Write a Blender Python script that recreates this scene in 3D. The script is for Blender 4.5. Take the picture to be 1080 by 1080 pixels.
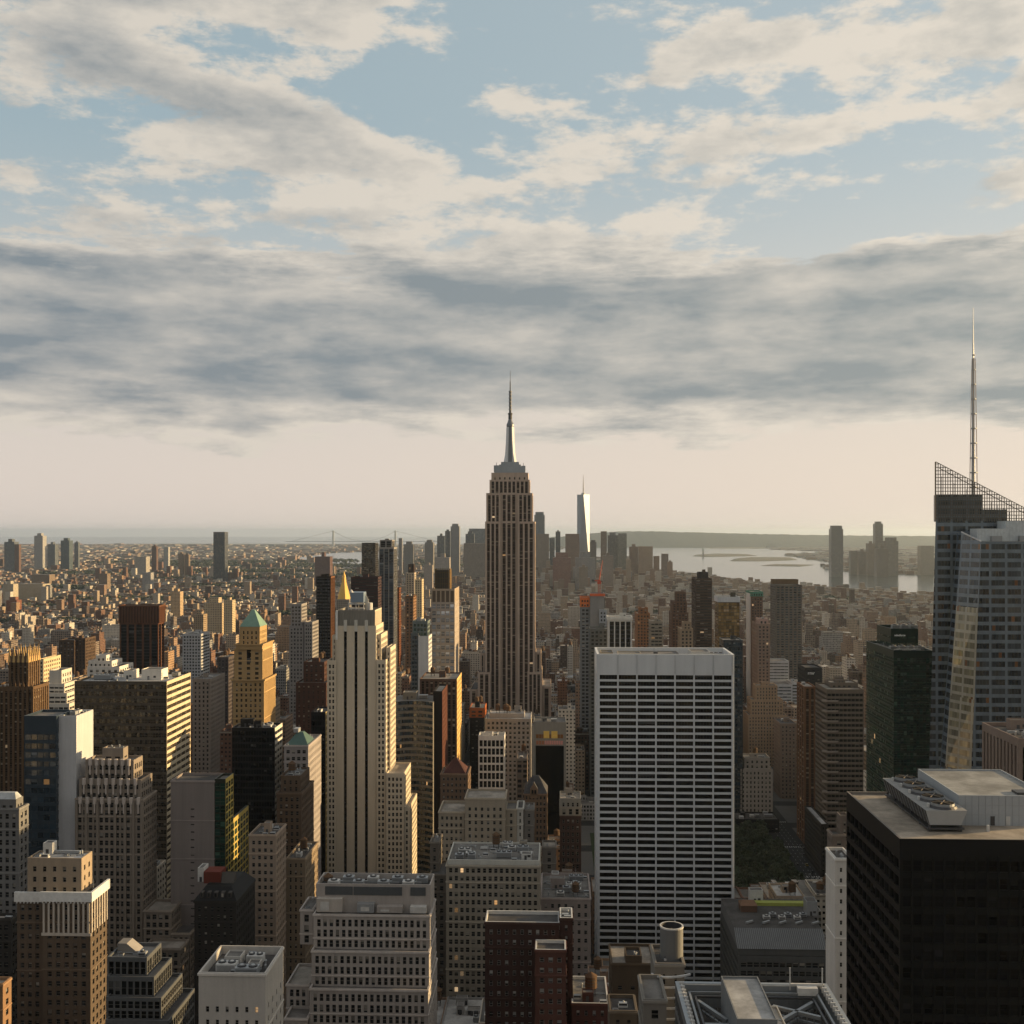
import bpy, math, random
import numpy as np
from math import sin, cos, radians as rad, pi

# ------------------------------------------------------------------ camera, sky, sun, exposure
for o in list(bpy.data.objects): bpy.data.objects.remove(o)
S = bpy.context.scene
COL = S.collection
F, YAW, EYE, HZ = 1180.0, rad(2.2), 259.0, 562.0      # focal length in photo pixels, heading, eye height, eye-level row
cam = bpy.data.cameras.new("camera"); camo = bpy.data.objects.new("camera", cam); COL.objects.link(camo)
cam.sensor_width = 36; cam.lens = F / 1080 * 36
cam.shift_y = (HZ - 540) / 1080
cam.clip_start = 1; cam.clip_end = 300000
camo.location = (0, 0, EYE); camo.rotation_euler = (rad(90), 0, YAW)
S.camera = camo

SUN_EL, SUN_ROT = rad(9), rad(73)                      # low sun in the west, a little ahead of the camera
sun = bpy.data.lights.new("sun", 'SUN'); suno = bpy.data.objects.new("sun", sun); COL.objects.link(suno)
sun.energy = 5.0; sun.angle = rad(0.6); sun.color = (1.0, 0.70, 0.34)
suno.rotation_euler = (pi/2 - SUN_EL, 0, pi - SUN_ROT)

S.view_settings.view_transform = 'Standard'; S.view_settings.look = 'None'
S.view_settings.exposure = 0.8; S.view_settings.gamma = 1
S.cycles.use_denoising = True
S.cycles.max_bounces = 5; S.cycles.diffuse_bounces = 2; S.cycles.glossy_bounces = 3
S.cycles.transmission_bounces = 2; S.cycles.volume_bounces = 1; S.cycles.transparent_max_bounces = 6
S.cycles.sample_clamp_indirect = 6

class NB:
    """small helper that wires shader nodes"""
    def __init__(s, nt): s.nt = nt; s.n = nt.nodes; s.l = nt.links
    def put(s, sock, v):
        if v is None: return
        if isinstance(v, bpy.types.NodeSocket): s.l.new(v, sock)
        else:
            if sock.type == 'RGBA' and len(v) == 3: v = (*v, 1)
            sock.default_value = v
    def m(s, op, a, b=None, c=None, clamp=False):
        n = s.n.new('ShaderNodeMath'); n.operation = op; n.use_clamp = clamp
        for i, v in enumerate((a, b, c)): s.put(n.inputs[i], v)
        return n.outputs[0]
    def v(s, op, a, b=None, scale=None):
        n = s.n.new('ShaderNodeVectorMath'); n.operation = op
        s.put(n.inputs[0], a); s.put(n.inputs[1], b)
        if scale is not None: s.put(n.inputs['Scale'], scale)
        return n.outputs['Value'] if op in ('LENGTH', 'DOT_PRODUCT', 'DISTANCE') else n.outputs[0]
    def xyz(s, x, y, z):
        n = s.n.new('ShaderNodeCombineXYZ')
        for i, v in enumerate((x, y, z)): s.put(n.inputs[i], v)
        return n.outputs[0]
    def sep(s, v):
        n = s.n.new('ShaderNodeSeparateXYZ'); s.put(n.inputs[0], v); return n.outputs
    def mix(s, f, a, b, bt='MIX'):
        n = s.n.new('ShaderNodeMix'); n.data_type = 'RGBA'; n.blend_type = bt
        s.put(n.inputs[0], f); s.put(n.inputs[6], a); s.put(n.inputs[7], b); return n.outputs[2]
    def ss(s, x, a, b, lo=0.0, hi=1.0):
        n = s.n.new('ShaderNodeMapRange'); n.interpolation_type = 'SMOOTHSTEP'
        for i, v in enumerate((x, a, b, lo, hi)): s.put(n.inputs[i], v)
        return n.outputs[0]
    def noise(s, vec, scale, detail=3, rough=.5, dist=0.0):
        n = s.n.new('ShaderNodeTexNoise'); s.put(n.inputs['Vector'], vec)
        n.inputs['Scale'].default_value = scale; n.inputs['Detail'].default_value = detail
        n.inputs['Roughness'].default_value = rough; n.inputs['Distortion'].default_value = dist
        return n.outputs[0]
    def white(s, vec):
        n = s.n.new('ShaderNodeTexWhiteNoise'); n.noise_dimensions = '3D'; s.put(n.inputs[0], vec); return n.outputs

SKYV = 1.0
w = bpy.data.worlds.new("World"); S.world = w; w.use_nodes = True
def make_sky():
    b = NB(w.node_tree); b.n.clear()
    out = b.n.new('ShaderNodeOutputWorld'); bg = b.n.new('ShaderNodeBackground')
    b.l.new(bg.outputs[0], out.inputs[0]); bg.inputs[1].default_value = 0.080
    sk = b.n.new('ShaderNodeTexSky'); sk.sky_type = 'NISHITA'; sk.sun_disc = False
    sk.sun_elevation = SUN_EL; sk.sun_rotation = SUN_ROT; sk.altitude = 200; sk.air_density = 1.3; sk.dust_density = 2.0; sk.ozone_density = 2
    d = b.n.new('ShaderNodeTexCoord').outputs['Generated']
    X, Y, Z = b.sep(d)
    zc = b.m('MAXIMUM', Z, 0.0)
    k = b.m('DIVIDE', 1.0, b.m('ADD', zc, 0.10))
    p = b.xyz(b.m('MULTIPLY', X, k), b.m('MULTIPLY', Y, k), 0.0)          # clouds lie on a flat layer overhead
    warp = b.n.new('ShaderNodeTexNoise'); b.put(warp.inputs['Vector'], p); warp.inputs['Scale'].default_value = 2.2; warp.inputs['Detail'].default_value = 4
    pw = b.v('ADD', p, b.v('SCALE', b.v('SUBTRACT', warp.outputs[1], (.5, .5, .5)), scale=0.22))
    n1 = b.noise(pw, 2.3, 14, .60)
    n2 = b.noise(b.v('ADD', pw, (0.10, 0.05, 0.0)), 2.3, 8, .50)           # the same field a step towards the sun
    az = b.m('ARCTAN2', X, Y)
    el = b.m('ARCSINE', Z)
    q = b.xyz(b.m('MULTIPLY', az, 9.0), b.m('MULTIPLY', el, 22.0), 4.0)
    f1 = b.noise(q, .9, 14, .64); f2 = b.noise(b.v('ADD', q, (.14, .22, 0)), .9, 12, .60); f3 = b.noise(b.v('ADD', q, (7.0, 3.0, 1.0)), 3.4, 10, .62)   # puffs
    wob = b.m('MULTIPLY', b.m('SUBTRACT', b.noise(b.xyz(b.m('MULTIPLY', az, 5.0), b.m('MULTIPLY', el, 26.0), 2.0), 1.0, 12, .66), .5), 0.115)
    e2 = b.m('ADD', el, wob)
    band = b.m('MULTIPLY', b.ss(e2, .055, .13), b.ss(e2, .262, .215))
    def blob(px, py, wx, wy, amp, tilt=0.0):
        a0 = math.atan((px-540)/F) - YAW; e0 = math.atan((HZ-py)/F)
        da = b.m('SUBTRACT', az, a0); de = b.m('SUBTRACT', b.m('SUBTRACT', el, e0), b.m('MULTIPLY', da, tilt))
        r = b.m('ADD', b.m('POWER', b.m('ABSOLUTE', b.m('MULTIPLY', da, F/wx)), 2.0), b.m('POWER', b.m('ABSOLUTE', b.m('MULTIPLY', de, F/wy)), 2.0))
        return b.m('MULTIPLY', b.m('EXPONENT', b.m('MULTIPLY', r, -1.0)), amp)
    clouds = [(70, 20, 240, 50, .30, 0), (330, 5, 110, 45, .22, 0), (200, 130, 170, 42, .30, -.2), (350, 150, 150, 38, .25, -.3), (70, 235, 70, 60, .20, 0), (150, 200, 60, 50, .14, 0), (400, 225, 150, 28, .20, .12), (20, 95, 70, 40, .05, 0),
              (700, 75, 110, 28, .24, .2), (830, 55, 100, 28, .20, -.1), (1010, 50, 120, 50, .26, 0), (540, 75, 40, 25, .12, 0), (640, 185, 150, 40, .20, .15), (870, 150, 90, 22, .18, .1), (1050, 150, 80, 30, .22, 0), (860, 205, 70, 14, .10, 0), (740, 150, 60, 30, .12, 0),
              (520, 262, 200, 22, .20, .08), (1040, 235, 110, 22, .24, .2), (690, 5, 60, 14, .12, 0), (545, 100, 40, 18, .12, 0)]
    tot = None
    for c in clouds:
        v_ = blob(*c); tot = v_ if tot is None else b.m('ADD', tot, v_)
    body = b.m('MAXIMUM', b.m('MULTIPLY', b.m('MINIMUM', tot, .34), 1.0), b.m('MULTIPLY', band, .46))
    out_of_frame = b.ss(b.m('ABSOLUTE', az), .50, .75, 0.0, .14)
    sq = b.xyz(b.m('MULTIPLY', az, 5.5), b.m('MULTIPLY', el, 25.0), 9.0)
    g1 = b.noise(sq, 1.0, 13, .58); g2 = b.noise(b.v('ADD', sq, (.12, .35, 0)), 1.0, 11, .56)
    tex = b.m('ADD', b.m('ADD', b.m('MULTIPLY', b.m('SUBTRACT', n1, .5), .9), b.m('MULTIPLY', b.m('SUBTRACT', f1, .5), 1.15)), b.m('MULTIPLY', b.m('SUBTRACT', f3, .5), .34))
    tex = b.m('ADD', b.m('MULTIPLY', tex, b.m('SUBTRACT', 1.0, b.m('MULTIPLY', band, .30))), b.m('MULTIPLY', b.m('MULTIPLY', b.m('SUBTRACT', g1, .5), .62), band))
    dens = b.m('ADD', b.m('ADD', tex, out_of_frame), b.m('SUBTRACT', body, b.ss(e2, .035, .105, .30, 0.0)))
    cov = b.ss(dens, .05, .22)
    thick = b.ss(dens, .16, .58)
    inv = b.m('SUBTRACT', 1.0, b.m('MULTIPLY', band, .50)); side = b.m('ADD', b.m('MULTIPLY', b.m('ADD', b.m('MULTIPLY', b.m('SUBTRACT', n1, n2), 1.5), b.m('MULTIPLY', b.m('SUBTRACT', f1, f2), 2.0)), inv), b.m('MULTIPLY', b.m('MULTIPLY', b.m('SUBTRACT', g1, g2), 1.7), band))
    left = None
    for c in ((120, 105, 110, 34, .50, -.1), (260, 130, 100, 22, .30, -.2), (330, 238, 90, 12, .40, 0), (20, 190, 60, 60, .40, 0), (70, 12, 70, 26, .32, 0), (150, 250, 50, 16, .2, 0), (450, 180, 60, 14, .15, 0), (1040, 225, 60, 16, .35, .2), (1010, 30, 70, 20, .15, 0)):
        v_ = blob(*c); left = v_ if left is None else b.m('ADD', left, v_)
    th2 = b.m('ADD', b.m('ADD', b.m('MULTIPLY', thick, .60), b.m('MULTIPLY', band, .31)), b.m('ADD', b.m('MULTIPLY', side, -1.0), left), clamp=True)
    warm = b.ss(b.m('ADD', b.m('MULTIPLY', X, .5), .5), 0.2, .85)
    lit = b.mix(warm, (5.0, 4.55, 3.95), (5.9, 5.3, 4.5))
    shade = b.mix(warm, (1.45, 1.75, 1.98), (2.15, 2.38, 2.35))
    ccol = b.mix(th2, lit, shade)
    hs = b.n.new('ShaderNodeHueSaturation'); b.put(hs.inputs['Color'], sk.outputs[0]); hs.inputs['Saturation'].default_value = .62; hs.inputs['Value'].default_value = SKYV
    glow = b.ss(el, .36, 0.02); south = b.ss(b.m('ADD', Y, b.m('MULTIPLY', X, .45)), -.35, .55)
    pale = b.mix(.60, hs.outputs[0], b.mix(warm, (3.0, 4.0, 4.45), (4.4, 4.95, 5.05)))
    base = b.mix(b.m('MULTIPLY', glow, .80), pale, b.mix(warm, (5.9, 4.95, 4.3), (6.6, 5.4, 4.35)))
    north = b.v('MULTIPLY', hs.outputs[0], (1.25, 1.25, 1.25)); base = b.mix(south, north, base)
    ccol = b.mix(south, b.v('MULTIPLY', ccol, (1.0, 1.0, 1.0)), ccol)
    col = b.mix(b.m('MULTIPLY', cov, .92), base, ccol)
    b.put(bg.inputs[0], col)

make_sky()
w.cycles.sampling_method = 'MANUAL'; w.cycles.sample_map_resolution = 512

# ------------------------------------------------------------------ pixel <-> world
ca, sa = cos(YAW), sin(YAW)
def WX(px, Y):
    u = (px-540)/F; return Y*(-sa+u*ca)/(ca+u*sa)
def WZ(px, py, Y):
    u = (px-540)/F; return EYE-(py-HZ)/F*(Y/(ca+u*sa))
def PX(X, Y, Z=0):
    v = Y*ca-X*sa; return 540+F*(X*ca+Y*sa)/v, HZ+F*(EYE-Z)/v
def GY(py): return EYE*F/(py-HZ)

# ------------------------------------------------------------------ materials
MATS = {}
def newmat(name):
    m = bpy.data.materials.new(name); m.use_nodes = True
    b = NB(m.node_tree); bs = m.node_tree.nodes['Principled BSDF']
    return m, b, bs
def objrand(b): return b.n.new('ShaderNodeObjectInfo').outputs['Random']
def pos(b): return b.n.new('ShaderNodeNewGeometry').outputs['Position']
def weather(b, col, amt=.28):
    P = pos(b)
    n = b.noise(P, .045, 4, .6); st = b.noise(b.v('MULTIPLY', P, (1.0, 1.0, .05)), .45, 5, .65); fine = b.noise(P, 1.7, 2)
    f = b.m('ADD', b.m('ADD', b.m('MULTIPLY', n, amt*1.2), b.m('MULTIPLY', st, amt*1.3)), b.m('MULTIPLY', fine, amt*.5))
    f = b.m('ADD', f, 1.0-amt*1.5)
    return b.v('SCALE', col, scale=f)
def contrast_curve(c):      # image contrast put into the base colours: darker ones are pulled further down
    l = .3*c[0]+.6*c[1]+.1*c[2]; k = min(1.06, max(.55, (l/.36)**.38)); return tuple(v*k for v in c)
def wall(c, rough=.88, amt=.36):
    c = contrast_curve(c)
    k = ('wall', c, rough)
    if k not in MATS:
        m, b, bs = newmat("masonry"); b.put(bs.inputs['Base Color'], weather(b, c, amt)); bs.inputs['Roughness'].default_value = rough; bs.inputs['Specular IOR Level'].default_value = .15
        MATS[k] = m
    return MATS[k]
def metal(c, rough=.4, met=.8):
    k = ('metal', c, rough, met)
    if k not in MATS:
        m, b, bs = newmat("metal"); b.put(bs.inputs['Base Color'], weather(b, c, .2)); bs.inputs['Roughness'].default_value = rough; bs.inputs['Metallic'].default_value = met
        MATS[k] = m
    return MATS[k]
def roofm(c):
    k = ('roof', c)
    if k not in MATS:
        m, b, bs = newmat("roofing"); P = pos(b)
        n = b.noise(P, .09, 5, .65); n2 = b.noise(P, .9, 3)
        f = b.m('ADD', b.m('MULTIPLY', b.ss(n, .35, .68), .5), b.m('ADD', b.m('MULTIPLY', n2, .4), .42))
        b.put(bs.inputs['Base Color'], b.v('SCALE', c, scale=f)); bs.inputs['Roughness'].default_value = .9; bs.inputs['Specular IOR Level'].default_value = .15
        MATS[k] = m
    return MATS[k]
def rand_normal(b, r3, amt):
    g = b.n.new('ShaderNodeNewGeometry').outputs['Normal']
    return b.v('NORMALIZE', b.v('ADD', g, b.v('SCALE', b.v('SUBTRACT', r3, (.5, .5, .5)), scale=amt)))
def glass(c=(.012, .014, .016), blind=.34, bcol=(.27, .25, .22), lit=.003, rough=.08, wob=.02, spec=.16, met=0.0):
    """window panes: random blinds drawn down to different heights, a sash line, a few lamps on inside"""
    k = ('glass', c, blind, bcol, lit, rough, wob, met)
    if k in MATS: return MATS[k]
    m, b, bs = newmat("window_glass")
    g = b.n.new('ShaderNodeNewGeometry'); r = b.m('FRACT', b.m('ADD', g.outputs['Random Per Island'], b.m('MULTIPLY', objrand(b), 7.31)))
    wn = b.white(b.xyz(b.m('MULTIPLY', r, 91.7), b.m('MULTIPLY', r, 37.1), 3.0))
    ra, rb, rc = b.sep(wn[1])
    uv = b.n.new('ShaderNodeUVMap').outputs[0]; U, V, _ = b.sep(uv)
    hasb = b.m('LESS_THAN', ra, blind)
    lvl = b.m('ADD', b.m('MULTIPLY', rb, .75), .2)
    bm = b.m('MULTIPLY', hasb, b.m('GREATER_THAN', V, lvl))
    sash = b.m('LESS_THAN', b.m('ABSOLUTE', b.m('SUBTRACT', V, .5)), .035)
    sash = b.m('MULTIPLY', sash, float(blind > .2))
    bc = b.v('SCALE', bcol, scale=b.m('ADD', b.m('MULTIPLY', rc, .8), .35))
    base = b.mix(bm, b.v('SCALE', c, scale=b.m('ADD', b.m('MULTIPLY', rc, 1.2), .4)), bc)
    base = b.mix(sash, base, b.v('SCALE', bcol, scale=.7))
    b.put(bs.inputs['Base Color'], base)
    b.put(bs.inputs['Roughness'], b.m('ADD', rough, b.m('MULTIPLY', b.m('MAXIMUM', bm, sash), .25)))
    bs.inputs['Specular IOR Level'].default_value = spec; bs.inputs['Metallic'].default_value = met
    b.put(bs.inputs['Normal'], rand_normal(b, wn[1], wob))
    if lit > 0:
        on = b.m('GREATER_THAN', b.white(b.xyz(r, 5.0, 1.0))[0], 1-lit)
        b.put(bs.inputs['Emission Color'], b.mix(rb, (1.0, .50, .16), (1.0, .72, .42))); b.put(bs.inputs['Emission Strength'], b.m('MULTIPLY', on, b.m('ADD', .06, b.m('MULTIPLY', rc, .42))))
    MATS[k] = m; return m
def genwall(c, bay=3.2, fh=3.6, wx=.26, wz=.28, gc=(.02, .022, .026), cont=0, mulx=.0, wrough=.85, bay2=0):
    """facade laid out in metres: wall with windows of its own colour and gloss"""
    c = contrast_curve(c)
    k = ('gen', c, bay, fh, wx, wz, gc, cont, wrough)
    if k in MATS: return MATS[k]
    m, b, bs = newmat("facade")
    uv = b.n.new('ShaderNodeUVMap').outputs[0]; U, V, _ = b.sep(uv)
    u = b.m('DIVIDE', U, bay); v = b.m('DIVIDE', V, fh)
    fu, fv = b.m('FRACT', u), b.m('FRACT', v)
    mu = b.m('GREATER_THAN', b.m('SUBTRACT', .5, b.m('ABSOLUTE', b.m('SUBTRACT', fu, .5))), wx)
    mv = b.m('GREATER_THAN', b.m('SUBTRACT', .5, b.m('ABSOLUTE', b.m('SUBTRACT', fv, .5))), wz)
    msk = b.m('MULTIPLY', mu, mv)
    wn = b.white(b.xyz(b.m('FLOOR', u), b.m('FLOOR', v), b.m('MULTIPLY', objrand(b), 50.0)))
    ra, rb, rc = b.sep(wn[1])
    gcol = b.mix(b.m('LESS_THAN', ra, .33), b.v('SCALE', gc, scale=b.m('ADD', rb, .4)), b.v('SCALE', (.2, .19, .17), scale=b.m('ADD', b.m('MULTIPLY', rc, .8), .2)))
    wcol = weather(b, c, .32)
    tint = b.m('ADD', b.m('MULTIPLY', objrand(b), .25), .87)
    wcol = b.v('SCALE', wcol, scale=tint)
    b.put(bs.inputs['Base Color'], b.mix(msk, wcol, gcol))
    b.put(bs.inputs['Roughness'], b.m('SUBTRACT', wrough, b.m('MULTIPLY', msk, wrough-.12)))
    b.put(bs.inputs['Normal'], rand_normal(b, wn[1], b.m('MULTIPLY', msk, .05))); b.put(bs.inputs['Specular IOR Level'], b.m('ADD', .12, b.m('MULTIPLY', msk, .2)))
    MATS[k] = m; return m
def plainm(c, rough=.8):
    k = ('plain', c, rough)
    if k not in MATS:
        m, b, bs = newmat("paint"); P = pos(b); b.put(bs.inputs['Base Color'], b.v('SCALE', c, scale=b.m('ADD', b.m('MULTIPLY', b.noise(P, .8, 3), .5), .75))); bs.inputs['Roughness'].default_value = rough
        MATS[k] = m
    return MATS[k]

# ------------------------------------------------------------------ mesh builder
class MB:
    def __init__(s): s.q = []; s.qm = []; s.quv = []; s.t = []; s.tm = []; s.mats = []
    def mi(s, m):
        if m not in s.mats: s.mats.append(m)
        return s.mats.index(m)
    def quads(s, a, m, uv=None):
        a = np.asarray(a, float).reshape(-1, 4, 3)
        if not len(a): return
        s.q.append(a); s.qm.append(np.full(len(a), s.mi(m)))
        s.quv.append(np.asarray(uv, float).reshape(-1, 4, 2) if uv is not None else np.tile(np.array([[0, 0], [1, 0], [1, 1], [0, 1]], float), (len(a), 1, 1)))
    def tris(s, a, m):
        a = np.asarray(a, float).reshape(-1, 3, 3); s.t.append(a); s.tm.append(np.full(len(a), s.mi(m)))
    def face(s, pts, m): # convex polygon, fan
        pts = [np.array(p, float) for p in pts]
        if len(pts) == 4:
            d = np.linalg.norm(pts[1]-pts[0]); s.quads([pts], m, [[(0, pts[0][2]), (d, pts[1][2]), (d, pts[2][2]), (0, pts[3][2])]])
        else:
            for i in range(1, len(pts)-1): s.tris([[pts[0], pts[i], pts[i+1]]], m)
    def box(s, x0, x1, y0, y1, z0, z1, m, top=None, bottom=True):
        u0 = 0.0
        P = lambda x, y, z: (x, y, z)
        W, D_ = x1-x0, y1-y0
        s.quads([[P(x0, y0, z0), P(x1, y0, z0), P(x1, y0, z1), P(x0, y0, z1)], [P(x1, y1, z0), P(x0, y1, z0), P(x0, y1, z1), P(x1, y1, z1)]], m,
                [[(0, z0), (W, z0), (W, z1), (0, z1)]]*2)
        s.quads([[P(x1, y0, z0), P(x1, y1, z0), P(x1, y1, z1), P(x1, y0, z1)], [P(x0, y1, z0), P(x0, y0, z0), P(x0, y0, z1), P(x0, y1, z1)]], m,
                [[(0, z0), (D_, z0), (D_, z1), (0, z1)]]*2)
        s.quads([[P(x0, y0, z1), P(x1, y0, z1), P(x1, y1, z1), P(x0, y1, z1)]], top or m, [[(0, 0)]*4])
        if bottom: s.quads([[P(x0, y1, z0), P(x1, y1, z0), P(x1, y0, z0), P(x0, y0, z0)]], m, [[(0, 0)]*4])
    def parapet_box(s, x0, x1, y0, y1, z0, z1, m, roof, h=1.1, t=.45, walls=True, cop=None):
        if walls:
            W, D_ = x1-x0, y1-y0
            s.quads([[(x0, y0, z0), (x1, y0, z0), (x1, y0, z1), (x0, y0, z1)], [(x1, y1, z0), (x0, y1, z0), (x0, y1, z1), (x1, y1, z1)],
                     [(x1, y0, z0), (x1, y1, z0), (x1, y1, z1), (x1, y0, z1)], [(x0, y1, z0), (x0, y0, z0), (x0, y0, z1), (x0, y1, z1)]], m,
                    [[(0, z0), (W, z0), (W, z1), (0, z1)]]*2+[[(0, z0), (D_, z0), (D_, z1), (0, z1)]]*2)
        a, b_, c, d = x0+t, x1-t, y0+t, y1-t; zr = z1-h; cm = cop or m; E = [[(0, 0)]*4]
        s.quads([[(x0, y0, z1), (x1, y0, z1), (b_, c, z1), (a, c, z1)], [(x1, y0, z1), (x1, y1, z1), (b_, d, z1), (b_, c, z1)],
                 [(x1, y1, z1), (x0, y1, z1), (a, d, z1), (b_, d, z1)], [(x0, y1, z1), (x0, y0, z1), (a, c, z1), (a, d, z1)],
                 [(a, c, z1), (b_, c, z1), (b_, c, zr), (a, c, zr)], [(b_, c, z1), (b_, d, z1), (b_, d, zr), (b_, c, zr)],
                 [(b_, d, z1), (a, d, z1), (a, d, zr), (b_, d, zr)], [(a, d, z1), (a, c, z1), (a, c, zr), (a, d, zr)]], cm, E*8)
        s.quads([[(a, c, zr), (b_, c, zr), (b_, d, zr), (a, d, zr)]], roof, E)
    def cyl(s, cx, cy, r0, r1, z0, z1, n, m, cap=None, rot=0, sx=1, sy=1):
        A = [rot+2*pi*i/n for i in range(n)]
        lo = [(cx+r0*cos(a)*sx, cy+r0*sin(a)*sy, z0) for a in A]; hi = [(cx+r1*cos(a)*sx, cy+r1*sin(a)*sy, z1) for a in A]
        for i in range(n):
            j = (i+1) % n
            if r1 > 1e-4: s.face([lo[i], lo[j], hi[j], hi[i]], m)
            else: s.tris([[lo[i], lo[j], (cx, cy, z1)]], m)
        if r1 > 1e-4: s.tris([[(cx, cy, z1), hi[i], hi[(i+1) % n]] for i in range(n)], cap or m)
    def bar(s, a, b_, t, m, t2=None):
        a, b_ = np.array(a, float), np.array(b_, float); d = b_-a; L = np.linalg.norm(d)
        if L < 1e-6: return
        d /= L; up = np.array([0, 0, 1.]) if abs(d[2]) < .9 else np.array([0, 1., 0]); x = np.cross(d, up); x /= np.linalg.norm(x); y = np.cross(x, d)
        t2 = t if t2 is None else t2
        c = [(x*i+y*j) for i, j in ((-.5, -.5), (.5, -.5), (.5, .5), (-.5, .5))]
        lo = [a+k*t for k in c]; hi = [b_+k*t2 for k in c]
        s.quads([[lo[i], lo[(i+1) % 4], hi[(i+1) % 4], hi[i]] for i in range(4)]+[hi, lo[::-1]], m)
    def pyramid(s, x0, x1, y0, y1, z0, z1, m, tx=0, ty=0):
        cx, cy = (x0+x1)/2, (y0+y1)/2
        lo = [(x0, y0, z0), (x1, y0, z0), (x1, y1, z0), (x0, y1, z0)]
        hi = [(cx-tx, cy-ty, z1), (cx+tx, cy-ty, z1), (cx+tx, cy+ty, z1), (cx-tx, cy+ty, z1)]
        if tx == 0 and ty == 0: s.tris([[lo[i], lo[(i+1) % 4], hi[0]] for i in range(4)], m); return
        for i in range(4): s.face([lo[i], lo[(i+1) % 4], hi[(i+1) % 4], hi[i]], m)
        s.face(hi, m)
    def build(s, name, parent=None, loc=None, merge=True, col=True):
        pr = parent
        while pr is not None and '_w' not in pr: pr = pr.parent
        off = np.array(pr['_w'] if pr is not None else (loc or (0, 0, 0)), float)
        q = np.concatenate(s.q) if s.q else np.zeros((0, 4, 3)); t = np.concatenate(s.t) if s.t else np.zeros((0, 3, 3))
        v = np.concatenate([q.reshape(-1, 3), t.reshape(-1, 3)])-off
        nq, ntr = len(q), len(t); li = np.arange(len(v))
        if merge and len(v):
            key = np.round(v*200).astype(np.int64); key -= key.min(0); mx = key.max(0)+1
            kk = (key[:, 0]*mx[1]+key[:, 1])*mx[2]+key[:, 2]
            _, first, inv = np.unique(kk, return_index=True, return_inverse=True); v = v[first]; li = inv.ravel()
        me = bpy.data.meshes.new(name)
        me.vertices.add(len(v)); me.vertices.foreach_set('co', v.astype(np.float32).ravel())
        me.loops.add(nq*4+ntr*3); me.loops.foreach_set('vertex_index', li.astype(np.int32))
        me.polygons.add(nq+ntr)
        me.polygons.foreach_set('loop_start', np.concatenate([np.arange(nq)*4, nq*4+np.arange(ntr)*3]).astype(np.int32))
        mi = np.concatenate([np.concatenate(s.qm) if s.qm else np.zeros(0), np.concatenate(s.tm) if s.tm else np.zeros(0)])
        me.polygons.foreach_set('material_index', mi.astype(np.int32)); me.polygons.foreach_set('use_smooth', np.zeros(nq+ntr, bool))
        uv = me.uv_layers.new(name='UVMap')
        U = np.concatenate([np.concatenate(s.quv).reshape(-1, 2) if s.quv else np.zeros((0, 2)), np.zeros((ntr*3, 2))])
        uv.data.foreach_set('uv', U.astype(np.float32).ravel())
        for m in s.mats: me.materials.append(m)
        me.update(calc_edges=True); me.validate()
        o = bpy.data.objects.new(name, me); COL.objects.link(o)
        if parent is not None: o.parent = parent
        else: o.location = off
        return o

def thing(name, label, cat, loc, group=None):
    e = bpy.data.objects.new(name, None); COL.objects.link(e); e.location = loc; e['_w'] = list(loc)
    e.empty_display_size = 1; e['label'] = label; e['category'] = cat
    if group: e['group'] = group
    return e
def tag(o, label, cat, group=None, kind=None):
    o['label'] = label; o['category'] = cat
    if group: o['group'] = group
    if kind: o['kind'] = kind
    return o
def struct(o): o['kind'] = 'structure'; return o

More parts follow.
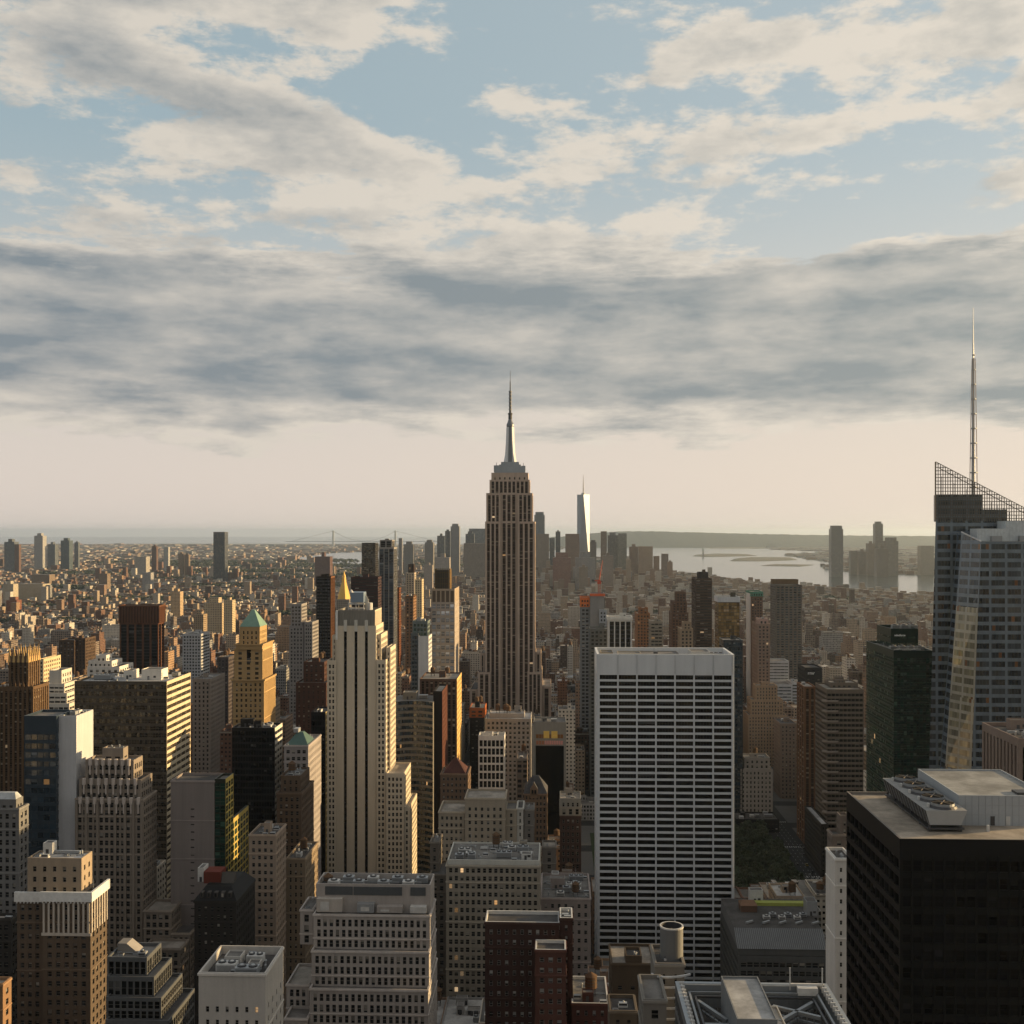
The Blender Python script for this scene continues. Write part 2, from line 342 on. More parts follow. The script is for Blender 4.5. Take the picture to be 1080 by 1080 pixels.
Zv = np.array([0, 0, 1.])
def facade(mb, o, u, W, H, st='punch', nb=8, nr=10, wf=.5, hf=.55, wm=None, gm=None, sm=None, dep=.35, base=0, top=1.2, side=.4, wins=None, zoff=.5):
    o = np.array(o, float); u = np.array(u, float); n = np.array([u[1], -u[0], 0.])
    bw = (W-2*side)/nb; ww = bw*wf; rh = (H-base-top)/nr; wh = rh*hf
    def R(a, b_, c, d, off=0.0):
        a, b_, c, d = [np.asarray(q, float).ravel() for q in np.broadcast_arrays(a, b_, c, d)]
        def P(x, z): return o+x[:, None]*u+z[:, None]*Zv+off*n
        return np.stack([P(a, c), P(b_, c), P(b_, d), P(a, d)], 1), np.stack([np.stack([a, c], 1), np.stack([b_, c], 1), np.stack([b_, d], 1), np.stack([a, d], 1)], 1)
    def REV(x0, x1, z0, z1, da, db, m):     # reveals round an opening
        x0, x1, z0, z1 = [np.asarray(q, float).ravel() for q in np.broadcast_arrays(x0, x1, z0, z1)]
        def P(x, z, d): return o+x[:, None]*u+z[:, None]*Zv-d*n
        a = np.concatenate([np.stack([P(x0, z0, da), P(x0, z0, db), P(x0, z1, db), P(x0, z1, da)], 1), np.stack([P(x1, z0, db), P(x1, z0, da), P(x1, z1, da), P(x1, z1, db)], 1),
                            np.stack([P(x0, z0, da), P(x1, z0, da), P(x1, z0, db), P(x0, z0, db)], 1), np.stack([P(x0, z1, db), P(x1, z1, db), P(x1, z1, da), P(x0, z1, da)], 1)])
        mb.quads(a, m)
    i = np.arange(nb); j = np.arange(nr)
    x0 = side+i*bw+(bw-ww)/2; x1 = x0+ww
    z0 = base+j*rh+(rh-wh)*zoff; z1 = z0+wh
    if st == 'punch':
        a, uv = R(0, W, np.concatenate([[0], z1]), np.concatenate([z0, [H]])); mb.quads(a, wm, uv)
        pa = np.concatenate([[0], x1]); pb_ = np.concatenate([x0, [W]])
        A, J = np.meshgrid(np.arange(nb+1), j); a, uv = R(pa[A], pb_[A], z0[J], z1[J]); mb.quads(a, wm, uv)
        I, J = np.meshgrid(i, j); REV(x0[I], x1[I], z0[J], z1[J], 0, dep, wm)
        a, _ = R(x0[I], x1[I], z0[J], z1[J], -dep)
    else:   # 'pier': unbroken piers, recessed spandrels and panes between them
        a, uv = R(0, W, np.array([0, H-top]), np.array([base if base > 0 else 0.01, H])); mb.quads(a, wm, uv)
        b0 = base if base > 0 else .01
        pa = np.concatenate([[0], x1]); pb_ = np.concatenate([x0, [W]]); a, uv = R(pa, pb_, b0, H-top); mb.quads(a, wm, uv)
        REV(x0, x1, b0, H-top, 0, dep, wm)
        sz0 = np.concatenate([[b0], z1]); sz1 = np.concatenate([z0, [H-top]])
        I, J = np.meshgrid(i, np.arange(nr+1)); a, uv = R(x0[I], x1[I], sz0[J], sz1[J], -dep); mb.quads(a, sm or wm, uv)
        I, J = np.meshgrid(i, j); a, _ = R(x0[I], x1[I], z0[J], z1[J], -dep)
    if wins is None: mb.quads(a+n*.014, gm)      # a hair off the reveals, so every pane stays a piece of its own
    else: wins.append((a, ww, wh, u, n, gm))

def window_mesh(ww, wh, u, gm, fm):
    mb = MB(); u = np.array(u); n = np.array([u[1], -u[0], 0.])
    def q(a, b_, c, d, off, m): mb.quads([[u*x+Zv*z+n*off for x, z in ((a, c), (b_, c), (b_, d), (a, d))]], m)
    t = min(.12, ww*.08); a, c = ww/2, wh/2
    q(-a, a, -c, c, .0, gm)
    for r in ((-a, a, c-t, c), (-a, a, -c, -c+t), (-a, -a+t, -c+t, c-t), (a-t, a, -c+t, c-t)): q(*r, .04, fm)
    if ww > 2.4:
        k = int(ww/1.6)
        for i in range(1, k): x = -a+ww*i/k; q(x-.05, x+.05, -c+t, c-t, .04, fm)
    else: q(-a+t, a-t, -.05, .05, .04, fm)
    return mb
FRAME = plainm((.17, .16, .145), .5)
def emit_windows(root, wins, vb=1080, most=100, fm=None):
    fm = fm or FRAME
    recs = []
    for a, ww, wh, u, n, gm in wins:
        c = a.mean(1); v = c[:, 1]*ca-c[:, 0]*sa
        px = 540+F*(c[:, 0]*ca+c[:, 1]*sa)/v; py = HZ+F*(EYE-c[:, 2])/v
        tocam = np.array([0, 0, EYE])-c; dist = np.linalg.norm(tocam, axis=1); face = np.clip((tocam@n)/dist, 0, 1)
        ok = (px > 2) & (px < 1078) & (py < min(vb, 1078)) & (face > .03)
        sc = np.where(ok, face*ww*wh/dist**2, -1)
        recs += [(sc[k], k, a, c[k], ww, wh, u, gm) for k in range(len(a))]
    recs.sort(key=lambda r: -r[0])
    cache = {}; rest = MB()
    for i, (sc, k, a, c, ww, wh, u, gm) in enumerate(recs):
        if i < most and sc > 0:
            key = (round(ww, 2), round(wh, 2), tuple(np.round(u, 2)), gm.name)
            if key not in cache:
                o = window_mesh(ww, wh, u, gm, fm).build("window", loc=(0, 0, 0), merge=False); cache[key] = o.data
            else: o = bpy.data.objects.new("window", cache[key]); COL.objects.link(o)
            o.parent = root; o.location = c-np.array(root['_w'])
        else: rest.quads([a[k]], gm)
    if rest.q:
        o = rest.build("window", root, merge=False); o['kind'] = 'stuff'

# ------------------------------------------------------------------ rooftop equipment (parts of their building)
GREY = metal((.30, .31, .32), .5, .3); DARK = metal((.05, .05, .055), .5, .3); WOOD = wall((.16, .095, .055)); PALE = plainm((.48, .47, .45))
RUST = plainm((.22, .10, .05))
def water_tank(root, x, y, z, r=2.2, h=4.2, m=None):
    mb = MB(); m = m or WOOD
    for sx in (-1, 1):
        for sy in (-1, 1): mb.bar((x+sx*r*.65, y+sy*r*.65, z), (x+sx*r*.65, y+sy*r*.65, z+2.5), .22, DARK)
    mb.box(x-r*.8, x+r*.8, y-r*.8, y+r*.8, z+2.3, z+2.55, DARK)
    mb.cyl(x, y, r, r*.96, z+2.56, z+2.56+h, 14, m); rf = MB(); rf.cyl(x, y, r*1.06, 0, z+2.5+h, z+2.5+h+1.5, 14, m)
    for k in range(1, 4): mb.cyl(x, y, r*1.02, r*1.02, z+2.56+h*k/4, z+2.56+h*k/4+.12, 14, DARK)
    o = mb.build("water_tank", root); rf.build("tank_roof", o); return o
def cooling_unit(root, x, y, z, w_=5, d=3, h=2.4, m=None, axis=0):
    mb = MB(); m = m or GREY
    mb.box(x-w_/2, x+w_/2, y-d/2, y+d/2, z+.4, z+h, m); mb.box(x-w_/2+.3, x+w_/2-.3, y-d/2+.3, y+d/2-.3, z, z+.4, DARK)
    k = max(1, int(w_/2.4)); fans = []
    for i in range(k):
        cx = x-w_/2+w_*(i+.5)/k; r = min(w_/k, d)*.4
        f = MB(); f.cyl(cx, y, r, r, z+h, z+h+.45, 12, DARK); f.cyl(cx, y, r*.5, r*.4, z+h+.46, z+h+.6, 8, m); fans.append(f)
    for i in range(5): mb.box(x-w_/2+.3, x+w_/2-.3, y-d/2-.03, y-d/2, z+.6+i*(h-.9)/5, z+.6+i*(h-.9)/5+.12, DARK)
    o = mb.build("cooling_unit", root)
    if y < 700:
        for f in fans: f.build("fan", o)
    return o
def bulkhead(root, x0, x1, y0, y1, z, h, m, rf=None):
    mb = MB(); mb.parapet_box(x0, x1, y0, y1, z, z+h, m, rf or ROOFS[0], .4, .25)
    dr = MB(); dr.box(x0+(x1-x0)*.3, x0+(x1-x0)*.3+1.1, y0-.06, y0-.003, z, z+2.1, DARK)
    if x1-x0 > 4: mb.box(x0+(x1-x0)*.6, x0+(x1-x0)*.6+1.4, y0-.05, y0-.003, z+1.2, z+2.3, DARK)
    o = mb.build("bulkhead", root)
    if y0 < 900: dr.build("door", o)
    return o
def duct(root, a, b_, z, m=None):
    mb = MB(); m = m or GREY; mb.bar((a[0], a[1], z+.8), (b_[0], b_[1], z+.8), .9, m)
    for t in (.1, .5, .9): x, y = a[0]+(b_[0]-a[0])*t, a[1]+(b_[1]-a[1])*t; mb.bar((x, y, z), (x, y, z+.5), .3, DARK)
    return mb.build("duct", root)
def antenna(root, x, y, z, h=7):
    mb = MB(); mb.bar((x, y, z), (x, y, z+h), .22, GREY, .08)
    for k in (.5, .7, .85): mb.bar((x-.6, y, z+h*k), (x+.6, y, z+h*k), .08, GREY)
    return mb.build("antenna", root)
ROOFS = [roofm((.17, .16, .15)), roofm((.085, .08, .078)), roofm((.30, .27, .235)), roofm((.40, .39, .38))]
_V = {}
def small_roof_things(root, x0, x1, y0, y1, z, rnd, n):
    """vent pipes, hatches and pipe runs; copies share their meshes"""
    if not _V:
        a = MB(); a.cyl(0, 0, .28, .28, 0, 1.3, 8, GREY); a.cyl(0, 0, .45, .1, 1.3, 1.7, 8, GREY); _V['vent_pipe'] = a
        a = MB(); a.box(-.8, .8, -.7, .7, 0, .7, GREY); a.box(-.7, .7, -.6, .6, .7, .85, DARK); _V['roof_hatch'] = a
        a = MB(); a.box(-1.4, 1.4, -.9, .9, 0, .5, PALE); a.box(-1.2, 1.2, -.7, .7, .5, 1.3, GREY); a.box(-1.25, 1.25, -.74, -.7, .6, 1.2, DARK); _V['air_handler'] = a
        a = MB(); a.box(-4, 4, -.12, .12, .35, .6, GREY); [a.box(x-.08, x+.08, -.1, .1, 0, .35, DARK) for x in (-3.5, -1.2, 1.2, 3.5)]; _V['pipe'] = a
    base = np.array(root['_w'])
    for i in range(n):
        k = rnd.choice(['vent_pipe', 'vent_pipe', 'roof_hatch', 'air_handler', 'pipe'])
        m = 4.2 if k == 'pipe' else 1.6
        if x1-x0 < 2*m+1 or y1-y0 < 4: continue
        v = _V[k]
        if isinstance(v, MB): o = v.build(k, loc=(0, 0, 0)); _V[k] = o.data
        else: o = bpy.data.objects.new(k, v); COL.objects.link(o)
        o.parent = root; o.location = np.array((rnd.uniform(x0+m, x1-m), rnd.uniform(y0+1.5, y1-1.5), z))-base
def clutter(root, x0, x1, y0, y1, z, rnd, n, wm, tank=.4):
    W, D_ = x1-x0, y1-y0
    if W < 6 or D_ < 6: return
    used = []
    for k in range(n):
        for _ in range(12):
            kind = rnd.random(); w_ = min(rnd.uniform(3, 8), W*.4); d = min(rnd.uniform(3, 6), D_*.4)
            x = rnd.uniform(x0+w_/2+1, x1-w_/2-1); y = rnd.uniform(y0+d/2+1, y1-d/2-1)
            if all(abs(x-a) > (w_+c)/2+.6 or abs(y-b_) > (d+e)/2+.6 for a, b_, c, e in used): break
        else: continue
        used.append((x, y, w_, d))
        if k == 0 and min(W, D_) > 9: bulkhead(root, x-w_/2, x+w_/2, y-d/2, y+d/2, z, rnd.uniform(3, 5.5), wm)
        elif kind < tank*.6: water_tank(root, x, y, z, rnd.uniform(1.7, 2.3), rnd.uniform(3.4, 4.4))
        elif kind < .62: cooling_unit(root, x, y, z, w_, min(d, 3.6), rnd.uniform(1.6, 2.8), rnd.choice([GREY, PALE]))
        elif kind < .8: duct(root, (x-w_/2, y), (x+w_/2, y), z, rnd.choice([GREY, PALE]))
        elif kind < .9: antenna(root, x, y, z, rnd.uniform(4, 9))
        else: bulkhead(root, x-w_/2, x+w_/2, y-d/2, y+d/2, z, rnd.uniform(2, 4), rnd.choice([wm, PALE]))

# ------------------------------------------------------------------ named buildings
HEROES = []      # (px0, px1, top row, lowest row that shows, distance, short name, name object)
FOOT = []
def keep(x0, x1, y0, y1): FOOT.append((x0, x1, y0, y1))
def H(name, label, cat, short, vb, boxes, wallc=(.3, .27, .23), roof=None, win=False, n=4, group=None, tank=.3, most=100, fm=None, seed=None):
    """boxes bottom-up: (px0, px1, top row, Y of the front face, depth, options); each starts on the roof of the one before it unless g=1"""
    rnd = random.Random(seed if seed is not None else hash_(label))
    G = []; zprev = 0
    for bx in boxes:
        a, b_, py, D, dep = bx[:5]; op = bx[5] if len(bx) > 5 else {}
        x0, x1 = WX(a, D), WX(b_, D); z1 = WZ((a+b_)/2, py, D)
        z0 = 0 if (op.get('g') or not G) else zprev-op.get('dn', 1.0)
        if 'z0' in op: z0 = WZ((a+b_)/2, op['z0'], D)
        G.append((x0, x1, D, D+dep, z0, z1, op)); zprev = z1
        HEROES.append((a, b_, py, vb, D, short)); 
        if z0 == 0: keep(x0-4, x1+4, D-4, D+dep+4)
    g0 = G[0]; root = thing(name, label, cat, ((g0[0]+g0[1])/2, (g0[2]+g0[3])/2, 0), group)
    body = MB(); wins = [] if win else None
    for x0, x1, y0, y1, z0, z1, op in G:
        wc = op.get('wall', wallc); wm = op['wm'] if 'wm' in op else wall(wc, op.get('rough', .88))
        gm = op.get('glass', GL['std']); bay = op.get('bay', 3.4); fh = op.get('fh', 3.8)
        par = dict(st=op.get('st', 'punch'), wf=op.get('wf', .5), hf=op.get('hf', .55), wm=wm, gm=gm, sm=op.get('sm'), dep=op.get('rec', .4), base=op.get('base', 0), top=op.get('top', 1.8), side=op.get('side', .8), zoff=op.get('zoff', .5))
        Hh = z1-z0; nr = max(1, int(round((Hh-par['base']-par['top'])/fh)))
        blank = op.get('blank', 'S')
        for fc, o_, u_, W in (('N', (x0, y0, z0), (1, 0, 0), x1-x0), ('W', (x1, y0, z0), (0, 1, 0), y1-y0), ('S', (x1, y1, z0), (-1, 0, 0), x1-x0), ('E', (x0, y1, z0), (0, -1, 0), y1-y0)):
            p = dict(par); p.update(op.get(fc, {}))
            bb = p.pop('bay', bay); f2 = p.pop('fh', fh); p['dep'] = p.pop('rec', p['dep']); nr = max(1, int(round((Hh-p['base']-p['top'])/f2)))
            if fc in blank or Hh < 4:
                u = np.array(u_, float); oo = np.array(o_, float)
                m2 = p['wm'] if (fc != 'S' or Hh < 4) else genwall(wc if p['wm'].name.startswith('masonry') else (.1, .1, .1), bb, fh)
                body.quads([[oo, oo+u*W, oo+u*W+Zv*Hh, oo+Zv*Hh]], m2, [[(0, 0), (W, 0), (W, Hh), (0, Hh)]])
            else:
                nb = max(1, int(round((W-2*p['side'])/bb)))
                facade(body, o_, u_, W, Hh, nb=nb, nr=nr, wins=wins, **p)
        rf = op.get('roof', roof or ROOFS[rnd.randrange(3)])
        body.parapet_box(x0, x1, y0, y1, z0, z1, wm, rf, op.get('ph', 1.1), .5, walls=False, cop=op.get('cop'))
    body.build("wall", root)
    if win: emit_windows(root, wins, vb, most, fm)
    x0, x1, y0, y1, z0, z1, op = G[-1]
    if n and G[-1][2] < 720: n = int(n*1.7+1)
    if n: clutter(root, x0+1.5, x1-1.5, y0+1.5, y1-1.5, z1-op.get('ph', 1.1), rnd, n, wall(wallc), tank)
    if y0 < 720: small_roof_things(root, x0, x1, y0, y1, z1-op.get('ph', 1.1), rnd, int(min(22, (x1-x0)*(y1-y0)/45)+3))
    for x0, x1, y0, y1, z0, z1, op in G:                  # belt courses between floors on the nearer masonry fronts
        if y0 > 860 or op.get('st') == 'pier' or op.get('wf', .5) > .7 or 'N' in op.get('blank', 'S') or z1-z0 < 14: continue
        fh = op.get('fh', 3.8); bs_, tp = op.get('base', 0), op.get('top', 1.8); nr = max(1, int(round((z1-z0-bs_-tp)/fh))); rh = (z1-z0-bs_-tp)/nr; cm = wall(tuple(min(.7, c*1.25) for c in op.get('wall', wallc)))
        for j in {nr-2, nr-7, nr-13}:
            if j > 0:
                z = z0+bs_+j*rh; mb = MB(); mb.box(x0-.22, x1+.22, y0-.25, y0-.004, z-.2, z+.25, cm); mb.box(x1+.004, x1+.22, y0+.004, y1, z-.2, z+.25, cm); mb.box(x0-.22, x0-.004, y0+.004, y1, z-.2, z+.25, cm); mb.build("belt_course", root)
        z = z1; mb = MB(); mb.box(x0-.3, x1+.3, y0-.35, y0-.005, z-.9, z-.25, cm); mb.box(x1+.005, x1+.3, y0+.005, y1, z-.9, z-.25, cm); mb.box(x0-.3, x0-.005, y0+.005, y1, z-.9, z-.25, cm); mb.build("cornice", root)
    return root, G
def hash_(s):
    h = 7
    for c in s: h = (h*131+ord(c)) % 1000003
    return h
GL = dict(std=glass(), dark=glass((.004, .005, .006), .06, (.08, .08, .08), .0015, .08, .015, .12), blue=glass((.02, .035, .05), .15, (.12, .14, .16), .003, .06, .03, .9),
          green=glass((.008, .030, .022), .22, (.02, .07, .045), .002, .07, .03, .8), bronze=glass((.035, .028, .02), .25, (.12, .10, .07), .002, .07, .05, .9),
          pale=glass((.05, .06, .07), .4, (.34, .34, .33), .002, .12, .04, .8), warm=glass((.02, .015, .012), .45, (.28, .23, .17), .006))
def cornice(root, G, z, m, t=.8, h=1.0, name="cornice"):
    x0, x1, y0, y1 = G[:4]; mb = MB()
    mb.box(x0-t, x1+t, y0-t, y0-.003, z, z+h, m); mb.box(x1+.003, x1+t, y0+.003, y1, z, z+h, m); mb.box(x0-t, x0-.003, y0+.003, y1, z, z+h, m)
    return mb.build(name, root)
# ------------------------------------------------------------------ the stone skyscraper with the spire
LIME = (.43, .335, .27); LIMEW = wall(LIME); REDSP = wall((.10, .062, .052)); MET = metal((.30, .32, .35), .35, .7)
def empire():
    D = 1300
    kw = dict(st='pier', sm=REDSP, glass=GL['warm'], bay=5.0, fh=3.9, wf=.64, hf=.5, rec=.8, side=1.4, top=2.5)
    B = [(496, 581, 726, D-30, 112), (504, 571.5, 709, D-20, 96), (506.5, 570.5, 688, D-12, 80)]
    g = dict(kw, g=1)
    boxes = [(495.5, 503.7, 727, D-4, 70, g), (571.8, 581, 724, D-4, 70, g), (504, 517.3, 709, D-9, 64, g), (556.3, 571.5, 709, D-9, 64, g), (506.5, 511.2, 689, D+6, 44, g), (564.8, 570.5, 688, D+6, 44, g)]
    zs = dict(kw)
    boxes += [(511.6, 527.8, 550, D, 46, g), (545.8, 564.2, 550, D, 46, g), (527.8, 545.8, 549.6, D+4, 38, g),
              (512.8, 528, 520, D+2, 42, dict(kw, z0=550.5)), (545.6, 561.6, 520, D+2, 42, dict(kw, z0=550.5)), (528, 545.6, 519.6, D+5, 36, dict(kw, z0=550.2)),
              (516.3, 558.7, 506, D+6, 34, dict(kw, z0=520.9, top=2)), (518.2, 557, 498.5, D+8, 30, dict(kw, z0=506.9, top=4, st='punch', hf=.5, bay=5.5, wf=.3))]
    root, G = H("skyscraper", "tall stone skyscraper with stepped top, steel mast and needle antenna in the centre", "skyscraper", "spired stone skyscraper", 752, boxes, wallc=LIME, n=0)
    cx = (WX(518.2, D+8)+WX(557, D+8))/2; cy = D+23; s = D/F
    Z = lambda py: WZ(537, py, D+10)
    mb = MB()
    for a, t, b_ in ((16.5, 498.5, 497), (15.2, 497, 492.3), (11.6, 492.3, 489.6), (9.6, 489.6, 486.8)):
        r = a*s; mb.box(cx-r, cx+r, cy-r*.62, cy+r*.62, Z(t)-.5, Z(b_), MET)
    mb.build("mast_base", root)
    mb = MB()
    prof = [(4.6, 487.5), (4.0, 470), (3.7, 458), (3.5, 449), (4.1, 448.6), (4.0, 446.5), (3.0, 444.5), (1.9, 441)]
    for (r0, p0), (r1, p1) in zip(prof, prof[1:]): mb.cyl(cx, cy, r0*s, r1*s, Z(p0), Z(p1), 20, metal((.16, .17, .19), .4, .6))
    mb.build("mast", root)
    for k in range(4):                      # the four buttress wings of the mast
        a = k*pi/2+pi/4; mb = MB()
        for (r0, p0), (r1, p1) in (((8.2, 487), (6.2, 478)), ((6.2, 478), (5.0, 465)), ((5.0, 465), (4.3, 449.5))):
            c0, c1 = r0*s, r1*s; d = np.array([cos(a), sin(a)]); n_ = np.array([-sin(a), cos(a)])*1.5
            P = lambda r, sgn, z: (cx+d[0]*r+n_[0]*sgn, cy+d[1]*r+n_[1]*sgn, z)
            z0, z1 = Z(p0), Z(p1)
            mb.quads([[P(0, 1, z0), P(c0, 1, z0), P(c1, 1, z1), P(0, 1, z1)], [P(c0, -1, z0), P(0, -1, z0), P(0, -1, z1), P(c1, -1, z1)], [P(c0, 1, z0), P(c0, -1, z0), P(c1, -1, z1), P(c1, 1, z1)]], plainm((.62, .64, .66), .35))
        mb.build("mast_wing", root)
    mb = MB()
    prof = [(2.1, 441), (2.0, 436), (2.6, 435.7), (2.4, 434.5), (1.25, 434), (1.2, 411), (.65, 410.5), (.5, 401), (.28, 400.5), (.18, 389)]
    for (r0, p0), (r1, p1) in zip(prof, prof[1:]): mb.cyl(cx, cy, r0*s, r1*s, Z(p0), Z(p1), 10, DARK)
    for p in (431, 427, 423, 419, 415, 412): mb.cyl(cx, cy, 1.75*s, 1.75*s, Z(p), Z(p-1), 10, metal((.2, .2, .2), .5, .4))
    mb.build("antenna", root)
    for a, b_, p in ((520.5, 526, 490.5), (549.5, 554, 491)):
        mb = MB(); x0, x1 = WX(a, D+8), WX(b_, D+8); mb.box(x0, x1, D+14, D+20, Z(497.6), Z(p), MET); mb.bar(((x0+x1)/2, D+16, Z(p)), ((x0+x1)/2, D+16, Z(p-3)), .5, DARK); mb.build("equipment_box", root)
empire()

# ------------------------------------------------------------------ the white gridded slab
WHITE = (.58, .59, .60)
def grace():
    D = 643; x0, x1 = WX(629.5, D), WX(774.5, D); z1 = WZ(700, 690, D); y1 = D+38
    root = thing("office_tower", "wide white slab tower of seven dark window bays, pale blank top band", "office tower", ((x0+x1)/2, D, 0))
    HEROES.append((627, 776, 683, 1031, D, "white gridded slab")); keep(x0-5, x1+5, D-5, y1+6)
    body = MB(); wm = wall(WHITE, .75, .16); wins = []; Hh = z1; W = x1-x0
    band = 11.4
    for o_, u_, W_, nb in (((x0, D, 0), (1, 0, 0), W, 7), ((x1, D, 0), (0, 1, 0), 38, 4), ((x0, y1, 0), (0, -1, 0), 38, 4)):
        nr = int((Hh-band)/3.78); rb = Hh-band-nr*3.78
        facade(body, o_, u_, W_, Hh, nb=nb, nr=nr, wf=.93, hf=.69, wm=wm, gm=GRG, dep=.9, base=rb, top=band, side=1.2, wins=wins)
    body.quads([[(x1, y1, 0), (x0, y1, 0), (x0, y1, z1), (x1, y1, z1)]], genwall(WHITE, 5, 3.8), [[(0, 0), (W, 0), (W, z1), (0, z1)]])
    body.parapet_box(x0, x1, D, y1, 0, z1, wm, ROOFS[0], 4.5, 1.3, walls=False)
    p = (W-2.4)/7
    for i in range(8):
        x = x0+1.2+i*p; body.box(x-.42, x+.42, D-.45, D-.004, 0, z1-.004, wm)
        if 0 < i < 8: body.box(x-.06, x+.06, D-.50, D-.455, z1-band, z1-.5, DARK)
    body.build("wall", root)
    emit_windows(root, wins, 1031, 100, plainm((.05, .05, .055), .4))
    zr = z1-4.5
    for a, b_, c, d, h, m in ((.16, .33, 8, 20, 4.2, wall((.40, .35, .27))), (.34, .62, 14, 30, 3.2, wall((.24, .22, .2))), (.70, .84, 8, 24, 5.2, PALE), (.04, .13, 18, 32, 3.5, wall((.3, .26, .2)))):
        bulkhead(root, x0+W*a, x0+W*b_, D+c, D+d, zr, h, m)
    cooling_unit(root, x0+W*.90, D+18, zr, 8, 6, 3.5); cooling_unit(root, x0+W*.66, D+10, zr, 4, 3, 2.6)
    duct(root, (x0+W*.2, D+25), (x0+W*.6, D+32), zr); antenna(root, x0+W*.43, D+12, zr+3, 7)
    cw = MB(); cw.box(x0+W*.42, x0+W*.45, D+5, D+8, zr, zr+5.4, DARK); cw.build("window_cleaning_crane", root)
GRG = glass((.004, .0045, .005), .10, (.05, .05, .05), 0, .12, .02, .35)
grace()

# ------------------------------------------------------------------ the beige tower of three dark stripes
def stripes():
    D = 711; BE = (.50, .435, .34); root = thing("skyscraper", "beige stone tower with three full-height black stripes and blue rooftop box", "skyscraper", (WX(384, D), D+20, 0))
    wm = wall(BE, .85, .2); body = MB(); wins = []
    def tier(a, b_, py, d, dep, z0, op=None, fac=True, rh=1.1):
        x0, x1 = WX(a, d), WX(b_, d); z1 = WZ((a+b_)/2, py, d); Hh = z1-z0; y1 = d+dep
        HEROES.append((a, b_+8, py, 925, d, "beige striped tower"))
        if z0 == 0: keep(x0-4, x1+4, d-4, y1+4)
        q = dict(st='punch', wf=.46, hf=.52, rec=0)
        nr = max(1, int(Hh/3.75))
        for fc, o_, u_, W in (('N', (x0, d, z0), (1, 0, 0), x1-x0), ('W', (x1, d, z0), (0, 1, 0), dep), ('E', (x0, y1, z0), (0, -1, 0), dep)):
            if fc == 'N' and not fac: continue
            facade(body, o_, u_, W, Hh, st='punch', nb=max(1, round(W/(3.1))), nr=nr, wf=.55, hf=.6, wm=wm, gm=GL['std'], dep=.35, top=2.0, side=.7, wins=wins)
        body.quads([[(x1, y1, z0), (x0, y1, z0), (x0, y1, z1), (x1, y1, z1)]], genwall(BE), [[(0, 0), (x1-x0, 0), (x1-x0, Hh), (0, Hh)]])
        body.parapet_box(x0, x1, d, y1, z0, z1, wm, ROOFS[2], rh, .5, walls=False)
        return x0, x1, d, y1, z1
    # central shaft
    x0, x1, d, y1, z1 = tier(354.6, 396.6, 660, D, 31, 0, fac=False)
    W = x1-x0; s = D/F; zt = WZ(376, 666, D); slots = [(364.2, 3.1), (375.4, 3.1), (386.4, 3.1)]; xs = [x0]
    for c, w_ in slots: X = WX(c, D); xs += [X-w_*s/2, X+w_*s/2]
    xs.append(x1); dark = wall((.035, .034, .036)); sp = MB()
    for i in range(0, len(xs)-1):
        a, b_ = xs[i], xs[i+1]
        if i % 2 == 0: body.quads([[(a, D, 0), (b_, D, 0), (b_, D, z1), (a, D, z1)]], wm)
        else:
            body.quads([[(a, D, zt), (b_, D, zt), (b_, D, z1), (a, D, z1)], [(a, D, 0), (a, D+.9, 0), (a, D+.9, zt), (a, D, zt)], [(b_, D+.9, 0), (b_, D, 0), (b_, D, zt), (b_, D+.9, zt)]], wm)
            n_ = int(zt/3.75)
            for k in range(n_):
                z0_ = k*zt/n_; z2 = (k+1)*zt/n_; zm = z0_+1.5
                sp.quads([[(a, D+.9, z0_), (b_, D+.9, z0_), (b_, D+.9, zm), (a, D+.9, zm)]], dark)
                sp.quads([[(a, D+.93, zm), (b_, D+.93, zm), (b_, D+.93, z2), (a, D+.93, z2)]], GL['dark'])
    sp.build("window_stripe", root)
    # crown of the shaft
    cm = wall((.26, .245, .215)); cb = MB(); xa, xb = WX(355.6, D+1), WX(395.6, D+1); zc = WZ(376, 643.5, D+1)
    facade(cb, (xa, D+1, z1-1), (1, 0, 0), xb-xa, zc-z1+1, st='pier', nb=14, nr=1, wf=.45, hf=.3, wm=cm, gm=cm, sm=cm, dep=.35, top=.8, side=.3)
    facade(cb, (xb, D+1, z1-1), (0, 1, 0), 27, zc-z1+1, st='pier', nb=10, nr=1, wf=.45, hf=.3, wm=wm, gm=wm, sm=wm, dep=.35, top=.8, side=.3)
    facade(cb, (xa, D+28, z1-1), (0, -1, 0), 27, zc-z1+1, st='pier', nb=10, nr=1, wf=.45, hf=.3, wm=cm, gm=cm, sm=cm, dep=.35, top=.8, side=.3)
    cb.parapet_box(xa, xb, D+1, D+28, z1, zc, cm, ROOFS[1], 1.5, .5, walls=False)
    cb.quads([[(xb, D+28, z1-1), (xa, D+28, z1-1), (xa, D+28, zc), (xb, D+28, zc)]], cm)
    for c, _ in slots:
        X = WX(c, D); cb.box(X-1.0, X+1.0, D-.25, D+.95, zt, WZ(376, 654, D), plainm((.5, .48, .43)))
    cb.box(xa-.8, xa+.5, D-.2, D+6, z1-9, zc-.3, plainm((.66, .65, .62)))
    cb.build("crown", root)
    zr = zc-1.5; X = lambda px: WX(px, D+10)
    mb = MB(); mb.box(X(370), X(384), D+8, D+18, zr+6.0, zr+12.5, metal((.22, .29, .38), .4, .3)); 
    for i in range(6): mb.box(X(370)-.1, X(384)+.1, D+7.9, D+18.1, zr+6.6+i, zr+6.7+i, metal((.13, .17, .22), .4, .3))
    mb.build("rooftop_box", root)
    mb = MB()
    for px in (368, 376, 384):
        for yy in (D+8, D+18): mb.bar((X(px), yy, zr), (X(px), yy, zr+6), .45, PALE)
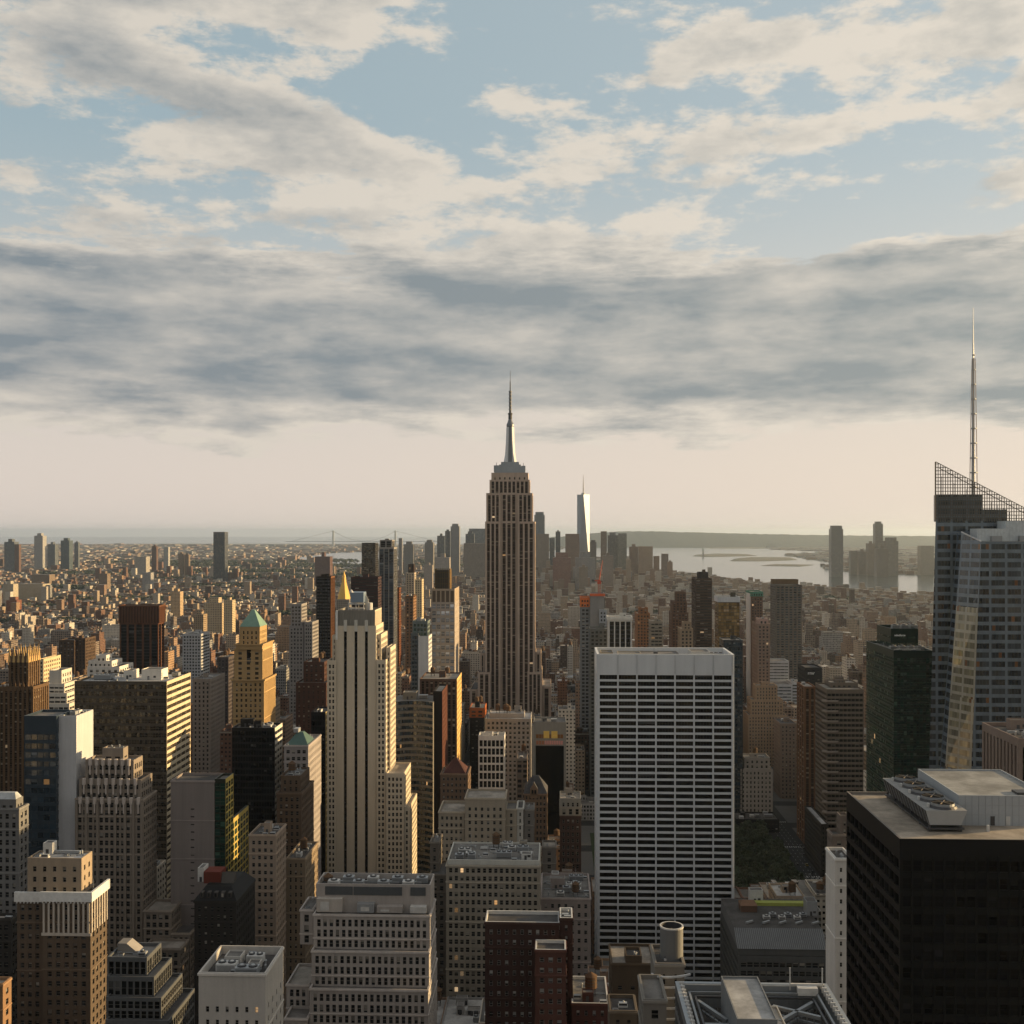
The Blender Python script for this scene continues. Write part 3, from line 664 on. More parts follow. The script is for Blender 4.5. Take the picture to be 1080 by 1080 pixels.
    mb.box(X(368), X(385), D+7.6, D+18.4, zr+4.6, zr+5.2, PALE); mb.box(X(368), X(385), D+7.6, D+18.4, zr+1.6, zr+2.0, PALE)
    mb.build("steel_stand", root)
    mb = MB(); 
    for i in range(4): a = X(385+i*1.0); mb.bar((a, D+12, zr), (a, D+12, zr+11-i), .5, PALE)
    mb.cyl(X(388), D+13, 2.6, 2.6, zr+1, zr+5.5, 12, PALE); mb.build("exhaust_stack", root)
    mb = MB(); mb.cyl(X(372), D+5, 1.5, .4, zr+12.6, zr+14.5, 10, PALE); mb.build("vent_hood", root)
    # wings
    f = dict()
    tier(350.5, 354.5, 670, D+3, 24, 0); tier(396.8, 402, 669, D+3, 27, 0)
    tier(345, 354.4, 696.5, D-1, 29, 0); tier(396.9, 407, 696, D-1, 32, 0)
    tier(402.4, 409.5, 671, D+8, 22, 0) if 0 else None
    tier(407.3, 411.8, 683, D+6, 24, WZ(409, 817, D))
    # right-hand lower wings
    tier(407.3, 426, 815.5, D-4, 34, 0); tier(409.3, 432, 851, D-7.5, 44, 0) if 0 else None
    tier(426.2, 432, 851, D-2, 38, 0)
    body.build("wall", root); emit_windows(root, wins, 925, 100)
stripes()

# ------------------------------------------------------------------ foreground left
BRN = (.15, .113, .083); TAN = (.33, .26, .19)
def hotel():      # brown brick with white cornice
    D = 400
    root, G = H("apartment_tower", "brown brick block with a broad white cornice, nearest of the left corner", "apartment tower", "white-corniced brown block", 1080,
      [(18, 45, 949, D+3, 12, dict(bay=3.0, fh=3.5, wf=.48, hf=.56, g=1, side=.6, top=1.2)), (45, 95.5, 949, D, 15, dict(bay=2.9, fh=3.5, wf=.5, hf=.56, g=1, side=1.0, top=1.2)),
       (29, 86, 905, D+3.5, 9.5, dict(z0=944, bay=3.4, fh=3.6, wf=.34, hf=.5, wall=TAN, top=2.2, ph=.6, roof=ROOFS[3]))], wallc=BRN, win=True, n=0)
    W_ = plainm((.62, .62, .60), .6)
    for g in (G[0], G[1]):
        mb = MB(); x0, x1, y0, y1, _, z1, _ = g; w0 = 0 if g is G[1] else 1
        mb.box(x0-.7, x1+(.9 if not w0 else -.003), y0-.9, y0-.004, z1-.5, z1+3.0, W_)
        if not w0: mb.box(x1+.004, x1+.9, y0+.004, y1+.6, z1-.5, z1+3.0, W_)
        for i in range(int((x1-x0)/1.3)): mb.box(x0+i*1.3, x0+i*1.3+.45, y0-.7, y0-.01, z1-1.1, z1-.502, W_)
        mb.build("cornice", root)
    # white pilasters of the top storeys
    mb = MB(); x0, x1, y0, y1, _, z1, _ = G[1]; zz = z1-12; P_ = wall((.42, .38, .33))
    nb = 9
    for i in range(nb+1): X = x0+.5+(x1-x0-1.2)*i/nb; mb.box(X-.35, X+.35, y0-.35, y0-.006, zz, z1-1.12, P_)
    for i in range(7): Y = y0+.7+(y1-y0-1.4)*i/6; mb.box(x1+.006, x1+.35, Y-.35, Y+.35, zz, z1-.51, P_)
    mb.box(x0-.3, x1+.3, y0-.45, y0-.008, zz-1, zz-.003, P_); mb.build("pilaster_order", root)
    x0, x1, y0, y1, _, z1, _ = G[2]; zr = z1-.6
    bulkhead(root, x0+3, x0+6.5, y0+6, y0+10, zr, 4.4, PALE); duct(root, (x0+6, y0+8), (x1-3, y0+8), zr-.1); antenna(root, x0+12, y0-2, G[1][5]-1, 5); antenna(root, x1+3.5, y0+2, G[1][5]-1, 7)
hotel()
def deco():       # grey stepped deco tower
    D = 520; C_ = (.27, .225, .185); q = dict(st='punch', bay=2.6, fh=3.6, wf=.64, hf=.62, top=1.4, side=.8)
    root, G = H("office_tower", "grey-brown stepped deco tower with scalloped crown behind the white-corniced block", "office tower", "scalloped deco tower", 1080,
      [(150, 190, 1000, D-16, 12, dict(q, g=1)), (181, 200.5, 984, D-3, 14, dict(q, g=1)), (151.3, 180.7, 960, D-3, 16, dict(q, g=1)),
       (79.5, 151, 842, D, 18, dict(q, g=1)), (83.5, 148.5, 822, D+1.5, 15, dict(q)), (90, 141, 801.5, D+3, 11.5, dict(q)), (108, 130, 789, D+6, 6, dict(q, bay=4, hf=.3, top=3, ph=.6))], wallc=C_, win=True, n=2)
    st = plainm((.45, .39, .35)); mb = MB(); s = D/F
    for (a, b_, p, d, n_) in ((81, 150, 842, D, 9), (85, 147, 822, D+1.5, 8), (92, 139.5, 801.5, D+3, 7)):
        x0, x1 = WX(a, d), WX(b_, d); z = WZ(120, p, d)
        for i in range(n_):
            X = x0+(x1-x0)*(i+.5)/n_; mb.cyl(X, d-.25, .9, .9, z-2.6, z+.5, 8, st); mb.box(X-.3, X+.3, d-.7, d-.01, z-7, z-2.7, st)
    mb.build("crown", root)
    mb = MB(); x0, x1 = WX(79.5, D), WX(151, D); z1 = WZ(120, 842, D)
    for px in (81, 91, 103, 121.5, 132, 141, 149.5): X = WX(px, D); mb.box(X-.6, X+.6, D-.6, D-.006, 0, z1-1.4, wall(C_))
    mb.build("pier", root)
deco()
def ziggurat():
    D = 352; q = dict(st='punch', bay=2.0, fh=4.0, wf=.82, hf=.80, top=.9, side=.3, glass=GL['dark'], rec=.25, rough=.5)
    c = (.13, .135, .14)
    root, G = H("office_block", "dark glass office block stepping back in low terraces in front of the deco tower", "office block", "terraced dark block", 1080,
      [(111, 178, 1076, D-7.5, 25, dict(q)), (112, 170, 1052, D-5, 20, dict(q)), (112.5, 162.5, 1030, D-2.5, 16.5, dict(q)), (113, 155, 1009.5, D, 13, dict(q, roof=ROOFS[0]))], wallc=c, win=True, n=0)
    x0, x1, y0, y1, z0, z1, _ = G[-1]; mb = MB(); zr = z1-1.1
    mb.box(x0+1, x0+4, y0+6, y0+11, zr, zr+3.2, wall((.24, .22, .2))); a = [(x0+4, y0+6, zr), (x0+8, y0+6, zr), (x0+4, y0+6, zr+3.2)]; b_ = [(x, y+5, z) for x, y, z in a]
    mb.face([a[0], a[1], a[2]], wall((.24, .22, .2))); mb.face([a[1], b_[1], b_[2], a[2]], wall((.3, .28, .26))); mb.build("stair_housing", root)
    cooling_unit(root, x0+10, y0+4, zr, 2.6, 2, 1.5)
ziggurat()
H("office_block", "grey stone block with a flat cluttered roof at the bottom left", "office block", "flat-roofed grey block", 1080,
  [(209.5, 280, 1026, 330, 22, dict(bay=3.2, fh=3.9, wf=.32, hf=.44, top=9, side=1.2, W=dict(top=9, wf=.25, bay=4.5), ph=2.6, roof=ROOFS[1], wall=(.40, .375, .345)))], wallc=(.42, .40, .37), win=True, n=7, tank=.2)
def greyblock():
    D = 450; C_ = (.36, .325, .30); q = dict(bay=2.55, fh=4.15, wf=.56, hf=.70, top=1.6, side=1.0, W=dict(wf=.3, bay=5, hf=.3)); q2 = dict(q); s = D/F
    bx = []
    root, G = H("office_block", "broad pinkish-grey stone block stepping down in window terraces, loud rooftop plant", "office block", "broad terraced stone block", 1080,
      [(302, 326, 1038, D+2, 22, dict(q, g=1)), (300, 324, 1074, D-11, 12, dict(q, g=1)),
       (326.5, 451.5, 1043, D-9, 34, dict(q, g=1)), (328.5, 452.5, 1003, D-4.5, 27, dict(q)), (330.5, 453.5, 964.5, D, 21, dict(q)),
       (333.5, 454, 932.5, D+5, 15, dict(q, blank='SNEW', ph=2.4, roof=ROOFS[1])),
       (316.5, 330.2, 959, D+6, 16, dict(q, z0=996))], wallc=C_, win=True, n=0)
    mb = MB(); d = D+5; X = lambda px: WX(px, d); Z = lambda py: WZ(390, py, d)
    lv = metal((.10, .11, .12), .6, .2)
    for a, b_ in ((343, 372), (373, 424), (433, 449)):
        mb.box(X(a), X(b_), d-.25, d-.006, Z(944), Z(935.2), metal((.07, .075, .08), .7, .1))
        n_ = 8
        for i in range(n_): z = Z(944)+(Z(935.2)-Z(944))*(i+.5)/n_; mb.box(X(a)+.1, X(b_)-.1, d-.34, d-.255, z-.08, z+.06, lv)
    mb.build("louvre_panel", root)
    for a, b_, p0, p1, m in ((333.5, 360, 949.5, 962.5, wall((.42, .38, .34))), (376, 394, 954.5, 962.5, GREY), (397, 424, 957, 962.5, wall(C_)), (432, 449, 957, 962.5, PALE)):
        b2 = MB(); b2.box(WX(a, D+1), WX(b_, D+1), D+2, D+6.6, WZ(390, 963.5, D+1), WZ(390, p0, D+1), m); 
        b2.box(WX(a, D+1)+1.5, WX(a, D+1)+5, D+1.92, D+1.996, WZ(390, 962, D+1), WZ(390, p0+3, D+1), PALE); b2.build("rooftop_room", root)
    zr = WZ(390, 932.5, d)-2.4
    for i in range(8): cooling_unit(root, X(350+i*13.2), d+4.5+(i % 2)*5.5, zr, 4.6, 3.4, 2.6, GREY if i % 3 else PALE)
    for i in range(4): duct(root, (X(350+i*26), d+8), (X(370+i*24), d+8.6), zr)
    water_tank(root, X(342), d+8, zr-1, 2.0, 1.5)
greyblock()
def prow():       # near grey building with white roof plant, far left
    H("office_block", "pale neoclassical block with a hipped ribbed roof at the left edge", "office block", "hipped-roof pale block", 930,
      [(-40, 20, 852, 480, 9, dict(bay=3, fh=3.8, wf=.5, hf=.6, g=1)), (-30, 17, 843, 481, 6.5, dict(bay=3, hf=.4))], wallc=(.20, .195, .19), n=0)
    root = [o for o in bpy.data.objects if o.get('label', '').startswith('pale neoclassical')][0]
    mb = MB(); mb.pyramid(WX(-28, 481), WX(16.5, 481), 481.3, 487.2, WZ(0, 843.5, 481), WZ(0, 837, 481), roofm((.42, .44, .45)), 8, 1); mb.build("roof", root)
prow()
H("office_block", "low dark block beneath the hipped-roof pale block at the left edge", "office block", "low dark left block", 1080,
  [(-60, 12, 968, 425, 6, dict(bay=2.6, fh=3.6, wf=.6)), ], wallc=(.07, .065, .06), n=3)
H("apartment_block", "sunlit orange brick block at the bottom left corner", "apartment block", "orange corner block", 1080,
  [(-60, 3, 1037, 372, 6, dict(bay=3, fh=3.6, wf=.4))], wallc=(.28, .17, .10), n=3)
H("office_tower", "slab with blank white west wall and blue glass front left of the banded tower", "office tower", "white-walled slab", 920,
  [(25.5, 59.5, 755, 520, 19, dict(g=1, glass=GL['blue'], wall=(.06, .085, .11), rough=.3, bay=3, fh=4.2, wf=.92, hf=.6, rec=.15, side=.3, top=8)),
   (59.7, 80.5, 755, 522.5, 19.5, dict(g=1, blank='SN', wall=(.42, .42, .43), W=dict(st='punch', bay=5, fh=4.4, wf=.16, hf=.3, top=22, side=1.5), roof=ROOFS[1]))], wallc=(.5, .49, .47), n=4)
# ------------------------------------------------------------------ left and middle distance
def banded():
    D = 620; sp = wall((.16, .13, .10), .5)
    root, G = H("office_tower", "broad bronze glass tower with pale horizontal bands and rooftop sheds", "office tower", "bronze banded tower", 920,
      [(78.5, 176, 718.5, D, 41, dict(st='punch', bay=1.55, fh=3.9, wf=.90, hf=.60, rec=.15, side=.3, top=1.2, glass=GL['bronze'], wall=(.13, .105, .08), rough=.5, roof=ROOFS[3],
        W=dict(wf=.99, hf=.55, bay=8, wm=wall((.50, .42, .30)), dep=.5)))], wallc=(.13, .105, .08), n=0)
    x0, x1, y0, y1, z0, z1, _ = G[0]; zr = z1-1.1; W = x1-x0
    bulkhead(root, x0+W*.62, x0+W*.84, y0+15, y0+26, zr, 6, wall((.6, .56, .5))); bulkhead(root, x0+W*.40, x0+W*.50, y0+18, y0+28, zr, 5, wall((.55, .52, .47)))
    cooling_unit(root, x0+W*.2, y0+16, zr, 10, 6, 3); duct(root, (x0+W*.1, y0+30), (x0+W*.4, y0+8), zr); cooling_unit(root, x1-5, y0+30, zr, 4, 4, 2.5); antenna(root, x1-4, y0+4, zr, 6)
banded()
def gothic():
    D = 700; C_ = (.17, .105, .06); q = dict(st='pier', sm=wall((.07, .05, .035)), bay=3.0, fh=3.8, wf=.5, hf=.5, glass=GL['warm'], top=2, side=.8)
    root, G = H("office_tower", "dark brown gothic tower with a crown of gilded spikes at the left edge", "office tower", "gothic spiked tower", 920,
      [(-12, 35, 724, D-3, 22, dict(q, g=1)), (9, 30, 692, D, 16, dict(q, z0=725))], wallc=C_, n=0)
    mb = MB(); gold = wall((.50, .33, .14)); x0, x1, y0, y1, z0, z1, _ = G[1]; s = D/F
    for i in range(9):
        for yy in (y0+.5, y1-.5): X = x0+.5+(x1-x0-1)*i/8; h = 7 if i % 2 == 0 else 4; mb.pyramid(X-.8, X+.8, yy-.8, yy+.8, z1-4, z1+h, gold if i % 2 == 0 else wall(C_))
    for i in range(1, 6): Y = y0+(y1-y0)*i/6; mb.pyramid(x1-1.3, x1+.3, Y-.8, Y+.8, z1-4, z1+6, gold)
    mb.build("crown", root)
    g = G[0]; mb = MB()
    for i in range(11): X = g[0]+1+(g[1]-g[0]-2)*i/10; mb.pyramid(X-.7, X+.7, g[2]-.3, g[2]+1.1, g[5]-3, g[5]+3.5, wall(C_))
    mb.build("pinnacle_row", root)
gothic()
def helmet():     # golden tower with green pyramid roof
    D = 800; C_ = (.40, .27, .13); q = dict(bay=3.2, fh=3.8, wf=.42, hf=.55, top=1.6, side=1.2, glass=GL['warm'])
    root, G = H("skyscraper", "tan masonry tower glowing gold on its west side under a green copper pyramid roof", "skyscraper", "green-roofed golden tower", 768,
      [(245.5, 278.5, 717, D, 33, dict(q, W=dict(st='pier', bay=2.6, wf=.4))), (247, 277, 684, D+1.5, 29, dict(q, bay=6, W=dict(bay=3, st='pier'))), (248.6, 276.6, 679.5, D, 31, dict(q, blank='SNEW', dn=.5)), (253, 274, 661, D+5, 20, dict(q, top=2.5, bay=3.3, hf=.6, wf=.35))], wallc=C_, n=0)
    x0, x1, y0, y1, z0, z1, _ = G[-1]; mb = MB(); mb.pyramid(x0-.3, x1+.3, y0-.3, y1+.3, z1+.003, WZ(264, 643.5, D+10), wall((.19, .30, .24), .7, .35), 1.0, 1.0)
    mb.build("roof", root); antenna(root, (x0+x1)/2, (y0+y1)/2, WZ(264, 644, D+10), 3)
    mb = MB(); X = WX(262, D); zz = WZ(262, 699, D)
    for k in range(3): mb.box(X-1.5, X+1.5, D-.12+1.5, D+1.49, zz+k*3.9, zz+k*3.9+3.2, GL['dark'])
    mb.build("arched_window", root)
    for g, h in ((G[0], 1.2), (G[2], 1.0)): cornice(root, g, g[5]-.8, wall(C_), .9, h)
helmet()
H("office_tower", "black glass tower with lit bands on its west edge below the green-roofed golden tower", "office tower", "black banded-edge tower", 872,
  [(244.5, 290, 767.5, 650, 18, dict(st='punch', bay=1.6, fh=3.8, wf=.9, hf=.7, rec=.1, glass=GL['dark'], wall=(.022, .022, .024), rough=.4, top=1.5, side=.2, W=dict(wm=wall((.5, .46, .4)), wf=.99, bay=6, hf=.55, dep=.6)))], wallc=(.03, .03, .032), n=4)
H("office_tower", "grey-mauve tower with blank front and yellow glazed corner left of the black tower", "office tower", "blank-fronted mauve tower", 925,
  [(180, 226, 823, 530, 17, dict(g=1, wall=(.25, .215, .20), bay=12, fh=3.7, wf=.2, hf=.18, top=12, side=6)),
   (226.2, 238, 821.5, 530.5, 13, dict(g=1, wall=(.04, .045, .03), glass=GL['green'], bay=2.4, fh=3.7, wf=.88, hf=.8, rec=.12, side=.2, rough=.4, W=dict(wm=wall((.46, .34, .09)), bay=5, wf=.8))),
   (238.2, 241, 868, 545, 36, dict(g=1, wall=(.04, .045, .03), glass=GL['green'], bay=2.6, fh=3.7, wf=.86, hf=.75, rec=.12, side=.2, rough=.4, W=dict(wm=wall((.42, .31, .09)), bay=5, wf=.8)))], wallc=(.24, .205, .19), n=5)
def mansard():
    D = 470
    root, G = H("office_block", "low dark building with a black dormered mansard roof and red rooftop shed", "office block", "black mansard building", 1000,
      [(205, 249, 950, D, 30, dict(bay=2.8, fh=3.6, wf=.4))], wallc=(.05, .045, .042), n=0)
    x0, x1, y0, y1, z0, z1, _ = G[0]; r = wall((.02, .02, .022), .6); mb = MB(); zt = WZ(226, 933, D+6)
    mb.pyramid(x0-.3, x1+.3, y0-.3, y1+.3, z1+.003, zt, r, (x1-x0)/2-3.5, (y1-y0)/2-5); mb.build("roof", root)
    for i in range(5): X = x0+3+(x1-x0-6)*i/4; m2 = MB(); m2.box(X-.7, X+.7, y0+.4, y0+3, z1+1.2, z1+3.4, wall((.10, .09, .085))); m2.box(X-.45, X+.45, y0+.35, y0+.395, z1+1.5, z1+3, GL['std']); m2.build("dormer", root)
    X = lambda px: WX(px, D+8); mb = MB(); mb.box(X(214), X(232), D+9, D+17, zt-.5, zt+4.5, wall((.20, .05, .035))); mb.build("rooftop_shed", root); bulkhead(root, X(207), X(214)-.4, D+10, D+17, zt-.1, 6, PALE)
    mb = MB(); mb.pyramid(X(233), X(246), D+8, D+14, zt-.3, zt+4, wall((.12, .11, .1)), 3, .05); mb.build("skylight", root)
mansard()
H("office_tower", "beige masonry tower with tall top-storey slots behind the black mansard building", "office tower", "slotted beige tower", 995,
  [(262.5, 291, 880, 520, 20, dict(bay=2.6, fh=3.5, wf=.5, hf=.52, top=2.2, side=.8, W=dict(bay=3.2))), ], wallc=(.31, .24, .185), win=True, n=5)
H("office_tower", "grey tower with a small green copper pyramid between the black tower and beige stripes", "office tower", "small green-pyramid tower", 900,
  [(299.5, 325, 786, 640, 36, dict(bay=3, fh=4, wf=.62, hf=.5, W=dict(bay=3.2, wf=.3)))], wallc=(.30, .27, .26), n=0)
def gp():
    root = [o for o in bpy.data.objects if o.get('label', '').startswith('grey tower with a small green')][0]
    mb = MB(); D = 642; mb.pyramid(WX(301, D), WX(324.5, D), D+1, D+20, WZ(312, 786.5, D), WZ(312, 772, D+9), wall((.10, .17, .155), .7), 1.8, 1.8); mb.build("roof", root)
    mb = MB(); mb.box(WX(310, D+8), WX(315, D+8), D+7, D+13, WZ(312, 772, D+9), WZ(312, 768, D+9), GREY); mb.build("lantern", root)
gp()
H("office_tower", "brown slab stepping down south of the slotted beige tower", "office tower", "brown stepped slab", 950,
  [(292, 318, 836, 585, 30, dict(bay=3, wf=.45, fh=3.6)), (296, 317, 818, 590, 22, dict(bay=3, wf=.35, fh=3.6))], wallc=(.15, .105, .075), n=4, tank=.8)
H("office_block", "tan slab with long shadowed west side beside the beige striped tower's foot", "office block", "tan shadowed slab", 935,
  [(302, 322, 905, 545, 30, dict(bay=3, wf=.35, fh=3.6))], wallc=(.26, .2, .14), n=3)
H("office_tower", "dark octagonal bronze tower with orange-brown vertical fins and crown", "office tower", "finned bronze tower", 709,
  [(126, 167, 657, 1400, 22, dict(st='pier', sm=DARK, bay=9.4, fh=4, wf=.78, hf=.9, rec=1.6, glass=GL['dark'], side=.5, top=2)), (125, 168, 638.5, 1399, 24, dict(st='pier', sm=wall((.10, .04, .022)), bay=3.6, fh=9, wf=.5, hf=.2, rec=1.2, glass=wall((.10, .04, .022)), dn=.2, side=.5, top=2))], wallc=(.17, .07, .035), n=0)
H("office_tower", "grey office tower of small square windows right of the finned bronze tower", "office tower", "square-windowed grey tower", 716,
  [(192.5, 212, 668.5, 1250, 32, dict(bay=3.4, fh=3.6, wf=.62, hf=.55, W=dict(wf=.99, bay=8, hf=.5)))], wallc=(.36, .36, .37), n=2)
H("apartment_tower", "dark brown twin apartment slab left of the finned bronze tower", "apartment tower", "dark brown twin slab", 700,
  [(62, 78.5, 675, 1300, 24, dict(bay=4)), (79, 90, 673, 1305, 30, dict(bay=4, g=1))], wallc=(.13, .085, .06), n=2)
H("apartment_building", "white stepped terrace building catching gold light beside the gothic spiked tower", "apartment building", "white stepped terrace building", 760,
  [(50.5, 73, 742, 830, 30, dict(g=1, bay=4, hf=.45, wf=.9)), (50.5, 70.5, 731, 834, 26, dict(bay=4, hf=.45, wf=.9)), (51, 68, 721, 838, 22, dict(bay=4, hf=.45, wf=.9)), (52, 65, 707, 842, 18, dict(bay=4, blank='SNE'))], wallc=(.50, .46, .40), n=0)
H("apartment_building", "narrow cream tower lit bright yellow between gothic and white stepped buildings", "apartment building", "narrow yellow-lit tower", 722,
  [(41, 46, 695, 1020, 36, dict(bay=4))], wallc=(.52, .42, .27), n=1)
H("apartment_building", "cluster of white set-back penthouses behind the bronze banded tower", "apartment building", "white penthouse cluster", 712,
  [(92, 126, 703, 900, 30, dict(bay=5, g=1)), (93, 118, 697, 905, 22, dict(bay=4, wf=.4)), (101, 112, 691, 908, 12, dict(bay=4))], wallc=(.55, .52, .48), n=2)
H("office_tower", "grey-brown slab rising beside the bronze banded tower's sunlit corner", "office tower", "grey-brown corner slab", 790,
  [(203, 222, 716, 900, 40, dict(bay=3.2, wf=.45, fh=3.6))], wallc=(.26, .22, .19), n=3)
H("office_tower", "dark narrow slab left of the green-roofed golden tower", "office tower", "dark narrow slab", 770,
  [(229, 241, 693, 1050, 30, dict(bay=3.2, wf=.5, fh=3.6))], wallc=(.12, .10, .10), n=2)
H("skyscraper", "slim black tower with rusty west edge behind the beige striped tower", "skyscraper", "slim black tower", 695,
  [(333.5, 349, 608, 1300, 24, dict(st='pier', bay=3.4, wf=.7, sm=DARK, glass=GL['dark'], W=dict(wm=wall((.22, .10, .05)))))], wallc=(.035, .028, .026), n=3)
def goldroof():
    D = 2000
    root, G = H("office_tower", "grey stone building under a tall gilded pyramid spire", "office tower", "gilded pyramid building", 660,
      [(350, 373, 648, D, 50, dict(bay=4)), (354.5, 368.5, 632, D+8, 24, dict(bay=4))], wallc=(.30, .27, .23), n=0)
    x0, x1, y0, y1, z0, z1, _ = G[-1]; mb = MB(); g = metal((.62, .38, .09), .5, .3); cx, cy = (x0+x1)/2, (y0+y1)/2
    mb.cyl(cx, cy, 12.5, 4, z1-1, WZ(361, 613, D+20), 8, g, rot=pi/8); mb.cyl(cx, cy, 4.4, 3.4, WZ(361, 613, D+20), WZ(361, 609, D+20), 8, g, rot=pi/8); mb.cyl(cx, cy, 3.4, 0, WZ(361, 609, D+20), WZ(361, 602, D+20), 8, g); mb.build("roof", root)
goldroof()
H("apartment_tower", "rounded grey glass tower with sunlit cream edge left of the slim black tower", "apartment tower", "cream-edged grey tower", 716,
  [(305, 320, 660, 1150, 36, dict(st='pier', bay=3, wf=.5)), (306.5, 318, 637, 1155, 26, dict(bay=3, wf=.6, glass=GL['bronze'])), (321, 329.5, 656, 1148, 30, dict(g=1, bay=2, wf=.6))], wallc=(.27, .25, .24), n=1)
H("office_building", "dark red-brown block with lit windows left of the beige striped tower", "office building", "dark red-brown block", 800,
  [(312, 344, 720, 905, 60, dict(bay=3.8, fh=4, wf=.35, glass=GL['warm'])), (320, 342, 698, 915, 30, dict(bay=3.8, fh=4, wf=.4))], wallc=(.12, .06, .045), n=3)
H("office_building", "tall dark curtain wall slice against the beige striped tower's left side", "office building", "dark curtain slice", 930,
  [(328, 343.5, 751, 745, 24, dict(bay=1.6, wf=.85, hf=.7, glass=GL['dark'], rec=.1, W=dict(wm=wall((.5, .4, .2)))))], wallc=(.02, .02, .025), n=1)
H("skyscraper", "tallest slender dark condominium tower with pale vertical piers right of the striped tower", "skyscraper", "slender dark condominium", 735,
  [(399.5, 415.5, 577, 1650, 34, dict(st='pier', bay=7.5, fh=4, wf=.82, hf=.75, sm=wall((.1, .1, .11)), glass=GL['blue'], top=3)), (400.5, 413.5, 569.5, 1654, 26, dict(st='pier', bay=7, wf=.8, hf=.9, glass=GL['dark']))], wallc=(.27, .255, .24), n=1)
H("skyscraper", "thin rusty brick shaft behind the slender dark condominium", "skyscraper", "thin rusty shaft", 700,
  [(417.5, 421, 620, 1700, 22, dict(bay=4))], wallc=(.20, .07, .03), n=0)
H("skyscraper", "slanted-top bronze glass tower left of the slender dark condominium", "skyscraper", "slant-topped bronze glass tower", 612,
  [(381.5, 396, 572.5, 2100, 34, dict(bay=4, fh=4, wf=.9, hf=.8, rec=.2, glass=GL['bronze'], rough=.3))], wallc=(.08, .075, .07), n=0)
H("office_tower", "wide dark maroon slab directly left of the slender dark condominium", "office tower", "maroon slab", 650,
  [(370, 398.7, 608.5, 1500, 30, dict(bay=5, fh=3.9, wf=.95, hf=.35, rec=.3))], wallc=(.085, .045, .045), n=2)
# right of the striped tower
def lattice():
    D = 1000
    root, G = H("skyscraper", "pale lattice-faced tower with a dark caged crown left of the spired skyscraper", "skyscraper", "lattice-faced tower", 713,
      [(455, 479.5, 635, D, 48, dict(st='punch', bay=4.15, fh=6.2, wf=.78, hf=.62, glass=GL['sky'], wall=(.34, .29, .25), rec=.25, top=.8, side=.3, W=dict(wf=.02, blank=1) if 0 else dict(wf=.10, hf=.5))), (455, 479.5, 621, D+.5, 47, dict(st='pier', bay=4.15, fh=6, wf=.72, hf=.9, wall=(.36, .29, .22), glass=wall((.16, .12, .09)), sm=wall((.16, .12, .09)), dn=.2, side=.3, W=dict(wf=.1)))], wallc=(.46, .38, .28), n=0)
    x0, x1, y0, y1, z0, z1, _ = G[-1]; a, b_ = WX(459, D+6), WX(474, D+6); zt = WZ(467, 600, D+6); br = wall((.16, .11, .05), .5); mb = MB()
    mb.box(a+.7, b_-.7, y0+7.7, y0+20.3, z1-1, zt-1, metal((.03, .03, .03), .5, .3))
    for i in range(9): X = a+(b_-a)*i/8; mb.box(X-.18, X+.18, y0+6.8, y0+7.2, z1-1, zt, br); mb.box(X-.18, X+.18, y0+20.8, y0+21.2, z1-1, zt, br)
    for i in range(9): Y = y0+7+14*i/8; mb.box(b_+.19, b_+.5, Y-.18, Y+.18, z1-1, zt, wall((.5, .3, .12), .5)); mb.box(a-.5, a-.19, Y-.18, Y+.18, z1-1, zt, br)
    for z in (z1+4, z1+9, z1+14, zt-.5): mb.box(a-.6, b_+.6, y0+6.6, y0+6.79, z, z+.4, br)
    mb.build("crown_cage", root)
GL['sky'] = glass((.14, .16, .20), .5, (.62, .64, .70), 0, .06, .02, 1.0)
lattice()
H("office_building", "ornate brown building with gold-lit west wall in front of the lattice-faced tower", "office building", "gold-lit brown building", 805,
  [(442.5, 482, 716, 860, 42, dict(st='pier', bay=3.6, fh=4, wf=.55, hf=.62, sm=wall((.05, .03, .025)), glass=GL['warm'], wall=(.155, .095, .07), W=dict(wm=wall((.55, .36, .14)), st='punch', wf=.4)))], wallc=(.155, .095, .07), n=4, tank=.6)  # west wall colour has the golden sunlight painted in
H("office_tower", "glass tower with a windowless white west flank and green crown left of the lattice-faced tower", "office tower", "white-flanked glass tower", 730,
  [(433.5, 441, 668, 960, 30, dict(g=1, bay=3, fh=3.6, wf=.85, hf=.6, glass=GL['blue'], wall=(.14, .16, .17))), (441.2, 452, 671, 958, 26, dict(g=1, blank='SN', wall=(.50, .50, .50), W=dict(wf=.6))), (435, 451, 655, 964, 18, dict(z0=671, bay=3, wf=.7, hf=.6, glass=GL['green'], wall=(.16, .20, .20)))], wallc=(.3, .3, .3), n=3)
H("apartment_tower", "narrow brown apartment tower edged with orange light behind the glass tower's crown", "apartment tower", "orange-edged brown tower", 700,
  [(427.5, 436, 629, 1350, 30, dict(bay=4)), (429, 434, 595, 1900, 20, dict(g=1, bay=4)) if 0 else (427.5, 436, 628.5, 1350, 30, dict(bay=4, dn=1))], wallc=(.28, .16, .09), n=1)
H("apartment_tower", "dark capped apartment tower behind the orange-edged brown tower", "apartment tower", "dark-capped apartment tower", 640,
  [(428, 437, 604, 1950, 26, dict(bay=4, wall=(.38, .32, .25))), (430.5, 436.5, 595, 1953, 18, dict(bay=4, wall=(.08, .05, .04)))], wallc=(.36, .3, .24), n=0)
H("apartment_tower", "cream twin-topped apartment tower behind the lattice-faced tower", "apartment tower", "cream twin-topped tower", 640,
  [(437.5, 445, 611, 1900, 26, dict(bay=4)), ], wallc=(.50, .40, .26), n=1)
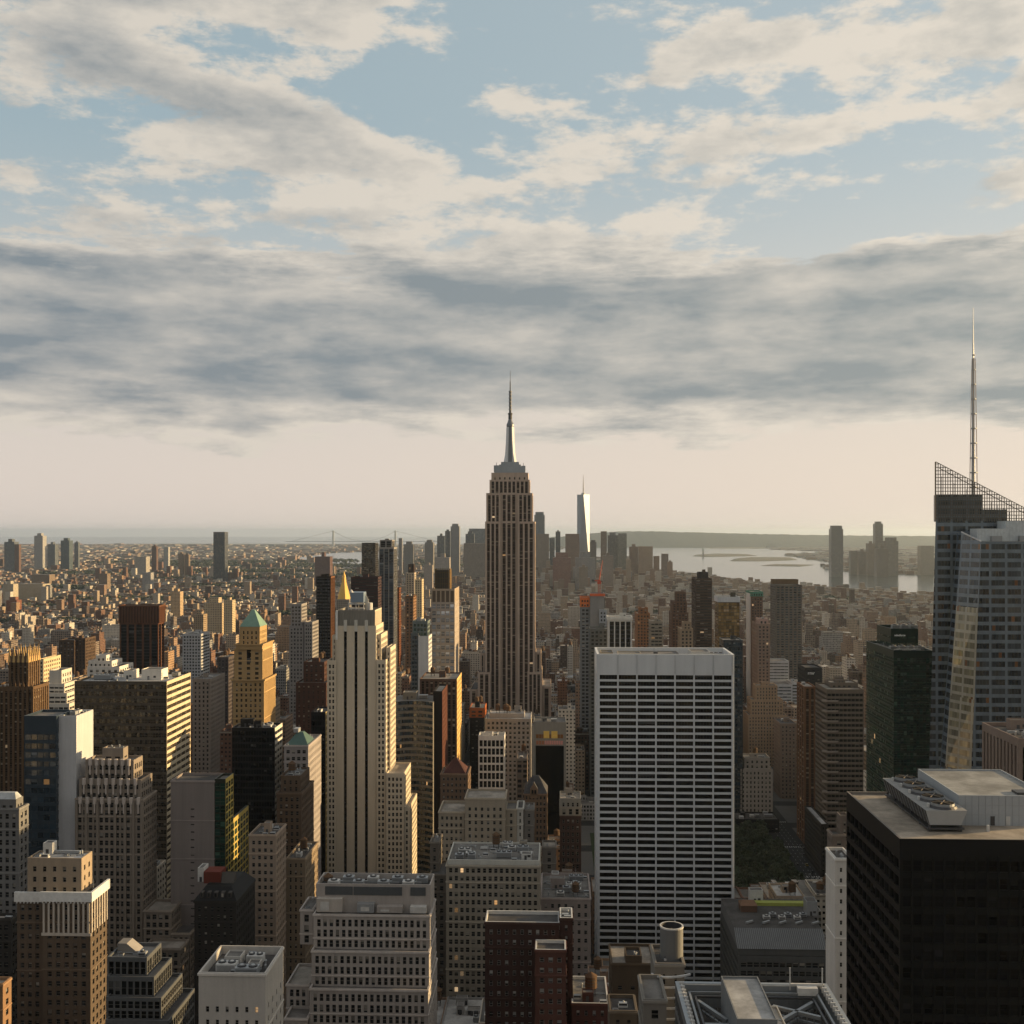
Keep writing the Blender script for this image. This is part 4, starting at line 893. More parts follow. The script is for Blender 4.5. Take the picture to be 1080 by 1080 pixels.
def curved():     # concave banded building
    D = 760; root = thing("office_building", "curved office building of grey horizontal bands right of the beige striped tower", "office building", (WX(436, D), D+10, 0))
    HEROES.append((415, 457, 737, 880, D, "curved banded building")); x0, x1 = WX(413, D), WX(456.5, D); z1 = WZ(436, 741, D); keep(x0-3, x1+3, D-3, D+38)
    mb = MB(); wm = wall((.21, .195, .175)); n = 14; N_ = 22
    fh = z1/int(z1/4.1)
    def Y(t): return D+7*(1-(2*t-1)**2)
    P = [(x0+(x1-x0)*i/n, Y(i/n)) for i in range(n+1)]
    for k in range(int(round(z1/fh))):
        a, b_, c = k*fh, k*fh+fh*.42, (k+1)*fh
        for i in range(n):
            (xa, ya), (xb, yb) = P[i], P[i+1]
            mb.quads([[(xa, ya, a), (xb, yb, a), (xb, yb, b_), (xa, ya, b_)], [(xa, ya, b_), (xb, yb, b_), (xb, yb+.6, b_), (xa, ya+.6, b_)], [(xa, ya+.6, c), (xb, yb+.6, c), (xb, yb, c), (xa, ya, c)]], wm)
            for h in range(2):
                t0, t1 = h/2+.03, (h+1)/2-.03; q = lambda t: (xa+(xb-xa)*t, ya+(yb-ya)*t+.6)
                mb.quads([[(*q(t0), b_), (*q(t1), b_), (*q(t1), c), (*q(t0), c)]], GL['pale'] if 0 else GL['blue'])
            mb.quads([[(xa, ya+.62, b_), (xb, yb+.62, b_), (xb, yb+.62, c), (xa, ya+.62, c)]], DARK)
    mb.quads([[(x0, D+34, 0), (x0, D, 0), (x0, D, z1), (x0, D+34, z1)], [(x1, D+34, 0), (x0, D+34, 0), (x0, D+34, z1), (x1, D+34, z1)], [(x1, D, 0), (x1, D+34, 0), (x1, D+34, z1), (x1, D, z1)]], wm)
    for i in range(n): mb.quads([[(P[i][0], P[i][1], z1), (P[i+1][0], P[i+1][1], z1), (P[i+1][0], D+34, z1), (P[i][0], D+34, z1)]], ROOFS[0])
    mb.build("wall", root); bulkhead(root, WX(424, D+10), WX(438, D+10), D+14, D+24, z1, 5, wall((.25, .23, .2))); cooling_unit(root, WX(445, D+10), D+20, z1, 6, 4, 2.5); duct(root, (x0+4, D+26), (x0+14, D+28), z1)
curved()
H("office_tower", "black shaft with a rust-red cap between the curved banded and gold-walled brown buildings", "office tower", "rust-capped black shaft", 880,
  [(457, 466.5, 729, 768, 36, dict(bay=3, wf=.6, glass=GL['dark'], blank='SN', W=dict(wm=wall((.14, .05, .03)), wf=.2)))], wallc=(.022, .018, .018), n=1)
H("office_building", "black block topped by an orange netted box left of the spired skyscraper's foot", "office building", "orange-topped black block", 795,
  [(495.5, 510, 757, 960, 30, dict(bay=3, wf=.5)), (495, 511, 746.5, 961, 28, dict(bay=5, wf=.6, hf=.5, wall=(.45, .13, .04), dn=0, ph=.6))], wallc=(.03, .03, .03), n=3, tank=.9)
H("office_tower", "small white gridded tower in front of the spired skyscraper", "office tower", "small white gridded tower", 838,
  [(504.5, 532, 776, 800, 16, dict(st='punch', bay=3.15, fh=5.9, wf=.78, hf=.78, rec=.7, side=.5, top=2.6, ph=2.5, glass=GL['dark']))], wallc=(.56, .54, .51), win=True, n=3)
H("office_building", "long low pale roof block just below the spired skyscraper", "office building", "long pale-roofed block", 790,
  [(512, 560, 758, 905, 36, dict(bay=3.5, roof=ROOFS[3])), (516, 553, 752.5, 915, 20, dict(bay=5, roof=ROOFS[3]))], wallc=(.33, .30, .27), n=5, tank=.8)
def mural():
    D = 830
    root, G = H("office_tower", "grey slab with black glass front and yellow and pink panels near its top", "office tower", "yellow-panelled grey slab", 880,
      [(562.5, 597, 761.5, D, 24, dict(blank='SN'))], wallc=(.24, .235, .22), n=2)
    X = lambda p: WX(p, D); Z = lambda p: WZ(580, p, D); mb = MB(); mb.box(X(565), X(594.5), D-.3, D-.006, 0, Z(786.5), GL['dark']); mb.build("glass_front", root)
    mb = MB()
    for i in range(9): a = X(565.3)+(X(594.2)-X(565.3))*i/9; mb.box(a, a+2.0, D-.25, D-.006, Z(778.5), Z(774.5), wall((.24, .11, .04)))
    for a, b_, p, q_ in ((573.3, 579.3, 778.5, 771), (581.5, 588, 778.5, 771)): mb.box(X(a), X(b_), D-.5, D-.26, Z(p), Z(q_), plainm((.62, .42, .10)))
    for i in range(8): a = X(574.5)+(X(594)-X(574.5))*i/8; mb.box(a, a+1.4, D-.25, D-.006, Z(785.2), Z(781.2), plainm((.50, .24, .22)))
    for i in range(3): a = X(565.5)+i*2.1; mb.box(a, a+1.7, D-.25, D-.006, Z(785.2), Z(781.2), plainm((.30, .12, .06)))
    mb.build("coloured_panel", root)
mural()
def gabled():
    D = 720
    root, G = H("office_building", "brown gothic gabled building with slate roof below the yellow-panelled slab", "office building", "gabled brown building", 890,
      [(552.5, 577, 837, D, 24, dict(bay=2.4, fh=3.8, wf=.5, hf=.55, top=1, side=.6))], wallc=(.25, .165, .11), win=True, n=0)
    x0, x1, y0, y1, z0, z1, _ = G[0]; mb = MB(); mb.pyramid(x0-.2, x1+.2, y0-.2, y1+.2, z1+.003, WZ(565, 819, D+8), roofm((.06, .06, .065)), 2, .4); mb.build("roof", root)
    cx = (x0+x1)/2-1; mb = MB(); wm = wall((.27, .18, .12)); mb.box(cx-2.4, cx+2.4, y0-.35, y0+3, z1-3, z1+3, wm); mb.face([(cx-2.4, y0-.35, z1+3), (cx+2.4, y0-.35, z1+3), (cx, y0-.35, z1+7)], wm)
    mb.face([(cx+2.4, y0-.35, z1+3), (cx+2.4, y0+3, z1+3), (cx, y0+5, z1+7), (cx, y0-.35, z1+7)], roofm((.06, .06, .065))); mb.face([(cx-2.4, y0+3, z1+3), (cx-2.4, y0-.35, z1+3), (cx, y0-.35, z1+7), (cx, y0+5, z1+7)], roofm((.06, .06, .065)))
    mb.box(cx-1.5, cx-.3, y0-.42, y0-.355, z1, z1+2.4, GL['std']); mb.box(cx+.3, cx+1.5, y0-.42, y0-.355, z1, z1+2.4, GL['std']); mb.build("gable", root)
gabled()
H("office_building", "slim ornate building with arched top windows and red brick shaft beside the white slab", "office building", "slim arched-window building", 910,
  [(590.5, 613, 860, 700, 20, dict(bay=2.9, fh=4, wf=.45, hf=.55, wall=(.12, .075, .065))), (590, 613.5, 851, 699.5, 21, dict(bay=4.2, fh=8, wf=.5, hf=.75, dn=0, wall=(.30, .27, .23), top=.8)), (590.5, 613, 842, 700, 20, dict(bay=3, wf=.4, wall=(.26, .25, .23)))], wallc=(.28, .25, .22), win=True, n=4, tank=.6)
def pyrbrown():
    D = 700
    root, G = H("office_building", "brown building with a dark red pyramid roof left of the small white gridded tower", "office building", "red-pyramid brown building", 850,
      [(464.5, 493.5, 816, D, 24, dict(bay=2.8, fh=3.8, wf=.48, hf=.5, top=1.5))], wallc=(.20, .135, .095), win=True, n=0)
    x0, x1, y0, y1, z0, z1, _ = G[0]; mb = MB(); mb.pyramid(x0+.8, x1-1, y0+1, y1-1, z1-1, WZ(480, 800, D+8), roofm((.08, .035, .03)), .6, .6); mb.build("roof", root)
pyrbrown()
H("office_building", "cream stone building with blank upper wall and copper-trimmed roof mid-picture", "office building", "blank-topped cream building", 905,
  [(462.5, 490, 856, 628, 26, dict(g=1, bay=2.9, fh=3.8, wf=.5, hf=.5, ph=1.6)), (490.3, 533, 841.5, 626, 22, dict(g=1, bay=3.2, fh=3.8, wf=.40, hf=.5, top=4.5, side=1)), (533.3, 545, 853, 629, 18, dict(g=1, bay=5, wf=.3)), (545.2, 552, 852, 630, 18, dict(g=1, bay=3, wf=.4, wall=(.42, .40, .36))), (553, 563, 853.5, 631, 16, dict(g=1, bay=3, wf=.4, wall=(.2, .18, .16)))], wallc=(.34, .29, .225), win=True, n=2)
H("office_building", "narrow grey stub block left of the lit-window limestone block", "office building", "narrow grey stub", 960,
  [(453.5, 471, 922, 560, 24, dict(bay=2.8, fh=3.8, wf=.5, top=1.5)), (453.5, 463, 888, 568, 16, dict(bay=2.8, wf=.4))], wallc=(.18, .155, .13), n=1)
H("office_block", "limestone block with amber lit windows and a crowded roof terrace mid-foreground", "office block", "lit-window limestone block", 1080,
  [(470.5, 569.5, 912.5, 520, 34, dict(bay=2.7, fh=3.75, wf=.52, hf=.55, top=.8, side=.8, glass=GL['lit'])) if 0 else (470.5, 569.5, 912.5, 520, 34, dict(bay=2.7, fh=3.75, wf=.60, hf=.60, top=.8, side=.8, glass=glass((.012, .013, .014), .4, (.27, .25, .21), .035))), (472, 569, 907, 522, 30, dict(bay=7, fh=4.0, wf=.86, hf=.75, top=.6, dn=.8, wall=(.45, .44, .40), ph=.8))], wallc=(.30, .265, .215), win=True, n=14, tank=.15)
H("office_block", "pink-trimmed grey block with white rooftop sheds left of the white slab's foot", "office block", "pink-trimmed shed-roofed block", 1040,
  [(570.5, 623, 947, 545, 40, dict(bay=3.4, fh=4.2, wf=.45, hf=.5, top=2, ph=1.4, blank='SE'))], wallc=(.30, .255, .235), win=True, n=10, tank=.2)
H("office_block", "small blank grey stair tower between the cream and pink-trimmed blocks", "office block", "blank grey stair tower", 930,
  [(572, 586.5, 893, 640, 14, dict(bay=5, wf=.3, blank='SE'))], wallc=(.22, .195, .17), n=1)
RB = (.085, .045, .038); RBG = glass((.01, .011, .012), .62, (.34, .34, .33), .002)
H("apartment_block", "dark red brick block with white trim courses at the bottom centre", "apartment block", "dark red brick block", 1080,
  [(511.5, 590, 972.5, 395, 12, dict(g=1, bay=2.9, fh=3.6, wf=.42, hf=.5, glass=RBG, cop=plainm((.5, .49, .47)), ph=1.2)), (564.5, 597, 1001.5, 384, 9.5, dict(g=1, bay=2.6, fh=3.6, wf=.5, hf=.48, glass=RBG, cop=plainm((.5, .49, .47)), wall=(.15, .07, .055))), (590.4, 604, 968, 396, 11, dict(g=1, bay=4, wf=.3, glass=RBG, cop=plainm((.5, .49, .47))))], wallc=RB, win=True, n=6, tank=.5, fm=plainm((.30, .28, .26)))
H("apartment_block", "low red brick annex with tanks on its roof right of the dark red brick block", "apartment block", "low red brick annex", 1080,
  [(603, 642, 1058, 392, 24, dict(g=1, bay=3, fh=3.6, wf=.4, glass=RBG, cop=plainm((.5, .49, .47))))], wallc=(.12, .05, .04), win=True, n=7, tank=.9)
# ------------------------------------------------------------------ right side
H("office_building", "brown baroque-gabled building below the white slab's lower left corner", "office building", "gabled baroque building", 1080,
  [(645, 690, 1016, 455, 22, dict(bay=5, fh=4, wf=.3, hf=.4, top=8)), (660, 677, 1008, 455.5, 10, dict(bay=2, wf=.5, hf=.6))], wallc=(.13, .095, .065), n=3)
H("office_building", "small gabled penthouse block at the very bottom, below the baroque building", "office building", "bottom gabled penthouse", 1080,
  [(643, 672, 1066, 330, 12, dict(bay=3, fh=4, wf=.3))], wallc=(.17, .135, .10), n=1)
def cylinder_roof():
    D = 300
    root, G = H("office_tower", "grey shaft with curved steel fins carrying a big open-topped roof drum", "office tower", "drum-topped grey shaft", 1080,
      [(678.5, 703, 1054, D-20, 16, dict(g=1, bay=3, fh=4, wf=.4)), (691, 722, 1016, D, 14, dict(g=1, bay=4, fh=5, wf=.2, blank='SE', ph=.8))], wallc=(.21, .195, .175), n=0)
    x0, x1, y0, y1, z0, z1, _ = G[1]; mb = MB(); cx, cy = WX(708.5, D+6), D+6.5; z = z1-.8; r = 12.3*D/F; zt = WZ(708, 981, D+3)
    m = metal((.17, .175, .18), .55, .5); n_ = 28
    mb.cyl(cx, cy, r, r, z, zt, n_, m); mb.tm.pop(); mb.t.pop()
    A = [2*pi*i/n_ for i in range(n_+1)]
    for i in range(n_):
        a, b_ = A[i], A[i+1]; P = lambda a_, rr, zz: (cx+rr*cos(a_), cy+rr*sin(a_), zz)
        mb.quads([[P(a, r+.12, zt-.3), P(b_, r+.12, zt-.3), P(b_, r+.12, zt+.1), P(a, r+.12, zt+.1)], [P(a, r+.12, zt+.1), P(b_, r+.12, zt+.1), P(b_, r-.35, zt+.1), P(a, r-.35, zt+.1)], [P(a, r-.35, zt+.1), P(b_, r-.35, zt+.1), P(b_, r-.35, zt-4), P(a, r-.35, zt-4)]][:2], PALE)
        mb.quads([[P(a, r-.4, zt+.05), P(b_, r-.4, zt+.05), P(b_, r-.4, zt-4), P(a, r-.4, zt-4)]], DARK)
    mb.cyl(cx, cy, r-.4, r-.4, zt-4.2, zt-4, n_, DARK); mb.build("drum", root)
    mb = MB(); mb.cyl(cx, cy, r*.6, 0, zt-2.6, zt-.6, 18, wall((.33, .22, .13))); mb.build("tank_roof", root)
    for k in range(5):
        mb = MB(); zz = WZ(700, 1032+k*11, D-4); pts = []
        for i in range(9): a = pi+(i/8)*pi*.62; pts.append((x0+6+7*cos(a), D-1+6*sin(a), zz+i*.28))
        for p, q in zip(pts, pts[1:]): mb.bar(p, q, .45, plainm((.5, .5, .5), .4))
        mb.build("steel_fin", root)
cylinder_roof()
def steelroof():
    D = 200; z = WZ(790, 1036, D+32); C_ = (.16, .165, .17)
    x0, x1 = WX(712, D+32), WX(872, D+32); y0, y1 = D-40, D+32
    root = thing("office_tower", "flat-topped tower with a steel-braced open roof deck at the bottom edge", "office tower", ((x0+x1)/2, y0, 0)); keep(x0-3, x1+3, y0-3, y1+3)
    HEROES.append((712, 900, 1035, 1080, D, "steel-braced roof deck"))
    mb = MB()
    for o_, u_, W in (((x0, y0, 0), (1, 0, 0), x1-x0), ((x1, y0, 0), (0, 1, 0), y1-y0), ((x0, y1, 0), (0, -1, 0), y1-y0), ((x1, y1, 0), (-1, 0, 0), x1-x0)):
        facade(mb, o_, u_, W, z, nb=int(W/2.2), nr=int(z/4), wf=.85, hf=.7, wm=wall(C_, .5), gm=GL['dark'], dep=.15, top=1.5)
    mb.parapet_box(x0, x1, y0, y1, 0, z, metal((.26, .28, .30), .5, .4), ROOFS[1], 5.0, .9, walls=False); mb.build("wall", root)
    zr = z-5; st = metal((.24, .25, .26), .45, .5)
    for k in range(2):
        mb = MB(); i = 2.6+k*1.1; zz = z-1.2-k*.4
        c = [(x0+i, y0+i), (x1-i, y0+i), (x1-i, y1-i), (x0+i, y1-i)]
        for a, b_ in zip(c, c[1:]+c[:1]): mb.bar((*a, zz), (*b_, zz), .42, DARK if k else st)
        for a, b_ in zip(c, c[1:]+c[:1]):
            for t in np.linspace(0, 1, 10)[:-1]: p = (a[0]+(b_[0]-a[0])*t, a[1]+(b_[1]-a[1])*t); mb.bar((*p, zr), (*p, zz), .16, st)
        mb.build("track_rail", root)
    X = lambda px: WX(px, D+20)
    for a, b_ in (((x0+4, y1-5), (X(768)-.5, y1-14)), ((x0+4, y1-16), (X(768)-.5, y1-16)), ((x0+4, y1-26), (X(768)-.5, y1-17)), ((x1-4, y1-5), (X(815)+1, y1-14)), ((x1-4, y1-17), (X(815)+1, y1-16)), ((x1-4, y1-12), (X(815)+1, y1-7))):
        mb = MB(); mb.bar((*a, z-2.0), (*b_, z-2.0), .7, st); mb.bar((*a, z-3.4), (*b_, z-3.4), .4, st)
        for t in np.linspace(0, 1, 8): p = (a[0]+(b_[0]-a[0])*t, a[1]+(b_[1]-a[1])*t); mb.bar((*p, z-3.4), (*p, z-2), .18, st)
        mb.build("steel_truss", root)
    bulkhead(root, X(766), X(806), D+7, D+27, zr, 8.2, wall((.20, .21, .22)), ROOFS[3]); bulkhead(root, X(807)+.1, X(824), D+6, D+24, zr, 3.6, wall((.34, .34, .34)), ROOFS[3]); 
    cooling_unit(root, X(808), D+8, zr+3.3, 3.4, 2.6, 1.8, GREY)
    mb = MB(); a, b_ = WX(833, D+31), WX(867, D+31)
    for x in (a, b_): mb.bar((x, y1-1.2, z-1), (x, y1-1.2, z+3.6), .22, PALE)
    mb.bar((a, y1-1.2, z+.2), (b_, y1-1.2, z+.2), .4, PALE); mb.box((a+b_)/2-2, (a+b_)/2+2, y1-3, y1-1.5, z-1.4, z+.1, PALE); mb.build("window_cleaning_cradle", root)
    mb = MB()
    for t in np.linspace(0, 1, 40):
        for x in (x0+1.2, x1-1.2): mb.box(x-.5, x+.5, y0+1+(y1-y0-2)*t-.12, y0+1+(y1-y0-2)*t+.12, z-.8, z+.25, PALE)
    for x in (x0+1.2, x1-1.2): mb.box(x-.12, x+.12, y0+1, y1-1, z-.3, z-.1, PALE)
    mb.box(x0+1.2, x1-1.2, y1-1.1, y1-.95, z-.3, z-.1, PALE); mb.build("roof_railing", root)
steelroof()
def black():
    D = 260; x0 = WX(949, D); x1 = x0+52; y1 = D+47; z1 = WZ(949, 884.5, D)
    root = thing("office_tower", "nearest black glass monolith at right with beige roof and big cooling plant", "office tower", (x0+26, D+20, 0)); HEROES.append((893, 1080, 832, 1080, D, "black monolith")); keep(x0-4, x1+4, D-4, y1+4)
    fr = wall((.006, .0065, .009), .6); mb = MB(); wins = []; band = 4.2
    for o_, u_, W, nb in (((x0, D, 0), (1, 0, 0), x1-x0, 21), ((x1, D, 0), (0, 1, 0), y1-D, 12), ((x0, y1, 0), (0, -1, 0), y1-D, 12)):
        facade(mb, o_, u_, W, z1, nb=nb, nr=int((z1-band)/4.1), wf=.80 if nb > 15 else .93, hf=.62, wm=fr, gm=glass((.003, .0035, .005), .1, (.02, .02, .024), .002, .1, .02, .08), dep=.5, top=band, side=.5, wins=wins)
    mb.quads([[(x1, y1, 0), (x0, y1, 0), (x0, y1, z1), (x1, y1, z1)]], genwall((.02, .02, .022)), [[(0, 0), (50, 0), (50, z1), (0, z1)]])
    tanr = roofm((.34, .29, .235)); mb.parapet_box(x0, x1, D, y1, 0, z1, fr, tanr, .7, .5, walls=False, cop=wall((.22, .2, .18)))
    for i in range(1, 21): X = x0+.5+(x1-x0-1)*i/21; mb.box(X-.13, X+.13, D-.3, D-.005, 0, z1-band+.4, fr)
    mb.build("wall", root); emit_windows(root, wins, 1080, 100, wall((.010, .011, .014), .6))
    zr = z1-.7
    # cooling plant: a raised long box with sloping ends and five fans
    a, b_ = x0+14.5, x0+24.0
    def W3(px, py):   # point on the roof plane seen at that pixel
        u = (px-540)/F; v = (EYE-zr)*F/(py-HZ); return (v*(-sa+u*ca), v*(ca+u*sa))
    cx0 = W3(973, 871)[0]; cx1 = W3(1001, 868)[0]; cy0 = D+9; cy1 = y1-4; cm = metal((.36, .38, .40), .5, .2); mb = MB()
    h0, h1, h2 = 1.0, 1.6, 5.2
    lo = [(cx0, cy0), (cx1, cy0), (cx1, cy1), (cx0, cy1)]; hi = [(cx0-1.2, cy0-.7), (cx1+1.2, cy0-.7), (cx1+1.2, cy1+.4), (cx0-1.2, cy1+.4)]
    for i in range(4):
        j = (i+1) % 4; m = cm if i in (0, 2) else metal((.035, .035, .038), .6, .2)
        mb.quads([[(*lo[i], zr+h1), (*lo[j], zr+h1), (*hi[j], zr+h2), (*hi[i], zr+h2)]], m)
    mb.quads([[(*p, zr+h2) for p in hi]], plainm((.21, .207, .20))); mb.quads([[(*p, zr+h1) for p in lo[::-1]]], DARK)
    mb.box(cx0-.6, cx1+.6, cy0-.4, cy1+.3, zr+h0-.4, zr+h0, DARK)
    for i in range(6):
        y = cy0+.3+(cy1-cy0-.6)*i/5
        for x in (cx0, cx1): mb.bar((x, y, zr), (x, y, zr+h1), .4, DARK)
    for i in range(14): y = cy0+.5+(cy1-cy0-1)*i/13; mb.bar((cx0-.15, y, zr+h1+.1), (cx0-1.25, y, zr+h2-.1), .12, GREY)
    plant = mb.build("cooling_plant", root)
    for i in range(5):
        mb = MB(); cy = cy0+2.9+(cy1-cy0-5.8)*i/4; cx = (cx0+cx1)/2+.3; r = 2.7
        mb.cyl(cx, cy, r*1.25, r*1.12, zr+h2, zr+h2+.5, 20, DARK); mb.cyl(cx, cy, r, r*.97, zr+h2+.51, zr+h2+1.1, 20, metal((.22, .23, .24), .5, .3), cap=wall((.012, .011, .01))); mb.cyl(cx, cy, .4, .4, zr+h2+1.11, zr+h2+1.3, 10, DARK)
        for k in range(6): a_ = k*pi/3; mb.bar((cx, cy, zr+h2+1.2), (cx+r*.9*cos(a_), cy+r*.9*sin(a_), zr+h2+1.2), .14, metal((.2, .15, .1), .5, .4))
        mb.box(cx-r-.9, cx-r-.5, cy-.4, cy+.4, zr+h2+.01, zr+h2+.9, PALE)
        o = mb.build("fan", plant); o.location = np.array(o.location)-0; 
        o.parent = plant
    px_, py_ = W3(1011, 870.5); X0 = px_; Y0 = py_; mb = MB(); wmm = wall((.33, .35, .37), .6, .12)
    mb.parapet_box(X0, X0+22, Y0, y1-1.5, zr, zr+7.3, wmm, roofm((.29, .285, .27)), .35, .3)
    for i in range(1, 14): mb.box(X0+i*1.6-.03, X0+i*1.6+.03, Y0-.04, Y0-.004, zr, zr+7.2, metal((.2, .21, .22), .5, .2))
    for z in (2.6, 4.9): mb.box(X0, X0+22, Y0-.05, Y0-.006, zr+z, zr+z+.06, GREY)
    pent = mb.build("penthouse", root)
    def child(mb, name): o = mb.build(name, root); o.parent = pent; return o
    mb = MB(); mb.box(X0+7.6, X0+8.6, Y0-.12, Y0-.045, zr+.1, zr+2.3, DARK); child(mb, "door"); mb = MB(); mb.box(X0+11.3, X0+12.3, Y0-.12, Y0-.045, zr+.1, zr+2.3, PALE); child(mb, "door")
    mb = MB(); mb.box(X0+15, X0+20, Y0+2.5, Y0+6, zr+6.96, zr+7.5, DARK); child(mb, "roof_hatch")
    mb = MB(); x_, y_ = W3(1042, 877); mb.box(x_-.3, x_+.3, y_-.3, y_+.3, zr, zr+1.5, PALE); mb.build("vent_pipe", root)
    bulkhead(root, WX(899, y1)-.3+.5, WX(910, y1), y1-6, y1-1, zr, .9, fr) if 0 else None
black()
H("apartment_tower", "narrow white tower with one window column squeezed behind the black monolith's left edge", "apartment tower", "narrow white tower", 1060,
  [(881, 900, 905, 400, 14, dict(bay=2.9, fh=3.75, wf=.36, hf=.42, top=2.4, side=.9, W=dict(wf=.2), blank='SE'))], wallc=(.52, .50, .47), win=True, n=2)
def boa():
    D = 540; cw = curtain((.14, .18, .225), (.018, .025, .034), 1.5, 4.3, .40); pr_ = curtain((.20, .24, .28), (.10, .12, .14), 1.5, 4.3, .40); lit_ = curtain((.30, .29, .25), (.20, .18, .12), 1.5, 4.3, .34)  # lit_: bright sky reflection put into the facet's curtain wall colour
    root = thing("skyscraper", "faceted glass skyscraper with sloping see-through screen and lattice spire", "skyscraper", (WX(1040, D), D+30, 0)); HEROES.append((978, 1080, 486, 840, D, "faceted glass skyscraper"))
    X = lambda px, d=D: WX(px, d); Z = lambda py, d=D, px=1030: WZ(px, py, d)
    keep(X(970), X(1150), D-12, D+75)
    DB = D+22
    def uvface(mb, pts, m):
        P = [np.array(p, float) for p in pts]; e = P[1]-P[0]; e[2] = 0; L = np.linalg.norm(e); e /= max(L, 1e-6)
        mb.quads([P], m, [[(float((p-P[0])@e), p[2]) for p in P]]) if len(P) == 4 else mb.tris([P], m)
    # rear volume
    mb = MB(); d = DB; b0, b1 = X(972, d), X(1118, d); t0 = X(989, d); t1 = X(1112, d); zs = Z(549, d)
    zt = zs
    N = [(b0, d, 0), (b1, d, 0), (t1, d+3, zt), (t0, d+3, zt)]; b0b, t0b = X(977, d+44), X(987.5, d+44); B = [(b1, d+44, 0), (b0b, d+44, 0), (t0b, d+44, zt), (t1, d+44, zt)]
    uvface(mb, N, cw); uvface(mb, B, cw); uvface(mb, [B[1], N[0], N[3], B[2]], cw); uvface(mb, [N[1], B[0], B[3], N[2]], cw)
    mb.quads([[N[3], N[2], B[3], B[2]]], ROOFS[1]); mb.build("rear_tower", root)
    # screen lattice above it
    mb = MB(); bar = metal((.10, .09, .08), .5, .6); gy = d+3; zl = Z(486.5, d); xl = t0; xr = X(1092, d); zr_ = Z(540, d)
    zbase = zs
    def slope(x): return zl+(x-xl)/(xr-xl)*(zr_-zl)
    x = xl
    while x < xr:
        top = slope(x)
        if top > zbase+.2: mb.box(x-.17, x+.17, gy-.1, gy+.1, zbase-.5, top, bar)
        x += 1.2
    z = zbase+1
    while z < zl-.5:
        xe = xl+(zl-z)/(zl-zr_)*(xr-xl); mb.box(xl, min(xe, xr), gy-.2, gy-.101, z-.17, z+.17, bar); z += 1.7
    mb.bar((xl, gy, zl), (xr, gy, zr_), .35, plainm((.5, .45, .38), .4)); mb.bar((xl, gy+.3, zbase), (xl, gy+.3, zl), .6, metal((.5, .4, .3), .3, .6))
    mb.bar((xl+2, gy+.6, zl-3.2), (xr, gy+.6, zr_-2.6), .3, bar)
    for yy in (gy+12,):
        x = xl+7
        while x < xr: 
            top = slope(x)-3
            if top > zbase: mb.box(x-.1, x+.1, yy-.1, yy+.1, zbase-.5, top, bar)
            x += 3.1
    mb.build("roof_screen", root)
    mb = MB(); mb.box(t0+.4, X(1040, d), gy+1.2, gy+4, zbase-.5, Z(522, d)+.1, pr_); mb.box(X(1040, d)+.003, X(1066, d), gy+1.2, gy+26, zbase-.5, Z(537, d), pr_); mb.build("plant_room", root)  # plant room colour lightened to offset the lattice's shade
    # front volume with leaning corner facet
    mb = MB(); d = D; ztop = Z(571, d); A0 = (X(975, d+14), d+14, 0); A1 = (X(1010, d), d, 0); T0 = (X(1014, d+16), d+16, Z(561, d+16)); T1 = (X(1035, d+1), d+1, ztop)
    R0 = (X(1122, d), d, 0); R1 = (X(1122, d+1), d+1, ztop)
    # the facet is a folded pair of planes
    uvface(mb, [A1, R0, R1, T1], cw)
    mid = (X(990, d+14), d+14, Z(740, d+14)); q = 6
    F0 = [np.array(A0), np.array((X(1008, d), d, 0.))]
    lo = [np.array(A0), np.array(A1)]; hi = [np.array(T0), np.array(T1)]
    zA, zB = Z(735, d+10), Z(640, d+10)
    def at(p0, p1, z): t = (z-p0[2])/(p1[2]-p0[2]); return p0+(p1-p0)*t
    levels = [0, Z(815, d), zA, zB, Z(600, d)]
    for k in range(4):
        a, b_ = levels[k], levels[k+1]
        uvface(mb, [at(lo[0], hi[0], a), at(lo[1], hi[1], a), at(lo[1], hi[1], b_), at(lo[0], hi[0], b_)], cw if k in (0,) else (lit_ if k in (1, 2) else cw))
    a = levels[-1]; uvface(mb, [at(lo[0], hi[0], a), at(lo[1], hi[1], a), hi[1], hi[0]], cw)
    E0 = (A0[0], d+21.9, 0); E1 = (T0[0], d+21.9, T0[2]); uvface(mb, [E0, A0, T0, E1], cw)
    mb.quads([[T1, R1, (R1[0], d+24, ztop), (T1[0], d+24, ztop)]], ROOFS[0]); mb.tris([[T0, T1, (T1[0], d+24, ztop)], [T0, (T1[0], d+24, ztop), E1]], ROOFS[0])
    mb.bar(T0, T1, .45, plainm((.6, .6, .6), .4)); mb.build("front_tower", root)
    for a, b_, p, dd, h in ((1031, 1062, 557.5, d+8, 10), (1060.5, 1100, 549.5, d+12, 10)):
        m2 = MB(); m2.box(X(a, dd), X(b_, dd), dd, dd+h, ztop, Z(p, dd), plainm((.50, .54, .56), .5)); 
        n_ = int((X(b_, dd)-X(a, dd))/1.5)
        for i in range(n_): xx = X(a, dd)+1.5*i+.5; m2.box(xx-.03, xx+.03, dd-.04, dd-.004, ztop+.05, Z(p, dd)-.1, GREY)
        m2.box(X(a, dd)+6, X(a, dd)+11, dd-2, dd-.3, ztop, ztop+2.6, GREY); m2.build("rooftop_box", root)
    # spire
    sx, sy = X(1027, DB+38), DB+38; ZZ = lambda p: Z(p, sy, 1027); zb, zt = zs-1, ZZ(325); s = sy/F
    mb = MB(); hi_ = 0
    prof = [(3.9, 540), (3.6, 500), (3.0, 460), (2.5, 430), (2.0, 395), (1.55, 378), (1.3, 362), (1.0, 361), (.35, 325)]
    core = metal((.34, .35, .36), .4, .5)
